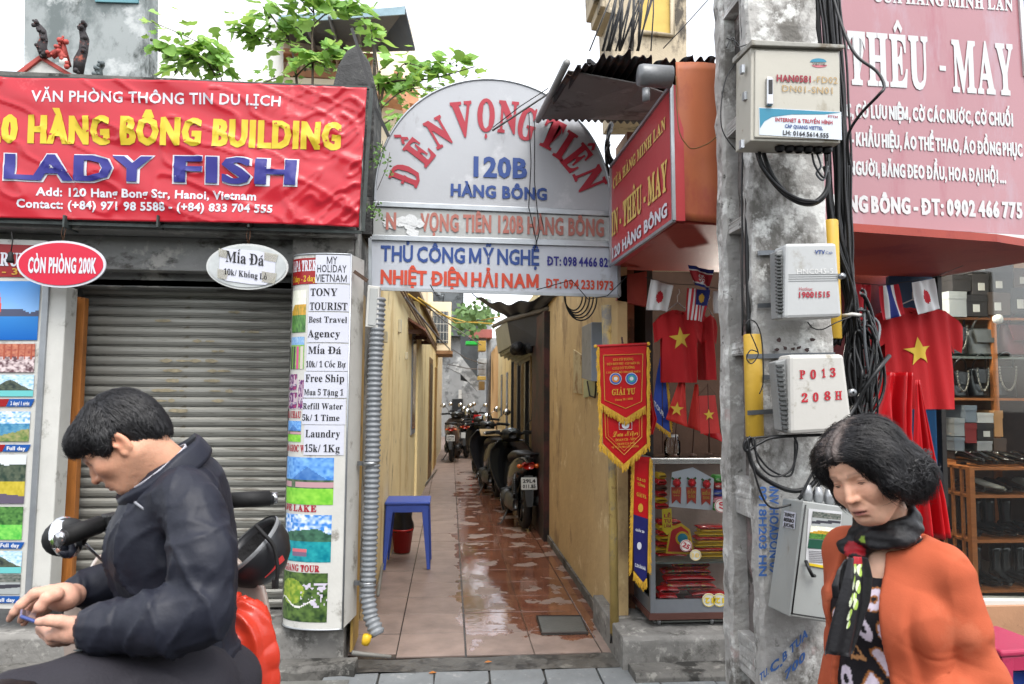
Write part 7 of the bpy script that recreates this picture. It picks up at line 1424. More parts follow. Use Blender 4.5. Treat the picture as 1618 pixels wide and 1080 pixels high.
sc4 = scooter('farthest dark scooter at the end of the right row with a red cloth', sgroup, V((.50, 17.2, .018)), R(-10), (34, 34, 38))
sc5 = scooter('pale grey scooter parked at the foot of the far yellow wall', sgroup, V((.12, 16.2, .018)), R(-6), (120, 110, 106), plate=('29M1', '337.2'))
sc6 = scooter('dark blue scooter behind the pale grey one on the far left side', sgroup, V((.30, 18.8, .018)), R(-4), (50, 56, 76), plate=('30K2', '5511'))
MB().box((.62, 10.6, .92), (.34, .5, .025), Matrix.Rotation(.1, 3, 'X')).build('wooden_board', M('pale_board', (206, 176, 128), .6), label='pale wooden board lying on the seat of the second scooter', cat='board', bev=.003)
furl('red_cloth', 'red cloth draped over the handlebar of the far scooter', [(749, 760, 655), (746, 762, 668), (744, 758, 685), (742, 748, 702)], 15.8, satin, 20)
# ================================================================ the seated man's scooter, helmet, red bag
my = scooter('parked scooter with pale leg shield under the seated man', None, V((-.78, 1.88, 0)), R(-4), (186, 170, 160), wide=1.05, rack=True, lean=R(-6), mir=(.985, 0), steer=R(46)); my.scale = (1.08, 1.08, 1.14)
hc = P(398, 868, 2.3); hr = .115
hm = thing('helmet', 'black half helmet hanging open from the scooter handlebar', 'helmet', hc-V((0, 0, .13))); ax = V((.5, .35, -.79)).normalized(); u_ = ax.orthogonal().normalized()
axo = -V((.62, .3, -.72)).normalized()
mb = MB(); mb.lathe(hc, [(0.0, -hr), (hr*.38, -hr*.93), (hr*.7, -hr*.71), (hr*.92, -hr*.38), (hr, 0), (hr*1.0, .02), (hr*.93, .022), (hr*.9, 0), (hr*.8, -hr*.4), (hr*.6, -hr*.62), (0, -hr*.8)], 36, ax=axo); mb.build('shell', M('helmet_black', (38, 39, 42), .35, var=.15, bump=.05, dirt=[((70, 70, 72), .15, 9)]), hm)
mb = MB(); mb.lathe(hc+axo*.001, [(hr*.88, .0), (hr*.78, -hr*.4), (hr*.58, -hr*.6), (0, -hr*.78)], 30, ax=axo); mb.build('liner', M('liner_dark', (24, 24, 26), .9, var=.5, scale=30, bump=.6), hm)
mb = MB(); mb.lathe(hc, [(hr*1.005, .012), (hr*1.02, .018), (hr*1.0, .024)], 36, ax=axo); mb.build('rim_band', M('silver_band', (140, 142, 144), .4, .3), hm)
p0 = hc+V((.05, -.07, -.055)); mb = MB(); mb.slab([p0, p0+V((.055, .01, .05)), p0+V((.062, .01, .035)), p0+V((.01, 0, -.014))], (.0, .004, 0)); mb.build('red_decal', M('decal_red', (190, 60, 60), .4, bump=0), hm)
mb = MB(); mb.tube(smooth([P(404, 830, 2.22), P(418, 845, 2.2), P(432, 862, 2.2), P(438, 890, 2.2), P(438, 912, 2.2), P(434, 926, 2.2)]), .006, n=6); hs1 = mb.build('strap', rubber, hm); mb = MB(); mb.box(P(435, 922, 2.2), (.02, .008, .03)); mb.build('buckle', rubber, hs1, bev=.003)
s_ = SDF((-.95, 1.9, .25), (-.4, 2.35, 1.0), .006); s_.ell(P(392, 1050, 2.15), (.085, .07, .14), .03); s_.ell(P(385, 1010, 2.15), (.06, .055, .1), .05); s_.cap(P(381, 1010, 2.15), P(378, 968, 2.17), .045, .012, .04); s_.cap(P(378, 968, 2.17), P(372, 945, 2.2), .012, .01, .01); s_.cap(P(379, 968, 2.17), P(388, 950, 2.2), .012, .008, .01)
p, q = s_.mesh(); N = vnormals(p, q); hh = np.clip((p[:, 2]-.55)/.35, 0, 1); a_ = np.arctan2(p[:, 1]-2.15, p[:, 0]+.64); f_ = np.abs(np.sin(a_*7+p[:, 2]*5+2*vn(p, 7, 3)))*-.014*(.4+hh)+np.abs(vn(p, 9, 4))*.02+np.abs(vn(p*np.array([1,1,.4]), 30, 5))*.005
p += N*f_[:, None]; rb = thing('plastic_bag', 'bright red plastic shopping bag hanging from the scooter leg shield', 'bag', P(390, 1080, 2.15)); meshobj('bag_body', p, q, M('red_bag_film', (204, 58, 36), .4, var=.06, bump=.2, bscale=30, trans=.0, coat=.3), rb)
# ================================================================ behind and above the shopfronts
bgw = M('white_mouldy_wall', (150, 156, 156), .85, var=.08, scale=1, dirt=[((104, 112, 112), .42, 1.1, (1, 1, .6)), ((66, 72, 70), .3, 2.0, (1, 1, .5)), ((184, 188, 188), .35, 2)], bump=.15)
wb_ = thing('white_wall_building', 'tall white gable wall streaked with grey mould behind the red banner', 'building', P(140, 120, 9)); MB().slab(q3([(40, -60, 9), (230, -60, 9), (225, 400, 9), (34, 400, 9)]), (0, 1.5, 0)).build('wall', bgw, wb_); MB().slab(q3([(150, -20, 8.97), (218, -20, 8.97), (218, 4, 8.97), (150, 2, 8.97)]), (0, .05, 0)).build('teal_window', M('teal_frame', (90, 140, 150), .5), wb_)
MB().slab(q3([(226, -60, 9.4), (420, -60, 9.4), (420, 400, 9.4), (222, 400, 9.4)]), (0, 1.0, 0)).build('side_block', M('blown_sky_white', (236, 238, 238), .9, var=.02, bump=.05), wb_)  # plain white block standing in for the blown-out sky beside the wall
tg = thing('temple_gable', 'small white temple gable with red trim and dark carved dragon finials', 'temple roof', P(75, 125, 7)); yg = YP(7)
MB().slab(q4(yg, [(22, 124), (66, 92), (122, 124)]), (0, .3, 0)).build('gable', M('gable_white', (216, 214, 208), .8), tg)
trm = M('red_trim', (176, 74, 66), .7, var=.15); dkc = M('carved_black', (50, 46, 48), .75, var=.5, scale=12, dirt=[((160, 84, 66), .25, 14)], bump=.6)
mb = MB(); mb.slab(q4(yg, [(14, 126), (66, 88), (66, 95), (26, 126)], .03), (0, .35, 0)); mb.slab(q4(yg, [(66, 88), (66, 95), (116, 125), (122, 122)], .03), (0, .35, 0)); mb.build('red_trim', trm, tg)
def carve(name, pts, r_, mat, seed):
    rr = random.Random(seed); mb = MB(); mb.tube([yg(x, y, .05) for x, y in pts], [q*.006 for q in r_], n=8)
    for i, (x, y) in enumerate(pts):
        for k in range(4): mb.sphere(yg(x+rr.uniform(-4, 4), y+rr.uniform(-4, 4), .05+rr.uniform(0, .05)), rr.uniform(.012, .026), 8, 6)
    mb.build(name, mat, tg)
carve('dragon_finial', [(76, 92), (70, 78), (74, 66), (72, 54), (66, 46), (64, 40)], [8, 8, 6, 6, 5, 2], dkc, 1); carve('dragon_finial', [(128, 118), (130, 100), (136, 84), (138, 66), (134, 52), (138, 46)], [8, 9, 7, 7, 5, 3], dkc, 2); carve('red_crest', [(86, 92), (98, 84), (106, 96), (112, 108), (104, 74), (108, 68)], [6, 7, 7, 5, 4, 3], trm, 3); carve('small_finial', [(160, 124), (160, 112), (166, 106)], [7, 6, 4], M('stone_grey_carved', (96, 104, 106), .8, var=.3), 4)
mb = MB(); mb.lathe(yg(107, 102, .08), [(0, .01), (.03, .008), (.04, 0)], 16, ax=(0, -1, 0)); mb.build('white_disc', white_p, tg)
bh = thing('balcony_house', 'cream house with orange trim, balusters and grey metal roof canopy behind the tree', 'building', P(540, 130, 11)); yh = YP(11); crm = M('cream_house', (226, 214, 190), .8, var=.05, bump=.05); otr = M('orange_trim', (206, 150, 112), .7)
MB().slab(q4(YP(11.3), [(418, 60), (650, 30), (690, 330), (418, 330)]), (0, 1, 0)).build('wall', crm, bh)
MB().slab(q4(yh, [(424, 82), (592, 92), (592, 84), (424, 74)]), (0, .3, 0)).build('hand_rail', otr, bh); MB().slab(q4(yh, [(424, 118), (592, 126), (592, 116), (424, 108)]), (0, .3, 0)).build('lower_rail', otr, bh)
for k in range(15):
    a = yh(432+k*11, 112+k*.5, -.1); mb = MB(); h_ = .28; mb.lathe(a, [(.03, 0), (.04, .05), (.05, .1), (.03, .18), (.02, .22), (.035, h_)], 8); mb.build('baluster', M('baluster_cream', (214, 190, 160), .8), bh)
MB().slab(q4(YP(10.9), [(424, 120), (592, 128), (610, 150), (424, 146)]), (0, .5, 0)).build('balcony_slab', crm, bh)
MB().slab(q4(YP(10.8), [(596, 150), (660, 165), (660, 142), (598, 128)]), (0, .4, 0)).build('cornice', otr, bh); MB().slab(q4(YP(10.7), [(640, 190), (652, 186), (634, 110), (622, 112)]), (0, .1, 0)).build('drainpipe', otr, bh)
MB().slab(q4(YP(10.7), [(392, 118), (418, 130), (428, 124), (402, 90)]), (0, .3, 0)).build('hood', trm, bh)
mb = MB(); cpts = [P(468, 12, 10), P(642, 14, 10), P(656, 82, 10), P(620, 84, 12), P(470, 60, 12)]; mb.slab([P(440, 34, 10), P(640, 14, 9.2), P(656, 80, 9.6), P(590, 82, 11), P(440, 80, 12)], (0, 0, .04)); mb.build('canopy_sheet', M('grey_canopy', (92, 98, 104), .5, .3, var=.15), bh); mb = MB(); mb.slab([P(440, 24, 10), P(640, 10, 9.2), P(640, 22, 9.2), P(440, 36, 10)], (0, .02, 0)); mb.build('canopy_edge', M('pale_teal_edge', (150, 176, 186), .5), bh)
for k in range(5): mb = MB(); mb.tube([P(480+k*40, 28-k*2, 9.6), P(500+k*36, 80, 11)], .025, n=4); mb.build('canopy_rib', M('rib_grey', (120, 124, 128), .5), bh)
mb = MB(); mb.tube([P(592, 20, 9.8), P(592, 128, 10.8)], .03, n=6); mb.build('canopy_post', M('rib_grey', (120, 124, 128)), bh)
rs = thing('ridge_stump', 'dark weathered pyramid-shaped masonry stump above the banner corner', 'masonry', P(556, 136, 4.4)); mb = MB(); a = [P(526, 137, 4.3), P(594, 140, 4.3), P(594, 140, 4.3)+V((0, .3, 0)), P(526, 137, 4.3)+V((0, .3, 0))]; tp2 = [P(548, 80, 4.4), P(562, 72, 4.4), P(566, 72, 4.45), P(552, 80, 4.5)]; mid = [P(534, 104, 4.33), P(582, 98, 4.33), P(584, 98, 4.5), P(536, 104, 4.5)]
vs_ = a+mid+tp2; mb.add(vs_, [(i+4*k, (i+1) % 4+4*k, (i+1) % 4+4*(k+1), i+4*(k+1)) for k in range(2) for i in range(4)]+[(3, 2, 1, 0), (8, 9, 10, 11)]); mb.build('stump', M('dark_masonry', (64, 64, 64), .9, var=.4, scale=8, dirt=[((110, 110, 106), .3, 10)], bump=.8), rs, sub=0)
mb = MB(); mb.bx(P(566, 200, 4.3).x, P(592, 200, 4.3).x, 4.25, 4.7, P(580, 372, 4.3).z, P(580, 138, 4.3).z); mb.build('side_wall', M('dark_masonry', (64, 64, 64)), rs)
mb = MB(); mb.tube([P(556, 45, 4.15), P(574, 100, 4.13), P(594, 172, 4.1), P(614, 215, 4.1)], .013, n=4, smooth=False); mb.build('leaning_bar', black, label='black angled metal bar leaning over the banner corner', cat='metal bar')
pb = thing('pillar_building', 'weathered beige column with a yellow window recess above the awning', 'building', P(1015, 75, 7)); pbm = M('stained_beige', (186, 172, 148), .85, var=.15, scale=3, dirt=[((84, 78, 70), .38, 3, (1, 1, .5)), ((210, 196, 170), .2, 5)], bump=.4); yb = YP(7)
MB().slab(q4(yb, [(962, -60), (1085, -60), (1086, 180), (972, 180)]), (0, .6, 0)).build('column', pbm, pb, bev=.01); mb = MB();
for k, (dx, y) in enumerate(((-24, 0), (-16, 14), (-8, 24))): mb.slab(q4(yb, [(962+dx, -40+y), (975, -40+y), (975, 2+y), (964+dx, -2+y)], .02+.01*k), (0, .5, 0))
mb.build('moulding', pbm, pb, bev=.008); MB().slab(q4(yb, [(1006, -40), (1060, -40), (1060, 58), (1010, 52)], .01), (0, .1, 0)).build('yellow_recess', M('yellow_recess', (206, 176, 96), .8, var=.1, dirt=[((150, 120, 60), .25, 4)]), pb)
mb = MB(); mb.tube([yb(1060, -40, .03), yb(1061, 58, .03), yb(1008, 52, .03)], .03, n=4); mb.build('recess_frame', pbm, pb)
cb2 = thing('overhead_cables', 'bunch of black overhead cables fanning down in front of the beige column', 'cables', P(1000, 70, 6));
for k in range(22):
    x0_ = random.uniform(975, 1040); x1_ = x0_+random.uniform(-42, 10)-8; mb = MB(); mb.tube([P(x0_, -30, 5.6), P((x0_+x1_)/2+2, 20, 5.6), P(x1_, 80, 5.6)], random.choice([.006, .008, .012]) if x0_ < 1015 else .006, n=5); mb.build('cable', cbm, cb2)
mb = MB(); mb.tube([P(1118, 0, 6), P(1082, 40, 6), P(1048, 76, 6)], .005, n=5); mb.build('cable', cbm, cb2)
# ================================================================ leafy tree behind the banner
tr = thing('mulberry_tree', 'young green tree with broad pale leaves rising behind the red banner', 'tree', P(500, 140, 4.8)); bark = M('twig_bark', (84, 72, 60), .8, var=.2)
rr = random.Random(12); Yt_ = 4.75
branches = [[(493, 190, 0), (494, 120, 0), (493, 60, .1), (496, 20, .1), (486, -20, .1)], [(470, 190, .1), (468, 120, .1), (458, 66, .2), (440, 40, .2), (420, 12, .2)], [(360, 200, .2), (352, 132, .2), (330, 80, .1), (300, 60, 0), (240, 34, -.1)], [(345, 130, .2), (325, 95, .1), (290, 85, 0), (250, 74, -.1)], [(350, 120, .2), (330, 98, .2), (300, 100, .2), (280, 110, .2)], [(458, 66, .2), (430, 62, .3), (400, 54, .2), (370, 40, .2)], [(494, 40, .1), (520, 18, .2), (545, 10, .2), (575, 26, .3)], [(496, 20, .1), (480, 4, .1), (460, -10, 0)], [(600, 190, .3), (606, 140, .3), (625, 128, .3), (680, 124, .2), (750, 105, .2)], [(600, 170, .3), (596, 100, .3), (590, 66, .3), (585, 40, .3)], [(625, 128, .3), (640, 100, .3), (690, 112, .2), (720, 96, .2)], [(468, 120, .1), (490, 100, 0), (520, 92, 0), (540, 78, 0)], [(603, 170, .2), (640, 142, .2), (700, 138, .2)], [(400, 140, .2), (430, 125, .2), (460, 120, .1)], [(600, 200, .2), (618, 188, .2), (625, 182, .2)]]
leafm = []
for i_, c_ in enumerate(((118, 160, 76), (142, 184, 104), (98, 140, 64))):
    m = M('leaf_%d' % i_, c_, .5, var=.12, scale=20, bump=.15, bscale=60, spec=.3); nd = m.node_tree; b = nd.nodes['Principled BSDF']; b.inputs['Transmission Weight'].default_value = 0
    tl_ = nd.nodes.new('ShaderNodeBsdfTranslucent'); tl_.inputs[0].default_value = (*lin((min(255, c_[0]+50), min(255, c_[1]+40), c_[2]+20)), 1); ms = nd.nodes.new('ShaderNodeMixShader'); ms.inputs[0].default_value = .42; out = nd.nodes['Material Output']; nd.links.new(b.outputs[0], ms.inputs[1]); nd.links.new(tl_.outputs[0], ms.inputs[2]); nd.links.new(ms.outputs[0], out.inputs[0]); leafm.append(m)
def leafmesh(kind, i):
    mb = MB()
    if kind == 0: half = [(0, 0), (.16, -.06), (.34, .08), (.42, .3), (.36, .55), (.2, .8), (0, 1.05)]
    elif kind == 1: half = [(0, 0), (.2, -.08), (.38, .05), (.46, .3), (.3, .42), (.42, .6), (.3, .7), (.12, .72), (0, 1.05)]
    else: half = [(0, 0), (.18, -.08), (.4, .02), (.5, .22), (.24, .38), (.36, .62), (.14, .62), (0, .98)]
    n = len(half); sc = .085; vs = [(0, y*sc, -.012*math.sin(y*2.4)) for x, y in half]+[(x*sc, y*sc, .16*x*sc-.2*y*y*sc-.04*sc*math.sin(y*9+x*8)) for x, y in half[1:-1]]+[(-x*sc, y*sc, .16*x*sc-.2*y*y*sc+.04*sc*math.sin(y*8)) for x, y in half[1:-1]]
    m_ = n-2; fs = []
    for s in (0, 1):
        o = n+s*m_
        def R_(k): return 0 if k == 0 else (n-1 if k == n-1 else o+k-1)
        for k in range(n-1):
            q_ = [k, R_(k), R_(k+1), k+1]; q_ = [x for j, x in enumerate(q_) if x not in q_[:j]]; fs.append(q_ if s == 0 else q_[::-1])
    mb.add(vs, fs, smooth=True); return mb.build('leaf', leafm[i % 3], tr, local=True)
protos = [leafmesh(k % 3, k) for k in range(9)]; nl = 0; berr = []
for bi, br in enumerate(branches):
    pts = smooth([P(x, y, Yt_+d) for x, y, d in br], 6); L_ = len(pts); mb = MB(); r0 = .011 if bi in (0, 1, 8) else .006
    mb.tube(pts, [r0*(1-.7*i/L_) for i in range(L_)], n=6); mb.build('branch', bark, tr)
    cnt = 0; st = 7 if bi in (0, 1) else 5
    for i in range(st, L_):
        for _ in range(1 if bi in (0, 9) else 2):
            if nl > 290 or cnt > 26 or (bi in (0, 1, 9) and i < L_*.5 and rr.random() < .5): continue
            a = rr.uniform(0, 6.28); off = V((math.cos(a), rr.uniform(-.6, .6), abs(math.sin(a))*.6-.1)); pet = off.normalized()*rr.uniform(.03, .1); base = pts[i]+pet
            sc = rr.uniform(.95, 1.6); d = V((pet.x*1.2, pet.y*1.5-.02, -abs(rr.gauss(.02, .03)))).normalized(); up = V((rr.uniform(-.7, .7), rr.uniform(-1.6, .2), 1)).normalized(); x_ = d.cross(up).normalized(); z_ = x_.cross(d)
            mt = Matrix((x_, d, z_)).transposed(); loc = base-V(tr.location)
            o = protos[nl] if nl < 9 else share(rr.choice(protos), tr, loc)
            o.location = loc; o.rotation_euler = mt.to_euler(); o.scale = (sc, sc, sc); nl += 1; cnt += 1
        if rr.random() < .55 and bi not in (0,): berr.append(pts[i]+V((rr.uniform(-.04, .04), rr.uniform(-.04, .02), rr.uniform(-.05, .03))))
lm = MB(); L0 = [([tuple(v.co) for v in o.data.vertices], [list(f.vertices) for f in o.data.polygons]) for o in protos]
for k in range(300):
    br = rr.choice(branches[:1]+branches[1:8]*2+branches[8:]*2); pts = smooth([P(x, y, Yt_+d) for x, y, d in br], 4); c_ = pts[int(len(pts)*rr.uniform(.35, .999))]+V((rr.gauss(0, .07), rr.gauss(.03, .08), rr.gauss(.0, .06)))
    u_ = V((rr.uniform(-1, 1), rr.uniform(-.6, .6), rr.uniform(-.6, .3))).normalized(); w_ = u_.cross(V((rr.uniform(-.4, .4), rr.uniform(-1, .2), 1))).normalized(); z_ = w_.cross(u_); vs, fs = rr.choice(L0); sc = rr.uniform(.5, 1.1); lm.add([c_+(w_*v[0]+u_*v[1]+z_*v[2])*sc for v in vs], fs, mi=rr.randint(0, 2), smooth=True)
lm.build('small_leaves', leafm, tr, kind='stuff')
mb = MB(); [mb.sphere(p_, rr.uniform(.006, .010), 6, 5) for p_ in berr]; mb.build('berry', M('dark_berry', (70, 76, 50), .6), tr, kind='stuff')
wd = thing('wall_weed', 'small green weed growing from the wall between banner and arch', 'plant', P(598, 260, 4.05)); wl = MB()
for (x, y) in [(592, 235), (598, 240), (604, 232), (600, 250), (590, 256), (585, 330), (592, 336), (597, 328), (600, 340), (610, 256), (614, 270)]:
    for k in range(9):
        p = P(x+rr.uniform(-8, 8), y+rr.uniform(-9, 9), 4.02+rr.uniform(-.05, .05)); a = rr.uniform(0, 6.28); u_ = V((math.cos(a), rr.uniform(-.5, .5), math.sin(a)))*.011; w_ = u_.cross(V((rr.uniform(-1, 1), 1, rr.uniform(-1, 1)))).normalized()*.006; wl.add([p-u_, p+w_, p+u_, p-w_], [(0, 1, 2, 3)])
wl.build('leaves', M('weed_green', (84, 118, 50), .6, var=.3), wd, kind='stuff'); mb = MB(); mb.tube([P(600, 262, 4.1), P(606, 238, 4.05), P(604, 222, 4.02)], .002, n=4); mb.tube([P(596, 300, 4.1), P(612, 262, 4.05), P(616, 240, 4.02)], .002, n=4); mb.tube([P(588, 345, 4.1), P(592, 330, 4.05), P(598, 318, 4.02)], .002, n=4); mb.build('stem', bark, wd, kind='stuff')
fp = MB()
for k in range(220):
    cx, cy = rr.choice([(735, 500), (757, 492), (766, 505), (748, 512), (730, 512)]); p = P(cx+rr.gauss(0, 9), cy+rr.gauss(0, 8), 17+rr.uniform(-1, 1)); a = rr.uniform(0, 6.28); u_ = V((math.cos(a), 0, math.sin(a)))*.07; w_ = V((-math.sin(a)*.05, .03, math.cos(a)*.05)); fp.add([p-u_, p+w_, p+u_, p-w_], [(0, 1, 2, 3)])
fp.build('balcony_foliage', M('pot_plant_green', (92, 122, 70), .7, var=.3), kind='stuff', label='green pot plants on balconies at the far end of the alley')
for k, (x, y) in enumerate(((683, 1063), (771, 1046))):
    p = PZ(x, y, .012); mb = MB(); mb.slab([p+V((-.02, 0, 0)), p+V((0, .012, .006)), p+V((.024, .002, .002)), p+V((0, -.012, .004))], (0, 0, -.001)); mb.build('fallen_leaf', M('dead_leaf', (176, 110, 50), .7), label=['curled orange dead leaf on the grey paving slab', 'small yellowish dead leaf at the wet threshold'][k], cat='leaf')
st_ = thing('street_tree', 'leafy street tree across the road, mirrored in the scooter mirror', 'tree', V((-1.5, -5.5, -.06))); mb = MB(); mb.tube([V((-1.5, -5.5, -.06)), V((-1.45, -5.5, 1.4)), V((-1.3, -5.4, 2.6)), V((-1.6, -5.3, 4.2))], [.13, .11, .09, .04], n=10); mb.build('trunk', bark, st_)
fo = MB(); r3 = random.Random(5)
for k in range(1500):
    c_ = r3.choice([(-1.4, -5.2, 2.6, 1.2), (-2.2, -5.4, 3.3, 1.0), (-.6, -5.5, 3.4, 1.0), (-1.4, -5.6, 4.3, 1.1)]); d = V((r3.gauss(0, 1), r3.gauss(0, 1), r3.gauss(0, .8))).normalized()*c_[3]*r3.uniform(.5, 1); p = V(c_[:3])+d; u_ = V((r3.uniform(-1, 1), r3.uniform(-1, 1), r3.uniform(-1, 1))).normalized()*.11; w_ = u_.cross(V((r3.uniform(-1, 1), 1, .3))).normalized()*.07; fo.add([p-u_, p+w_, p+u_, p-w_], [(0, 1, 2, 3)])
fo.build('crown', leafm[0], st_, kind='stuff')
oh = thing('opposite_house', 'shophouse row across the road facing the shops', 'building', V((0, -11, -.06)))
MB().bx(-16, 16, -13, -11, -.06, 5.2).build('wall', M('opposite_wall', (150, 138, 118), .85, dirt=[((96, 90, 80), .4, .6)]), oh)
for k in range(9):
    x = -14+k*3.4; MB().bx(x, x+2.4, -11.0, -10.98, 0, 2.5).build('shopfront', M('dark_shopfront', (40, 42, 46), .4), oh); MB().bx(x+.3, x+2.1, -11.0, -10.98, 3.2, 4.6).build('window', M('dark_shopfront', (40, 42, 46)), oh); MB().bx(x-.1, x+2.5, -11.02, -10.1, 2.6, 2.72).build('awning', M('faded_green_awning', (70, 110, 90), .7), oh)
# ================================================================ people
def Rax(fwd, up):
    """columns: side (the person's own left), forward, up"""
    f = V(fwd).normalized(); u = V(up); u = (u-f*u.dot(f)).normalized(); s_ = f.cross(u); return Matrix((s_, f, u)).transposed()
def head_sdf(s, T, woman=False):
    """adds a head in the frame T (x = own right, y = face forward, z = up, origin = skull centre)"""
    s.frame(T)
    s.ell((0, -.014, .028), (.074, .094, .086), .02); s.ell((0, .026, -.018), (.0655, .064, .066), .02); s.ell((0, .022, .045), (.064, .068, .05), .03)
    if woman: s.ell((0, .03, -.05), (.0695, .056, .052), .03); s.ell((0, .058, -.092), (.034, .032, .024), .03)
    else: s.ell((0, .058, -.092), (.03, .032, .024), .03)
    for q in (-1, 1):
        s.cap((q*.058, -.005, -.05), (q*.022, .062, -.094), .016, .014, .03)
        s.ell((q*.040, .062, -.028), (.024, .022, .02), .025)
        s.cap((q*.01, .0875, .021), (q*.044, .072, .022), .006, .006, .014)
        s.ell((q*.031, .098, .004), (.019, .0155, .0105), .012, op='s')
        s.ell((q*.031, .0705, .003), (.0165, .0135, .0125), .005)
    s.chain([(0, .084, .012), (0, .097, -.012), (0, .108, -.03)], [.007, .008, .0105], .012)
    for q in (-1, 1): s.ell((q*.0125, .0955, -.034), (.0078, .0105, .007), .006); s.ell((q*.007, .108, -.0415), (.0035, .004, .003), .002, op='s')
    s.ell((0, .081, -.064), (.028, .0165, .026), .016)
    s.ell((0, .0925, -.062), (.023, .0105, .0058), .005); s.ell((0, .091, -.0735), (.019, .0105, .0065), .006)
    s.cap((-.02, .099, -.0675), (.02, .099, -.0675), .0016, .0016, .003, op='s')
    s.ell((0, .093, -.083), (.014, .006, .004), .010, op='s')
    for q in (-1, 1):
        rot = Matrix.Rotation(q*.35, 3, 'Z') @ Matrix.Rotation(-.2, 3, 'X')
        s.ell((q*.0785, -.008, -.012), (.0085, .0205, .034), .007, rot); s.ell((q*.0885, -.003, -.008), (.009, .0125, .021), .004, rot, op='s'); s.ell((q*.079, .002, -.04), (.006, .007, .009), .006, rot); s.ell((q*.083, .006, -.014), (.004, .004, .007), .004, rot)
    if woman:
        for q in (-1, 1): s.cap((q*.024, .094, -.035), (q*.036, .082, -.062), .0018, .0018, .006, op='s');
def head_cols(p, T, base, woman=False):
    L = np.array(T.inverted()); l = p @ L[:3, :3].T+L[:3, 3]; x, y, z = l[:, 0], l[:, 1], l[:, 2]; b = np.array(lin(base)); c = np.tile(b, (len(p), 1)); ax_ = np.abs(x)
    near = (np.linalg.norm(l, axis=1) < .17)
    def blend(w, col):
        w = np.clip(w, 0, 1)*near; c[:] = c*(1-w[:, None])+np.array(col)*w[:, None]
    g = lambda cx, cy, cz, sx, sy, sz: np.exp(-(((ax_-cx)/sx)**2+((y-cy)/sy)**2+((z-cz)/sz)**2))
    blend(g(.045, .07, -.03, .03, .03, .025)*.35, b*np.array([1.05, .72, .66])); blend(g(0, .11, -.034, .02, .02, .014)*.4, b*np.array([1.02, .7, .62])); blend(g(.08, -.01, -.01, .012, .03, .03)*.5, b*np.array([1.05, .68, .6]))
    lipw = g(0, .1, -.0675, .022, .016, .0085); blend(lipw*1.1, np.array(lin((150, 84, 76) if not woman else (146, 80, 78)))); blend((np.abs(z+.0675) < .0016)*(ax_ < .021)*(y > .085), np.array(lin((84, 40, 36))))
    blend(g(.0075, .108, -.0405, .0045, .007, .003)*1.3, np.array(lin((58, 28, 22))))
    ye = (ax_-.031)/.0165; lash = np.abs(z-(-.0025+.002*ye**2)) < (.0028 if woman else .0018);
    blend(g(.031, .088, -.0, .022, .02, .012)*.35, b*np.array([.62, .5, .46])); blend(g(.03, .085, -.016, .018, .02, .005)*.35, b*np.array([.7, .56, .52]))
    eb = np.exp(-((z-(.026-.25*np.maximum(0, ax_-.035)-.3*np.maximum(0, .02-ax_)))/.0042)**2)*(ax_ > .013)*(ax_ < .052)*(y > .06); blend(eb*(.5 if woman else .8), np.array(lin((44, 32, 28))))
    n = vn(p, 60, 2)*.06+vn(p, 160, 3)*.05; c *= (1+n)[:, None]
    return np.clip(c, 0, 1)
def lids(T, parent, woman):
    for q in (-1, 1):
        for (nm, z0, bow, r0, col) in (('upper_lash', -.0022, .0042, .0011, (20, 15, 14)), ('lid_fold', .0042, .0032, .0006, (120, 78, 62))) + ((('eye', -.0032, .0012, .0016, (34, 24, 22)),) if woman else ()):
            pts = []; rs = []
            for k in range(13):
                u = (k/12-.5)*2; dx = u*.0148; z = z0+bow*(1-u*u)-.0012; zz = (z-.003)/.0125; y = .0705+.0137*math.sqrt(max(.03, 1-(dx/.0168)**2-zz*zz)); pts.append(T @ V((q*.031+dx, y+.0002, z))); rs.append(r0*(1-abs(u)**3*.75)*.93)
            mb = MB(); mb.tube(pts, rs, n=6); mb.build(nm, M('lash_%d' % col[0], col, .5, bump=0), parent)
skin_m = VC('skin', .48, .35, bump=.12, bscale=240, sss=.12)
def hairmat(name, c): return M(name, c, .48, var=.4, scale=60, stretch=(1, 1, .25), bump=.2, bscale=140, spec=.4)
KM = 1.12
def PM(x, y, Y): return P(x, y, Y*KM)
def K_(v, k=KM): return CAM+(V(v)-CAM)*k
def BX(lo, hi, k=KM, m=.03): return tuple(K_(lo, k)-V((m, m, m))), tuple(K_(hi, k)+V((m, m, m)))
man = thing('person', 'man in navy windcheater sitting on a scooter looking down at his phone', 'person', PM(300, 1080, 1.62)*1.0)
YM = 1.60
hd_f = (PM(120, 790, YM)-PM(166, 700, YM)); hd_f = V((hd_f.x, -.02, hd_f.z)).normalized()
fw = V((-.69, -.17, -.70)).normalized(); upv = V((-.66, -.02, .72))
Rm = Rax(fw, upv); hc_ = PM(194, 698, YM); TH = Matrix.Translation(hc_) @ Rm.to_4x4() @ Matrix.Scale(.92, 4)
s = SDF(*BX((-1.16, 1.22, .72), (-.32, 2.05, 1.56)), .0032)
head_sdf(s, TH); s.frame(Matrix.Identity(4))
nb = PM(275, 765, 1.64); s.cap(PM(212, 722, YM+.005), nb, .048, .054, .04); s.cap(PM(236, 706, YM), PM(285, 750, 1.63), .042, .048, .04)
s.ell(PM(285, 865, 1.66), (.08, .13, .16), .04); s.ell(PM(280, 975, 1.66), (.09, .12, .13), .05); s.cap(PM(290, 800, 1.57), PM(290, 800, 1.75), .04, .04, .04)
s.chain([PM(306, 815, 1.52), PM(318, 958, 1.46), PM(150, 990, 1.45)], [.035, .035, .028], .02)
s.chain([PM(285, 780, 1.83), PM(222, 935, 1.84), PM(118, 938, 1.70)], [.045, .04, .027], .02)
def hp(X, Y_, d=0.0):
    return PM(X/6, 880+Y_/6, d)
yn = 1.43
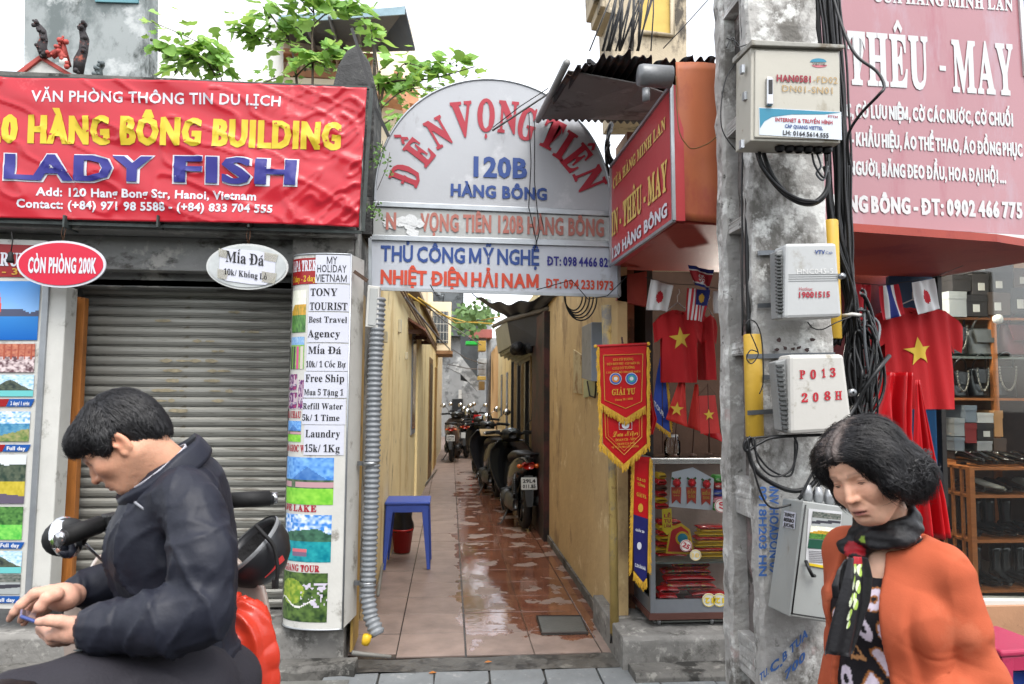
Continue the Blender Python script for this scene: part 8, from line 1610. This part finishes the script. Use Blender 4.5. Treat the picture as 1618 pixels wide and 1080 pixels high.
s.ell(hp(655, 690, yn), (.036, .018, .024), .014, Matrix.Rotation(-.12, 3, 'Y')); s.cap(hp(800, 700, yn), hp(700, 690, yn), .024, .022, .02)
s.chain([hp(660, 625, yn-.012), hp(560, 605, yn-.02), hp(470, 600, yn-.022), hp(372, 612, yn-.012)], [.0135, .0115, .0108, .0088], .007)
s.chain([hp(560, 735, yn-.004), hp(490, 745, yn+.002), hp(430, 690, yn+.03), hp(372, 668, yn+.05)], [.0125, .0112, .0095, .008], .005)
s.chain([hp(570, 770, yn+.012), hp(495, 785, yn+.02), hp(420, 725, yn+.045), hp(375, 700, yn+.062)], [.0122, .011, .0095, .008], .005)
s.chain([hp(600, 790, yn+.028), hp(515, 800, yn+.036), hp(440, 755, yn+.058)], [.0118, .0105, .0085], .005)
s.chain([hp(640, 795, yn+.042), hp(560, 805, yn+.05), hp(490, 775, yn+.066)], [.0105, .0092, .0078], .005)
yf = 1.56
s.ell(hp(560, 370, yf), (.038, .03, .022), .014, Matrix.Rotation(.25, 3, 'Y')); s.cap(hp(700, 360, yf+.05), hp(610, 355, yf+.01), .026, .024, .02); s.ell(hp(600, 430, yf+.01), (.03, .024, .018), .016)
s.chain([hp(470, 320, yf), hp(330, 345, yf-.012), hp(200, 450, yf-.02), hp(140, 520, yf-.02), hp(92, 585, yf-.012)], [.0135, .0118, .0105, .0092, .0075], .006)
s.chain([hp(540, 350, yf-.03), hp(450, 385, yf-.045), hp(385, 470, yf-.048), hp(330, 545, yf-.04)], [.015, .0128, .0118, .0092], .007)
s.chain([hp(455, 370, yf+.018), hp(340, 420, yf+.014), hp(235, 510, yf+.008), hp(200, 600, yf+.01)], [.0125, .0112, .0098, .0078], .005)
s.chain([hp(480, 410, yf+.036), hp(370, 470, yf+.034), hp(270, 560, yf+.03), hp(228, 625, yf+.03)], [.0118, .0105, .0092, .0075], .005)
s.chain([hp(510, 450, yf+.05), hp(420, 520, yf+.05), hp(340, 590, yf+.046)], [.0105, .009, .0072], .005)
p, q = s.mesh(); N = vnormals(p, q); p = p+N*(vn(p, 120, 1)*.0003)[:, None]
cm_ = head_cols(p, TH, (190, 142, 116)); hand = p[:, 2] < 1.12; cm_[hand] = np.array(lin((196, 150, 130)))*(1+.12*vn(p[hand], 40, 4)+.06*vn(p[hand], 110, 5))[:, None]
body = meshobj('body', p, q, skin_m, man, cols=cm_)
lids(TH, man, False)
for (a, d) in ((hp(345, 538, yf-.052), .006), (hp(382, 606, yn-.021), .005)): pass
def hair_base(lo, hi, T, parts, cuts, vox=.004, nz=.006, seed=1):
    s = SDF(lo, hi, vox); s.frame(T)
    for a in parts: s.ell(*a[:2], a[2] if len(a) > 2 else .02)
    for a in cuts: s.ell(*a[:2], a[2] if len(a) > 2 else .01, op='s')
    p, q = s.mesh(); N = vnormals(p, q); return p, q, N
Hc = np.array(hc_); lo_, hi_ = Hc-.17, Hc+.17
p, q, N = hair_base(lo_, hi_, TH, [((0, -.018, .032), (.083, .102, .095)), ((0, .04, .058), (.068, .056, .048)), ((0, -.072, -.012), (.064, .042, .06)), ((0, .062, .062), (.055, .038, .032)), ((.07, .012, .0), (.016, .025, .034)), ((-.07, .012, .0), (.016, .025, .034))],
                    [((0, .11, -.015), (.075, .055, .066)), ((.095, .025, -.045), (.045, .05, .04)), ((-.095, .025, -.045), (.045, .05, .04)), ((.09, -.008, -.028), (.03, .032, .044)), ((-.09, -.008, -.028), (.03, .032, .044)), ((0, -.03, -.105), (.12, .12, .05))])
Li = np.array(TH.inverted()); loc = p @ Li[:3, :3].T+Li[:3, 3]
ang = np.arctan2(loc[:, 0], loc[:, 1]+.02); wave = np.abs(np.sin(ang*22+vn(p, 26, 3)*3))*.0035+vn(p, 36, 7)*.003+vn(p, 80, 8)*.0018
hm1 = hairmat('man_hair', (20, 19, 22)); hr_ = meshobj('hair', p+N*wave[:, None], q, hm1, man)
def lockset(name, p, N, T, n, length, width, seed, mat, parent, flow, keep=None, lift=.25, curl=0):
    rr = np.random.default_rng(seed); idx = rr.integers(0, len(p), n*3); vs = []; fs = []; Tm = np.array(T)[:3, :3]; Li = np.array(T.inverted()); k_ = 0; mb = MB()
    for i in idx:
        if k_ >= n: break
        l = Li[:3, :3] @ p[i]+Li[:3, 3]
        if keep is not None and not keep(l): continue
        fl = Tm @ np.array(flow(l)); fl = fl+rr.normal(0, .22, 3); nn = N[i]; fl = fl-nn*fl.dot(nn); ln = np.linalg.norm(fl);
        if ln < 1e-4: continue
        fl /= ln; sd = np.cross(nn, fl); L_ = length*rr.uniform(.6, 1.25); w = width*rr.uniform(.5, 1.3); base = p[i]; pts = []
        ph = rr.uniform(0, 6)
        for j in range(5):
            t = j/4; c = base+fl*L_*t+nn*(lift*L_*math.sin(t*math.pi*.8)*.35+.0015)-nn*(t*t*L_*.12)+sd*curl*math.sin(t*4+ph)*L_; pts.append((c, w*(1-t*.85)))
        b = len(mb.v);
        for c, ww in pts: mb.v += [tuple(c-sd*ww), tuple(c+nn*ww*.8), tuple(c+sd*ww)]
        for j in range(4):
            o = b+j*3; mb.f += [[o, o+1, o+4, o+3], [o+1, o+2, o+5, o+4]]; mb.mi += [0, 0]; mb.sm += [True, True]; mb.fc += [None, None]
        k_ += 1
    return mb.build(name, mat, parent, kind='stuff')
hl = bpy.data.objects[hr_.name]
lockset('hair_locks', p+N*wave[:, None]*.7, N, TH, 7000, .024, .0013, 3, hm1, hr_, lambda l: (l[0]*6, (.6 if l[2] > .02 else .0)*(1 if l[1] > -.03 else -.5), -1.0 if l[1] < .02 else -.15), keep=lambda l: l[2] > -.055, lift=.28)
s = SDF(*BX((-1.3, 1.15, .60), (-.28, 2.08, 1.46)), .0062)
s.ell(PM(286, 855, 1.66), (.106, .165, .215), .04); s.ell(PM(296, 800, 1.66), (.085, .165, .11), .04); s.ell(PM(283, 985, 1.66), (.125, .15, .16), .05); s.cap(PM(288, 782, 1.53), PM(288, 782, 1.80), .064, .058, .05); s.ell(PM(286, 752, 1.66), (.075, .10, .05), .04); s.ell(PM(308, 900, 1.68), (.092, .155, .18), .04)
s.ell(PM(235, 850, 1.64), (.07, .13, .13), .06); s.ell(PM(292, 1050, 1.66), (.13, .16, .06), .05)
s.chain([PM(306, 805, 1.50), PM(322, 880, 1.46), PM(318, 958, 1.44)], [.060, .060, .056], .03); s.chain([PM(318, 962, 1.44), PM(245, 982, 1.42), PM(165, 992, 1.43), PM(152, 991, 1.435)], [.058, .056, .046, .037], .03)
s.ell(PM(290, 990, 1.44), (.07, .05, .045), .04)
s.chain([PM(285, 790, 1.84), PM(225, 915, 1.84), PM(160, 925, 1.75), PM(122, 932, 1.705)], [.07, .062, .046, .036], .03)
p, q = s.mesh(); N = vnormals(p, q)
def ridge(v): return 1-np.abs(v)*2
def W(cx, cy, Y_, r): c = np.array(PM(cx, cy, Y_)); return np.exp(-(np.linalg.norm(p-c, axis=1)/r)**2)
P3 = p.copy(); f = np.zeros(len(p))
d1 = P3 @ np.array([.9, .3, .55]); d2 = P3 @ np.array([-.55, .2, .9]); d3 = P3 @ np.array([.35, .5, .85])
warp = vn(P3, 5, 11)*.9+vn(P3, 11, 12)*.35
def crease(a, w=3): return np.clip(1-np.abs(np.sin(a))*1.35, 0, 1)**w
f += W(315, 955, 1.42, .17)*.010*crease(d1*30+warp*3.2); f += W(245, 990, 1.4, .15)*.009*crease((P3[:, 0]-.35*P3[:, 2])*36+warp*3); f += W(320, 840, 1.45, .2)*.006*crease(d2*20+warp*3.5)
f += W(205, 895, 1.6, .19)*.012*crease((P3[:, 0]*.9+P3[:, 2]*.3)*34+warp*3.2); f += W(250, 800, 1.6, .15)*.007*crease((P3[:, 0]-.8*P3[:, 2])*28+warp*3); f += W(150, 930, 1.7, .12)*.008*crease((P3[:, 0]+P3[:, 2]*.3)*44+warp*3); f += W(300, 1040, 1.6, .16)*.008*crease((P3[:, 0]*.5-P3[:, 2]*.9)*30+warp*3)
f += .004*crease(vn(P3*np.array([1, 1, .6]), 5, 21)*5, 2)+.002*crease(vn(P3, 11, 22)*5, 2)+vn(P3, 5, 24)*.003+vn(P3, 30, 23)*.001
wr_ = np.array(PM(152, 991, 1.435)); dd = np.linalg.norm(p-wr_, axis=1); f += np.exp(-(dd/.045)**2)*.003*np.sin(np.arctan2(p[:, 2]-wr_[2], p[:, 1]-wr_[1])*14)
p = p+N*f[:, None]; jm = M('navy_nylon', (28, 31, 44), .58, var=.1, scale=4, bump=.2, bscale=40, spec=.35); meshobj('windcheater', p, q, jm, man)
def band(name, mat, ctr, ax_, ru, rv, h, out, n=40, rolled=0, a0=0, a1=2*math.pi, thick=.004, ref=(1, 0, 0), wob_=0):
    A = V(ax_).normalized(); U_ = (V(ref)-A*V(ref).dot(A)).normalized(); W_ = A.cross(U_); mb = MB()
    def fn(u, v):
        a = a0+(a1-a0)*u; d = U_*math.cos(a)*ru+W_*math.sin(a)*rv; k = v*2
        if rolled: off = out*(math.sin(v*math.pi)*.4) + out*v; hh = h*(1-abs(v*2-1)) if v < .5 else h*(1-(v-.5)*2.3)
        else: off = out*v; hh = h*v
        return ctr+d*(1+off/max(ru, rv))+A*(hh+wob_*math.sin(a*5+v*2))
    mb.grid(fn, n, 10); return mb.build(name, mat, man, solid=thick)
cax = (PM(200, 700, 1.6)-PM(275, 780, 1.64)); cc = PM(264, 752, 1.63)
band('shirt_collar', M('shirt_white', (196, 196, 206), .7, var=.05, bump=.1), cc+cax.normalized()*.012, cax, .078, .074, .022, .003, ref=(0, 1, 0), thick=.003)
band('collar', jm, cc-cax.normalized()*.012, cax, .090, .086, .046, .030, ref=(0, 1, 0), rolled=1, thick=.004, wob_=.003)
mb = MB(); mb.tube([PM(213, 793, 1.52), PM(222, 800, 1.515), PM(232, 808, 1.515)], .003, n=6); mb.build('collar_piping', M('reflective_grey', (150, 152, 160), .4), man)
s = SDF(*BX((-1.35, 1.05, .3), (-.3, 2.2, 1.0)), .01)
s.ell(PM(310, 1085, 1.66), (.15, .18, .10), .05); s.chain([PM(300, 1095, 1.52), PM(120, 1110, 1.40), PM(20, 1125, 1.36)], [.10, .082, .07], .05); s.chain([PM(300, 1095, 1.80), PM(140, 1120, 1.86), PM(60, 1130, 1.88)], [.10, .08, .068], .05)
s.chain([PM(20, 1125, 1.36), K_((-1.2, 1.38, .38))], [.068, .055], .04); s.chain([PM(60, 1130, 1.88), K_((-1.25, 1.9, .38))], [.066, .055], .04)
p, q = s.mesh(); N = vnormals(p, q); p = p+N*(np.clip(ridge(vn(p, 8, 31)), 0, 1)**3*.008+vn(p, 30, 32)*.001)[:, None]; meshobj('trousers', p, q, M('grey_trousers', (36, 34, 42), .8, var=.1, bump=.2, bscale=150), man)
for (x, y) in ((-1.36, 1.54), (-1.45, 2.13)):
    mb = MB(); rings(mb, [(-.05, .04, .0, .08), (.0, .045, 0, .1), (.1, .045, 0, .07), (.2, .04, 0, .045), (.23, .02, .005, .03)]); a = np.array(mb.v); mb.v = [(x-.0-v[1], y+v[0], v[2]) for v in mb.v]; mb.build('shoe', leath, man)
mb = MB(); mb.tube([K_((-1.2, 1.38, .42)), V((-1.36, 1.54, .07))], .055, n=14); mb.tube([K_((-1.25, 1.9, .42)), V((-1.42, 2.12, .07))], .055, n=14); mb.build('trouser_leg', M('grey_trousers', (52, 50, 62)), man)
wt = thing('wrist_watch', 'silver wrist watch at the cuff of the man holding the phone', 'watch', hp(800, 860, yn-.02)); wc = hp(800, 705, yn)
mb = MB(); mb.lathe(wc+V((-.006, 0, 0)), [(.031, 0), (.034, .001), (.034, .005), (.032, .006), (.034, .007), (.034, .011), (.031, .012)], 28, ax=(1, .1, -.08)); mb.build('bracelet', M('chrome', (190, 190, 192)), wt)
mb = MB(); mb.lathe(wc+V((0, -.012, -.032)), [(0, .004), (.012, .003), (.013, 0)], 14, ax=(0, -.3, -1)); mb.build('dial', M('dial_glass', (110, 118, 122)), wt)
ph_ = thing('mobile_phone', 'slim phone held in the seated man\'s hands', 'phone', hp(270, 575, 1.5)); a, b = hp(196, 545, yn-.005), hp(350, 600, yn-.012); dx = (b-a); dy = (P(45, 975, 2)-P(45, 975, 1.9)).normalized()*.11+V((0, 0, .014)); n_ = dx.cross(dy).normalized()
MB().slab([a, b, b+dy, a+dy], n_*-.007).build('case', M('phone_blue', (70, 84, 140), .3, .3, bump=0), ph_, bev=.003); MB().slab([a.lerp(b, .07)+n_*.0006+dy*.06, b.lerp(a, .07)+n_*.0006+dy*.06, b.lerp(a, .07)+n_*.0006+dy*.94, a.lerp(b, .07)+n_*.0006+dy*.94], n_*-.0004).build('screen', M('phone_screen', (60, 72, 84), .1, bump=0), ph_)
wom = thing('person', 'woman in an orange cardigan and patterned blouse walking past the pole', 'person', V((.96, 1.76, 0)))
KW = 1.21
def PW(x, y, Y): return P(x, y, Y*KW)
YW = 1.50; hw_ = PW(1368, 742, YW)
fw = V((-.80, -.46, -.38)); upw = V((-.30, .12, .93)); RmW = Rax(fw, upw); TW = Matrix.Translation(hw_) @ RmW.to_4x4(); TW = TW @ Matrix.Scale(1.05, 4)
s = SDF(*BX((.44, 1.08, .55), (1.24, 1.92, 1.52), KW, .0), .0034)
head_sdf(s, TW, True); s.frame(Matrix.Identity(4))
s.cap(PW(1392, 790, YW+.02), PW(1418, 850, 1.55), .05, .055, .04)
bc = PW(1410, 1000, 1.56); bf = V((-.89, -.45, 0)).normalized(); bsd = V((0, 0, 1)).cross(bf); zsh = PW(1420, 850, 1.55).z
def B(sd_, fd_, z): return V((bc.x, bc.y, 0))+bsd*sd_+bf*fd_+V((0, 0, z))
Rb = Matrix.Rotation(math.atan2(bsd.y, bsd.x), 3, 'Z')
s.ell(B(0, .012, zsh-.115), (.12, .088, .115), .03, Rb); s.ell(B(0, 0, zsh-.3), (.14, .09, .2), .05, Rb); s.cap(B(-.09, -.01, zsh-.10), B(.09, -.01, zsh-.10), .034, .034, .02)
p, q = s.mesh(); N = vnormals(p, q); p = p+N*(vn(p, 120, 1)*.0003)[:, None]
cw = head_cols(p, TW, (214, 166, 140), True); low = p[:, 2] < PW(1400, 838, YW).z; cw[low] = np.array(lin((204, 162, 138)))*(1+.04*vn(p[low], 60, 3))[:, None]
meshobj('body', p, q, skin_m, wom, cols=cw)
lids(TW, wom, True)
Hw = np.array(hw_); Li = np.array(TW.inverted())
s = SDF(Hw-.21, Hw+.21, .0042); s.frame(TW)
s.ell((0, -.02, .035), (.092, .108, .094), .02); s.ell((.075, -.03, -.03), (.036, .06, .07), .03); s.ell((-.075, -.03, -.03), (.036, .06, .07), .03); s.ell((0, -.08, -.03), (.082, .05, .075), .04)
s.ell((.055, -.07, -.065), (.05, .045, .045), .025); s.ell((-.055, -.07, -.065), (.05, .045, .045), .025); s.ell((0, .05, .075), (.068, .05, .034), .03); s.ell((.07, .035, .035), (.034, .04, .045), .03); s.ell((-.075, .04, .03), (.036, .04, .05), .03); s.ell((-.088, .05, -.015), (.026, .03, .035), .02)
s.ell((0, .105, -.02), (.058, .06, .078), .014, op='s'); s.ell((0, .03, -.13), (.065, .08, .06), .015, op='s'); s.ell((.03, .09, -.06), (.05, .055, .055), .014, op='s')
p, q = s.mesh(); N = vnormals(p, q); l = p @ Li[:3, :3].T+Li[:3, 3]
flowang = l[:, 2]*46+np.abs(l[:, 0])*20+vn(p, 14, 5)*3.2; ang = np.arctan2(l[:, 0], l[:, 1]+.02)
lowm = np.clip((.03-l[:, 2])/.06, 0, 1)
f = np.sin(ang*16+vn(p, 12, 6)*4)*.0035*(1-lowm*.3)+lowm*(np.clip(ridge(vn(p, 13, 9)), 0, 1)**2*.018+vn(p, 24, 10)*.008)+vn(p, 70, 11)*.0016
f -= .010*np.exp(-((l[:, 0]-.0)/.006)**2)*(l[:, 2] > .06)*(l[:, 1] > -.05)
p2 = p+N*f[:, None]; part = np.exp(-((l[:, 0]+.006+.1*(l[:, 1]-.02))/.014)**2)*np.clip((l[:, 2]-.05)/.04, 0, 1)*np.clip((l[:, 1]+.06)/.05, 0, 1)+.6*np.exp(-((l[:, 0]-.03)/.02)**2)*np.clip((l[:, 2]-.07)/.03, 0, 1)*np.clip((l[:, 1]-.0)/.05, 0, 1)*(np.sin(l[:, 1]*220+l[:, 0]*90) > -.2)
part = np.clip(part, 0, 1); base = np.array(lin((17, 15, 18))); ch_ = base*(1+.3*vn(p, 50, 4))[:, None]; ch_ = ch_*(1-part[:, None])+np.array(lin((92, 82, 78)))*part[:, None]
wh = meshobj('hair', p2, q, VC('woman_hair', .5, .4, bump=.5, bscale=120), wom, cols=ch_)
hm2 = hairmat('woman_hair_strand', (15, 13, 16)); hm3 = hairmat('grey_hair_strand', (110, 100, 96))
lockset('hair_locks', p2, N, TW, 5200, .05, .0012, 8, hm2, wh, lambda l: (np.sign(l[0]+.006)*1.2 if l[2] > .05 else .15*np.sign(l[0]), -.5 if l[2] > .02 else -.1, -.6 if l[2] > .06 else -1.2), keep=lambda l: not (abs(l[0]) < .022 and l[2] > .06 and l[1] > -.05), lift=.25, curl=.08)
lockset('curled_ends', p2, N, TW, 900, .032, .0022, 18, hm2, wh, lambda l: (.6*np.sign(l[0]), -.6, .25*math.sin(l[0]*90)-.2), keep=lambda l: l[2] < -.01, lift=.6, curl=.25)
lockset('grey_roots', p2, N, TW, 500, .035, .0011, 28, hm3, wh, lambda l: (np.sign(l[0]+.006)*1.2, -.3, -.3), keep=lambda l: abs(l[0]-.012) < .034 and l[2] > .06 and l[1] > -.03, lift=.15)
def B(sd_, fd_, z): return V((bc.x, bc.y, 0))+bsd*sd_+bf*fd_+V((0, 0, z))
def torso(s, g, arms=True):
    s.ell(B(0, 0, zsh-.12), (.165+g, .165+g, .001), .01) if False else None
    s.ell(B(0, -.01, zsh-.17), (.152+g, .112+g, .19+g), .05, Rb); s.ell(B(0, .04, zsh-.2), (.14+g, .10+g, .11+g), .05, Rb); s.ell(B(0, .0, zsh-.42), (.15+g, .12+g, .2+g), .06, Rb); s.ell(B(0, .01, zsh-.62), (.155+g, .125+g, .16+g), .06, Rb)
    s.cap(B(-.135, -.01, zsh-.05), B(.135, -.01, zsh-.05), .042+g, .042+g, .05)
s = SDF(*BX((.42, 1.05, .5), (1.34, 2.0, 1.38), KW, .0), .005); torso(s, .0)
s.ell(B(0, .075, zsh+.015), (.082, .085, .095), .02, op='s')
p, q = s.mesh(); N = vnormals(p, q); p = p+N*(vn(p, 9, 2)*.004+np.clip(ridge(vn(p, 8, 3)), 0, 1)**3*.005)[:, None]
rel = p-np.array([bc.x, bc.y, 0]); su = rel @ np.array(bsd); sf = rel @ np.array(bf); uu = su/.072; vv = p[:, 2]/.078
def blouse(u, v):
    ci = np.floor(u+.5*(np.floor(v) % 2)); cj = np.floor(v); fx = (u+.5*(cj % 2))-ci-.5; fy = v-cj-.5; h = np.abs(np.sin(ci*12.9+cj*78.2)*43758.5) % 1; h2 = np.abs(np.sin(ci*39.3+cj*11.1)*2375.5) % 1
    a = h2*3.1; X = fx*np.cos(a)+fy*np.sin(a); Y_ = -fx*np.sin(a)+fy*np.cos(a); r_ = np.sqrt((X*1.25)**2+Y_**2)
    ring = (np.abs(r_-.29) < .125); bar_ = (np.abs(Y_) < .2)&(np.abs(X) < .42); tri_ = (Y_ > -.3)&(np.abs(X) < (.35-Y_)*.55); trih = tri_&~((Y_ > -.16)&(np.abs(X) < (.17-Y_)*.5)); out = np.where(h < .36, 1, 0)
    W_ = np.where(h < .36, ring, np.where(h < .68, bar_, trih)); edge = np.where(h < .36, np.abs(r_-.29) < .19, np.where(h < .68, (np.abs(Y_) < .28)&(np.abs(X) < .5), (Y_ > -.38)&(np.abs(X) < (.42-Y_)*.6))); tan = h2 > .25
    return W_, edge&tan, h > .68
Wm, Em, Tm_ = blouse(uu+vn(p, 14, 5)*.12, vv+vn(p, 14, 6)*.12)
cb3 = np.tile(np.array(lin((26, 24, 28))), (len(p), 1)); cb3[Em] = np.array(lin((150, 96, 52))); cb3[Wm & ~Tm_] = np.array(lin((204, 192, 206))); cb3[Wm & Tm_] = np.array(lin((178, 128, 84)))
cb3 *= (1+.15*vn(p, 90, 9))[:, None]; meshobj('blouse', p, q, VC('blouse_print', .75, .2, bump=.15, bscale=180), wom, cols=np.clip(cb3, 0, 1))
s = SDF(*BX((.38, 1.0, .5), (1.42, 2.05, 1.40), KW, .0), .0062); torso(s, .016)
shl, ell_, wrl = B(.145, -.015, zsh-.075), B(.188, -.065, zsh-.33), B(.15, .13, zsh-.44)
s.chain([shl, B(.17, -.035, zsh-.2), ell_], [.056, .053, .050], .022); s.chain([ell_, B(.18, .04, zsh-.395), wrl], [.064, .056, .046], .04)
shr, elr, wrr = B(-.145, -.02, zsh-.085), B(-.18, -.07, zsh-.33), B(-.18, .0, zsh-.5); s.chain([shr, elr, wrr], [.062, .056, .05], .03)
op_ = [(zsh+.08, .075), (zsh-.02, .085), (zsh-.12, .08), (zsh-.3, .10), (zsh-.5, .125), (zsh-.85, .13)]
for i in range(len(op_)-1):
    (za, wa), (zb_, wb2) = op_[i], op_[i+1]
    for k in range(8):
        t = k/8; z = za+(zb_-za)*t; w_ = wa+(wb2-wa)*t; s.ell(B(-.035, .16, z), (w_, .135, .045), .008, Rb, op='s')
s.ell(B(0, .03, zsh+.03), (.098, .098, .062), .012, Rb, op='s')
p, q = s.mesh(); N = vnormals(p, q)
def Wn(c, r): return np.exp(-(np.linalg.norm(p-np.array(c), axis=1)/r)**2)
warp = vn(p, 6, 3)
f = Wn(ell_, .13)*-.006*crease((p @ np.array([.35, .4, 1.0]))*36+warp*3, 2)+Wn(shl, .14)*-.003*crease((p @ np.array([1, -.3, .9]))*20+warp*2.5, 2)+Wn(elr, .14)*-.005*crease((p @ np.array([.3, .2, 1]))*30+warp*3, 2)
sdw = (p-np.array([bc.x, bc.y, 0])) @ np.array(bsd); fdw = (p-np.array([bc.x, bc.y, 0])) @ np.array(bf); dep = np.clip((zsh-.10-p[:, 2])/.08, 0, 1)*(p[:, 2] > zsh-.45); f += (-.011*np.exp(-((sdw-.112-.05*(zsh-.1-p[:, 2])+.004*warp)/.010)**2)*dep+.006*np.exp(-((sdw-.140-.05*(zsh-.1-p[:, 2]))/.014)**2)*dep)*(fdw > .0); f += -.005*crease((p[:, 2]+.55*sdw)*30+warp*1.6, 4)*np.exp(-((sdw-.15)/.07)**2)*np.exp(-((p[:, 2]-(zsh-.32))/.10)**2); f += .004*np.sin(sdw*46+warp*2.5)*np.clip((zsh-.25-p[:, 2])/.2, 0, 1)*(np.abs(sdw) < .2)+np.clip(ridge(vn(p*np.array([1, 1, .6]), 6, 7)), 0, 1)**3*.007+vn(p, 26, 8)*.0012
p = p+N*f[:, None]; om = M('orange_wool', (186, 92, 62), .85, var=.06, scale=18, bump=.1, bscale=260, spec=.2, dirt=[((192, 104, 74), .3, 5)]); meshobj('cardigan', p, q, om, wom)
s = SDF(np.array(wrl)-.14, np.array(wrl)+.16, .0035); s.cap(ell_, wrl, .04, .03, .02); hcn = wrl+bf*.06+bsd*-.03; s.ell(hcn, (.036, .036, .022), .02)
for k in range(4):
    b_ = hcn+bf*.02+bsd*(-.03+.018*k)*1.0; s.chain([b_, b_+bf*.035-V((0, 0, .01)), b_+bf*.045-V((0, 0, .035)), b_+bf*.03-V((0, 0, .05))], [.0105, .0098, .009, .0078], .005)
s.chain([hcn-bsd*.03, hcn-bsd*.05+bf*.02, hcn-bsd*.045+bf*.045], [.012, .0105, .009], .006); p, q = s.mesh(); meshobj('hand', p, q, skin_m, wom, cols=np.tile(np.array(lin((204, 160, 138))), (len(p), 1)))
s = SDF(*BX((.4, 1.0, -.02), (1.4, 2.1, .9), KW, .0), .012); s.chain([B(.08, 0, .52), B(.09, .06, .34), B(.09, .06, .05)], [.10, .07, .05], .05); s.chain([B(-.08, 0, .52), B(-.09, -.02, .34), B(-.09, -.12, .05)], [.10, .07, .05], .05); s.ell(B(0, 0, .5), (.16, .11, .1), .05, Rb); p, q = s.mesh(); meshobj('trousers', p, q, M('black_trousers', (30, 29, 33), .8, bump=.1), wom)
for sd_, fd_ in ((.09, .08), (-.09, -.1)): mb = MB(); [mb.sphere(B(sd_, fd_+k*.03, .035), (.042, .042, .034), 10, 6) for k in range(4)]; mb.build('shoe', leath, wom, kind='stuff')
sk = thing('scarf', 'black silk scarf with green leaves and red knot round the woman\'s neck', 'scarf', B(0, .1, zsh-.1))
s = SDF(*BX((.5, 1.1, .9), (1.3, 1.95, 1.5), KW, .0), .0045)
cn = PW(1405, 838, 1.54); ringp = []
for k in range(25):
    a = 2*math.pi*k/24; ringp.append(V((cn.x, cn.y, cn.z))+bsd*.072*math.cos(a)+bf*(.068*math.sin(a)+.01)+V((0, 0, .02-.032*math.sin(a)-.006*math.cos(a))))
s.chain(ringp, [.0125]*25, .01); s.chain([r_+V((0, 0, .018))-((r_-cn)*.05) for r_ in ringp], [.011]*25, .008); s.chain([r_+V((0, 0, .034))-((r_-cn)*.13) for r_ in ringp], [.010]*25, .008); s.chain([r_-V((0, 0, .014))+((r_-cn)*.08) for r_ in ringp], [.010]*25, .008)
kn = B(-.012, .125, zsh-.072); kn = PW(1356, 880, kn.y/KW+.02); s.chain([ringp[3], kn+V((.02, .015, .02)), kn], [.014, .018, .016], .012); s.chain([ringp[9], kn+V((-.02, .04, .02)), kn], [.012, .014, .014], .012); s.chain([ringp[5], kn+V((.01, .02, .03)), kn], [.013, .016, .014], .01)
s.ell(kn, (.016, .015, .02), .015)
p, q = s.mesh(); N = vnormals(p, q); f = np.sin((p @ np.array([.2, .3, 1.0]))*150+vn(p, 14, 2)*3)*.0022+vn(p, 26, 5)*.002; p = p+N*f[:, None]
def scarfcol(p):
    c = np.tile(np.array(lin((24, 23, 26))), (len(p), 1)); g_ = (vn(p*np.array([1, 1, 1.6]), 20, 14) > .5)&(p[:, 1] < kn.y+.09)&(p[:, 2] < cn.z+.0); c[g_] = np.array(lin((140, 166, 66))); w_ = (vn(p*np.array([1, 1, 1.6]), 20, 14) > .64)&(p[:, 1] < kn.y+.09)&(p[:, 2] < cn.z); c[w_] = np.array(lin((200, 206, 180)))
    d_ = np.linalg.norm((p-np.array(kn+V((-.0, .02, .012))))/np.array([1, 1.6, 1.2]), axis=1); c[d_ < .026] = np.array(lin((158, 26, 36))); return c*(1+.12*vn(p, 70, 3))[:, None]
meshobj('wrap', p, q, VC('scarf_silk', .5, .35, bump=.15, bscale=120), sk, cols=np.clip(scarfcol(p), 0, 1))
def inleaf(u, v):
    for (cu, cv, a, L_) in [(.42, .9, .9, .16), (.62, .86, -.5, .15), (.35, .76, 1.0, .14), (.58, .72, -.6, .14), (.34, .62, .9, .13), (.55, .58, -.5, .12), (.4, .5, .6, .12), (.48, .64, 0, .1), (.7, .94, .3, .14), (.45, .42, .2, .09)]:
        du, dv = (u-cu)*.6, (v-cv); x = du*math.cos(a)+dv*math.sin(a); y = -du*math.sin(a)+dv*math.cos(a)
        if (x/(L_*.46))**2+(y/(L_*.34))**2 < 1: return 1+(x > 0)
    return 0
def tailfn(rows, Y0, amp, ph):
    def fn(u, v):
        k = (1-v)*(len(rows)-1); i = min(len(rows)-2, int(k)); t = k-i; a, b = rows[i], rows[i+1]; l_, r__, y, Yy = [a[j]+(b[j]-a[j])*t for j in range(4)]
        p_ = PW(l_+(r__-l_)*u, y, Yy); return p_+V((0, amp*math.sin(u*7+v*4+ph)+amp*.5*math.sin(u*15+v*2), 0))
    return fn
def tcol(u, v):
    k = inleaf(u, v);
    if v > .93 and .2 < u < .8: return lin((150, 26, 36))
    return lin((24, 23, 26)) if not k else (lin((196, 204, 176)) if k == 1 else lin((150, 176, 80)))
mb = MB(); mb.grid(tailfn([(1340, 1368, 880, 1.40), (1334, 1376, 912, 1.39), (1326, 1374, 950, 1.385), (1316, 1364, 990, 1.385), (1306, 1352, 1030, 1.385), (1304, 1349, 1035, 1.385)], 0, .007, 0), 60, 110, tcol); mb.build('tail', VC('scarf_silk'), sk, solid=.002)
mb = MB(); mb.grid(tailfn([(1335, 1352, 884, 1.41), (1322, 1348, 900, 1.405), (1314, 1342, 925, 1.40), (1318, 1338, 945, 1.40)], 0, .006, 2), 20, 20, lambda u, v: lin((26, 25, 28))); mb.build('short_tail', VC('scarf_silk'), sk, solid=.002)
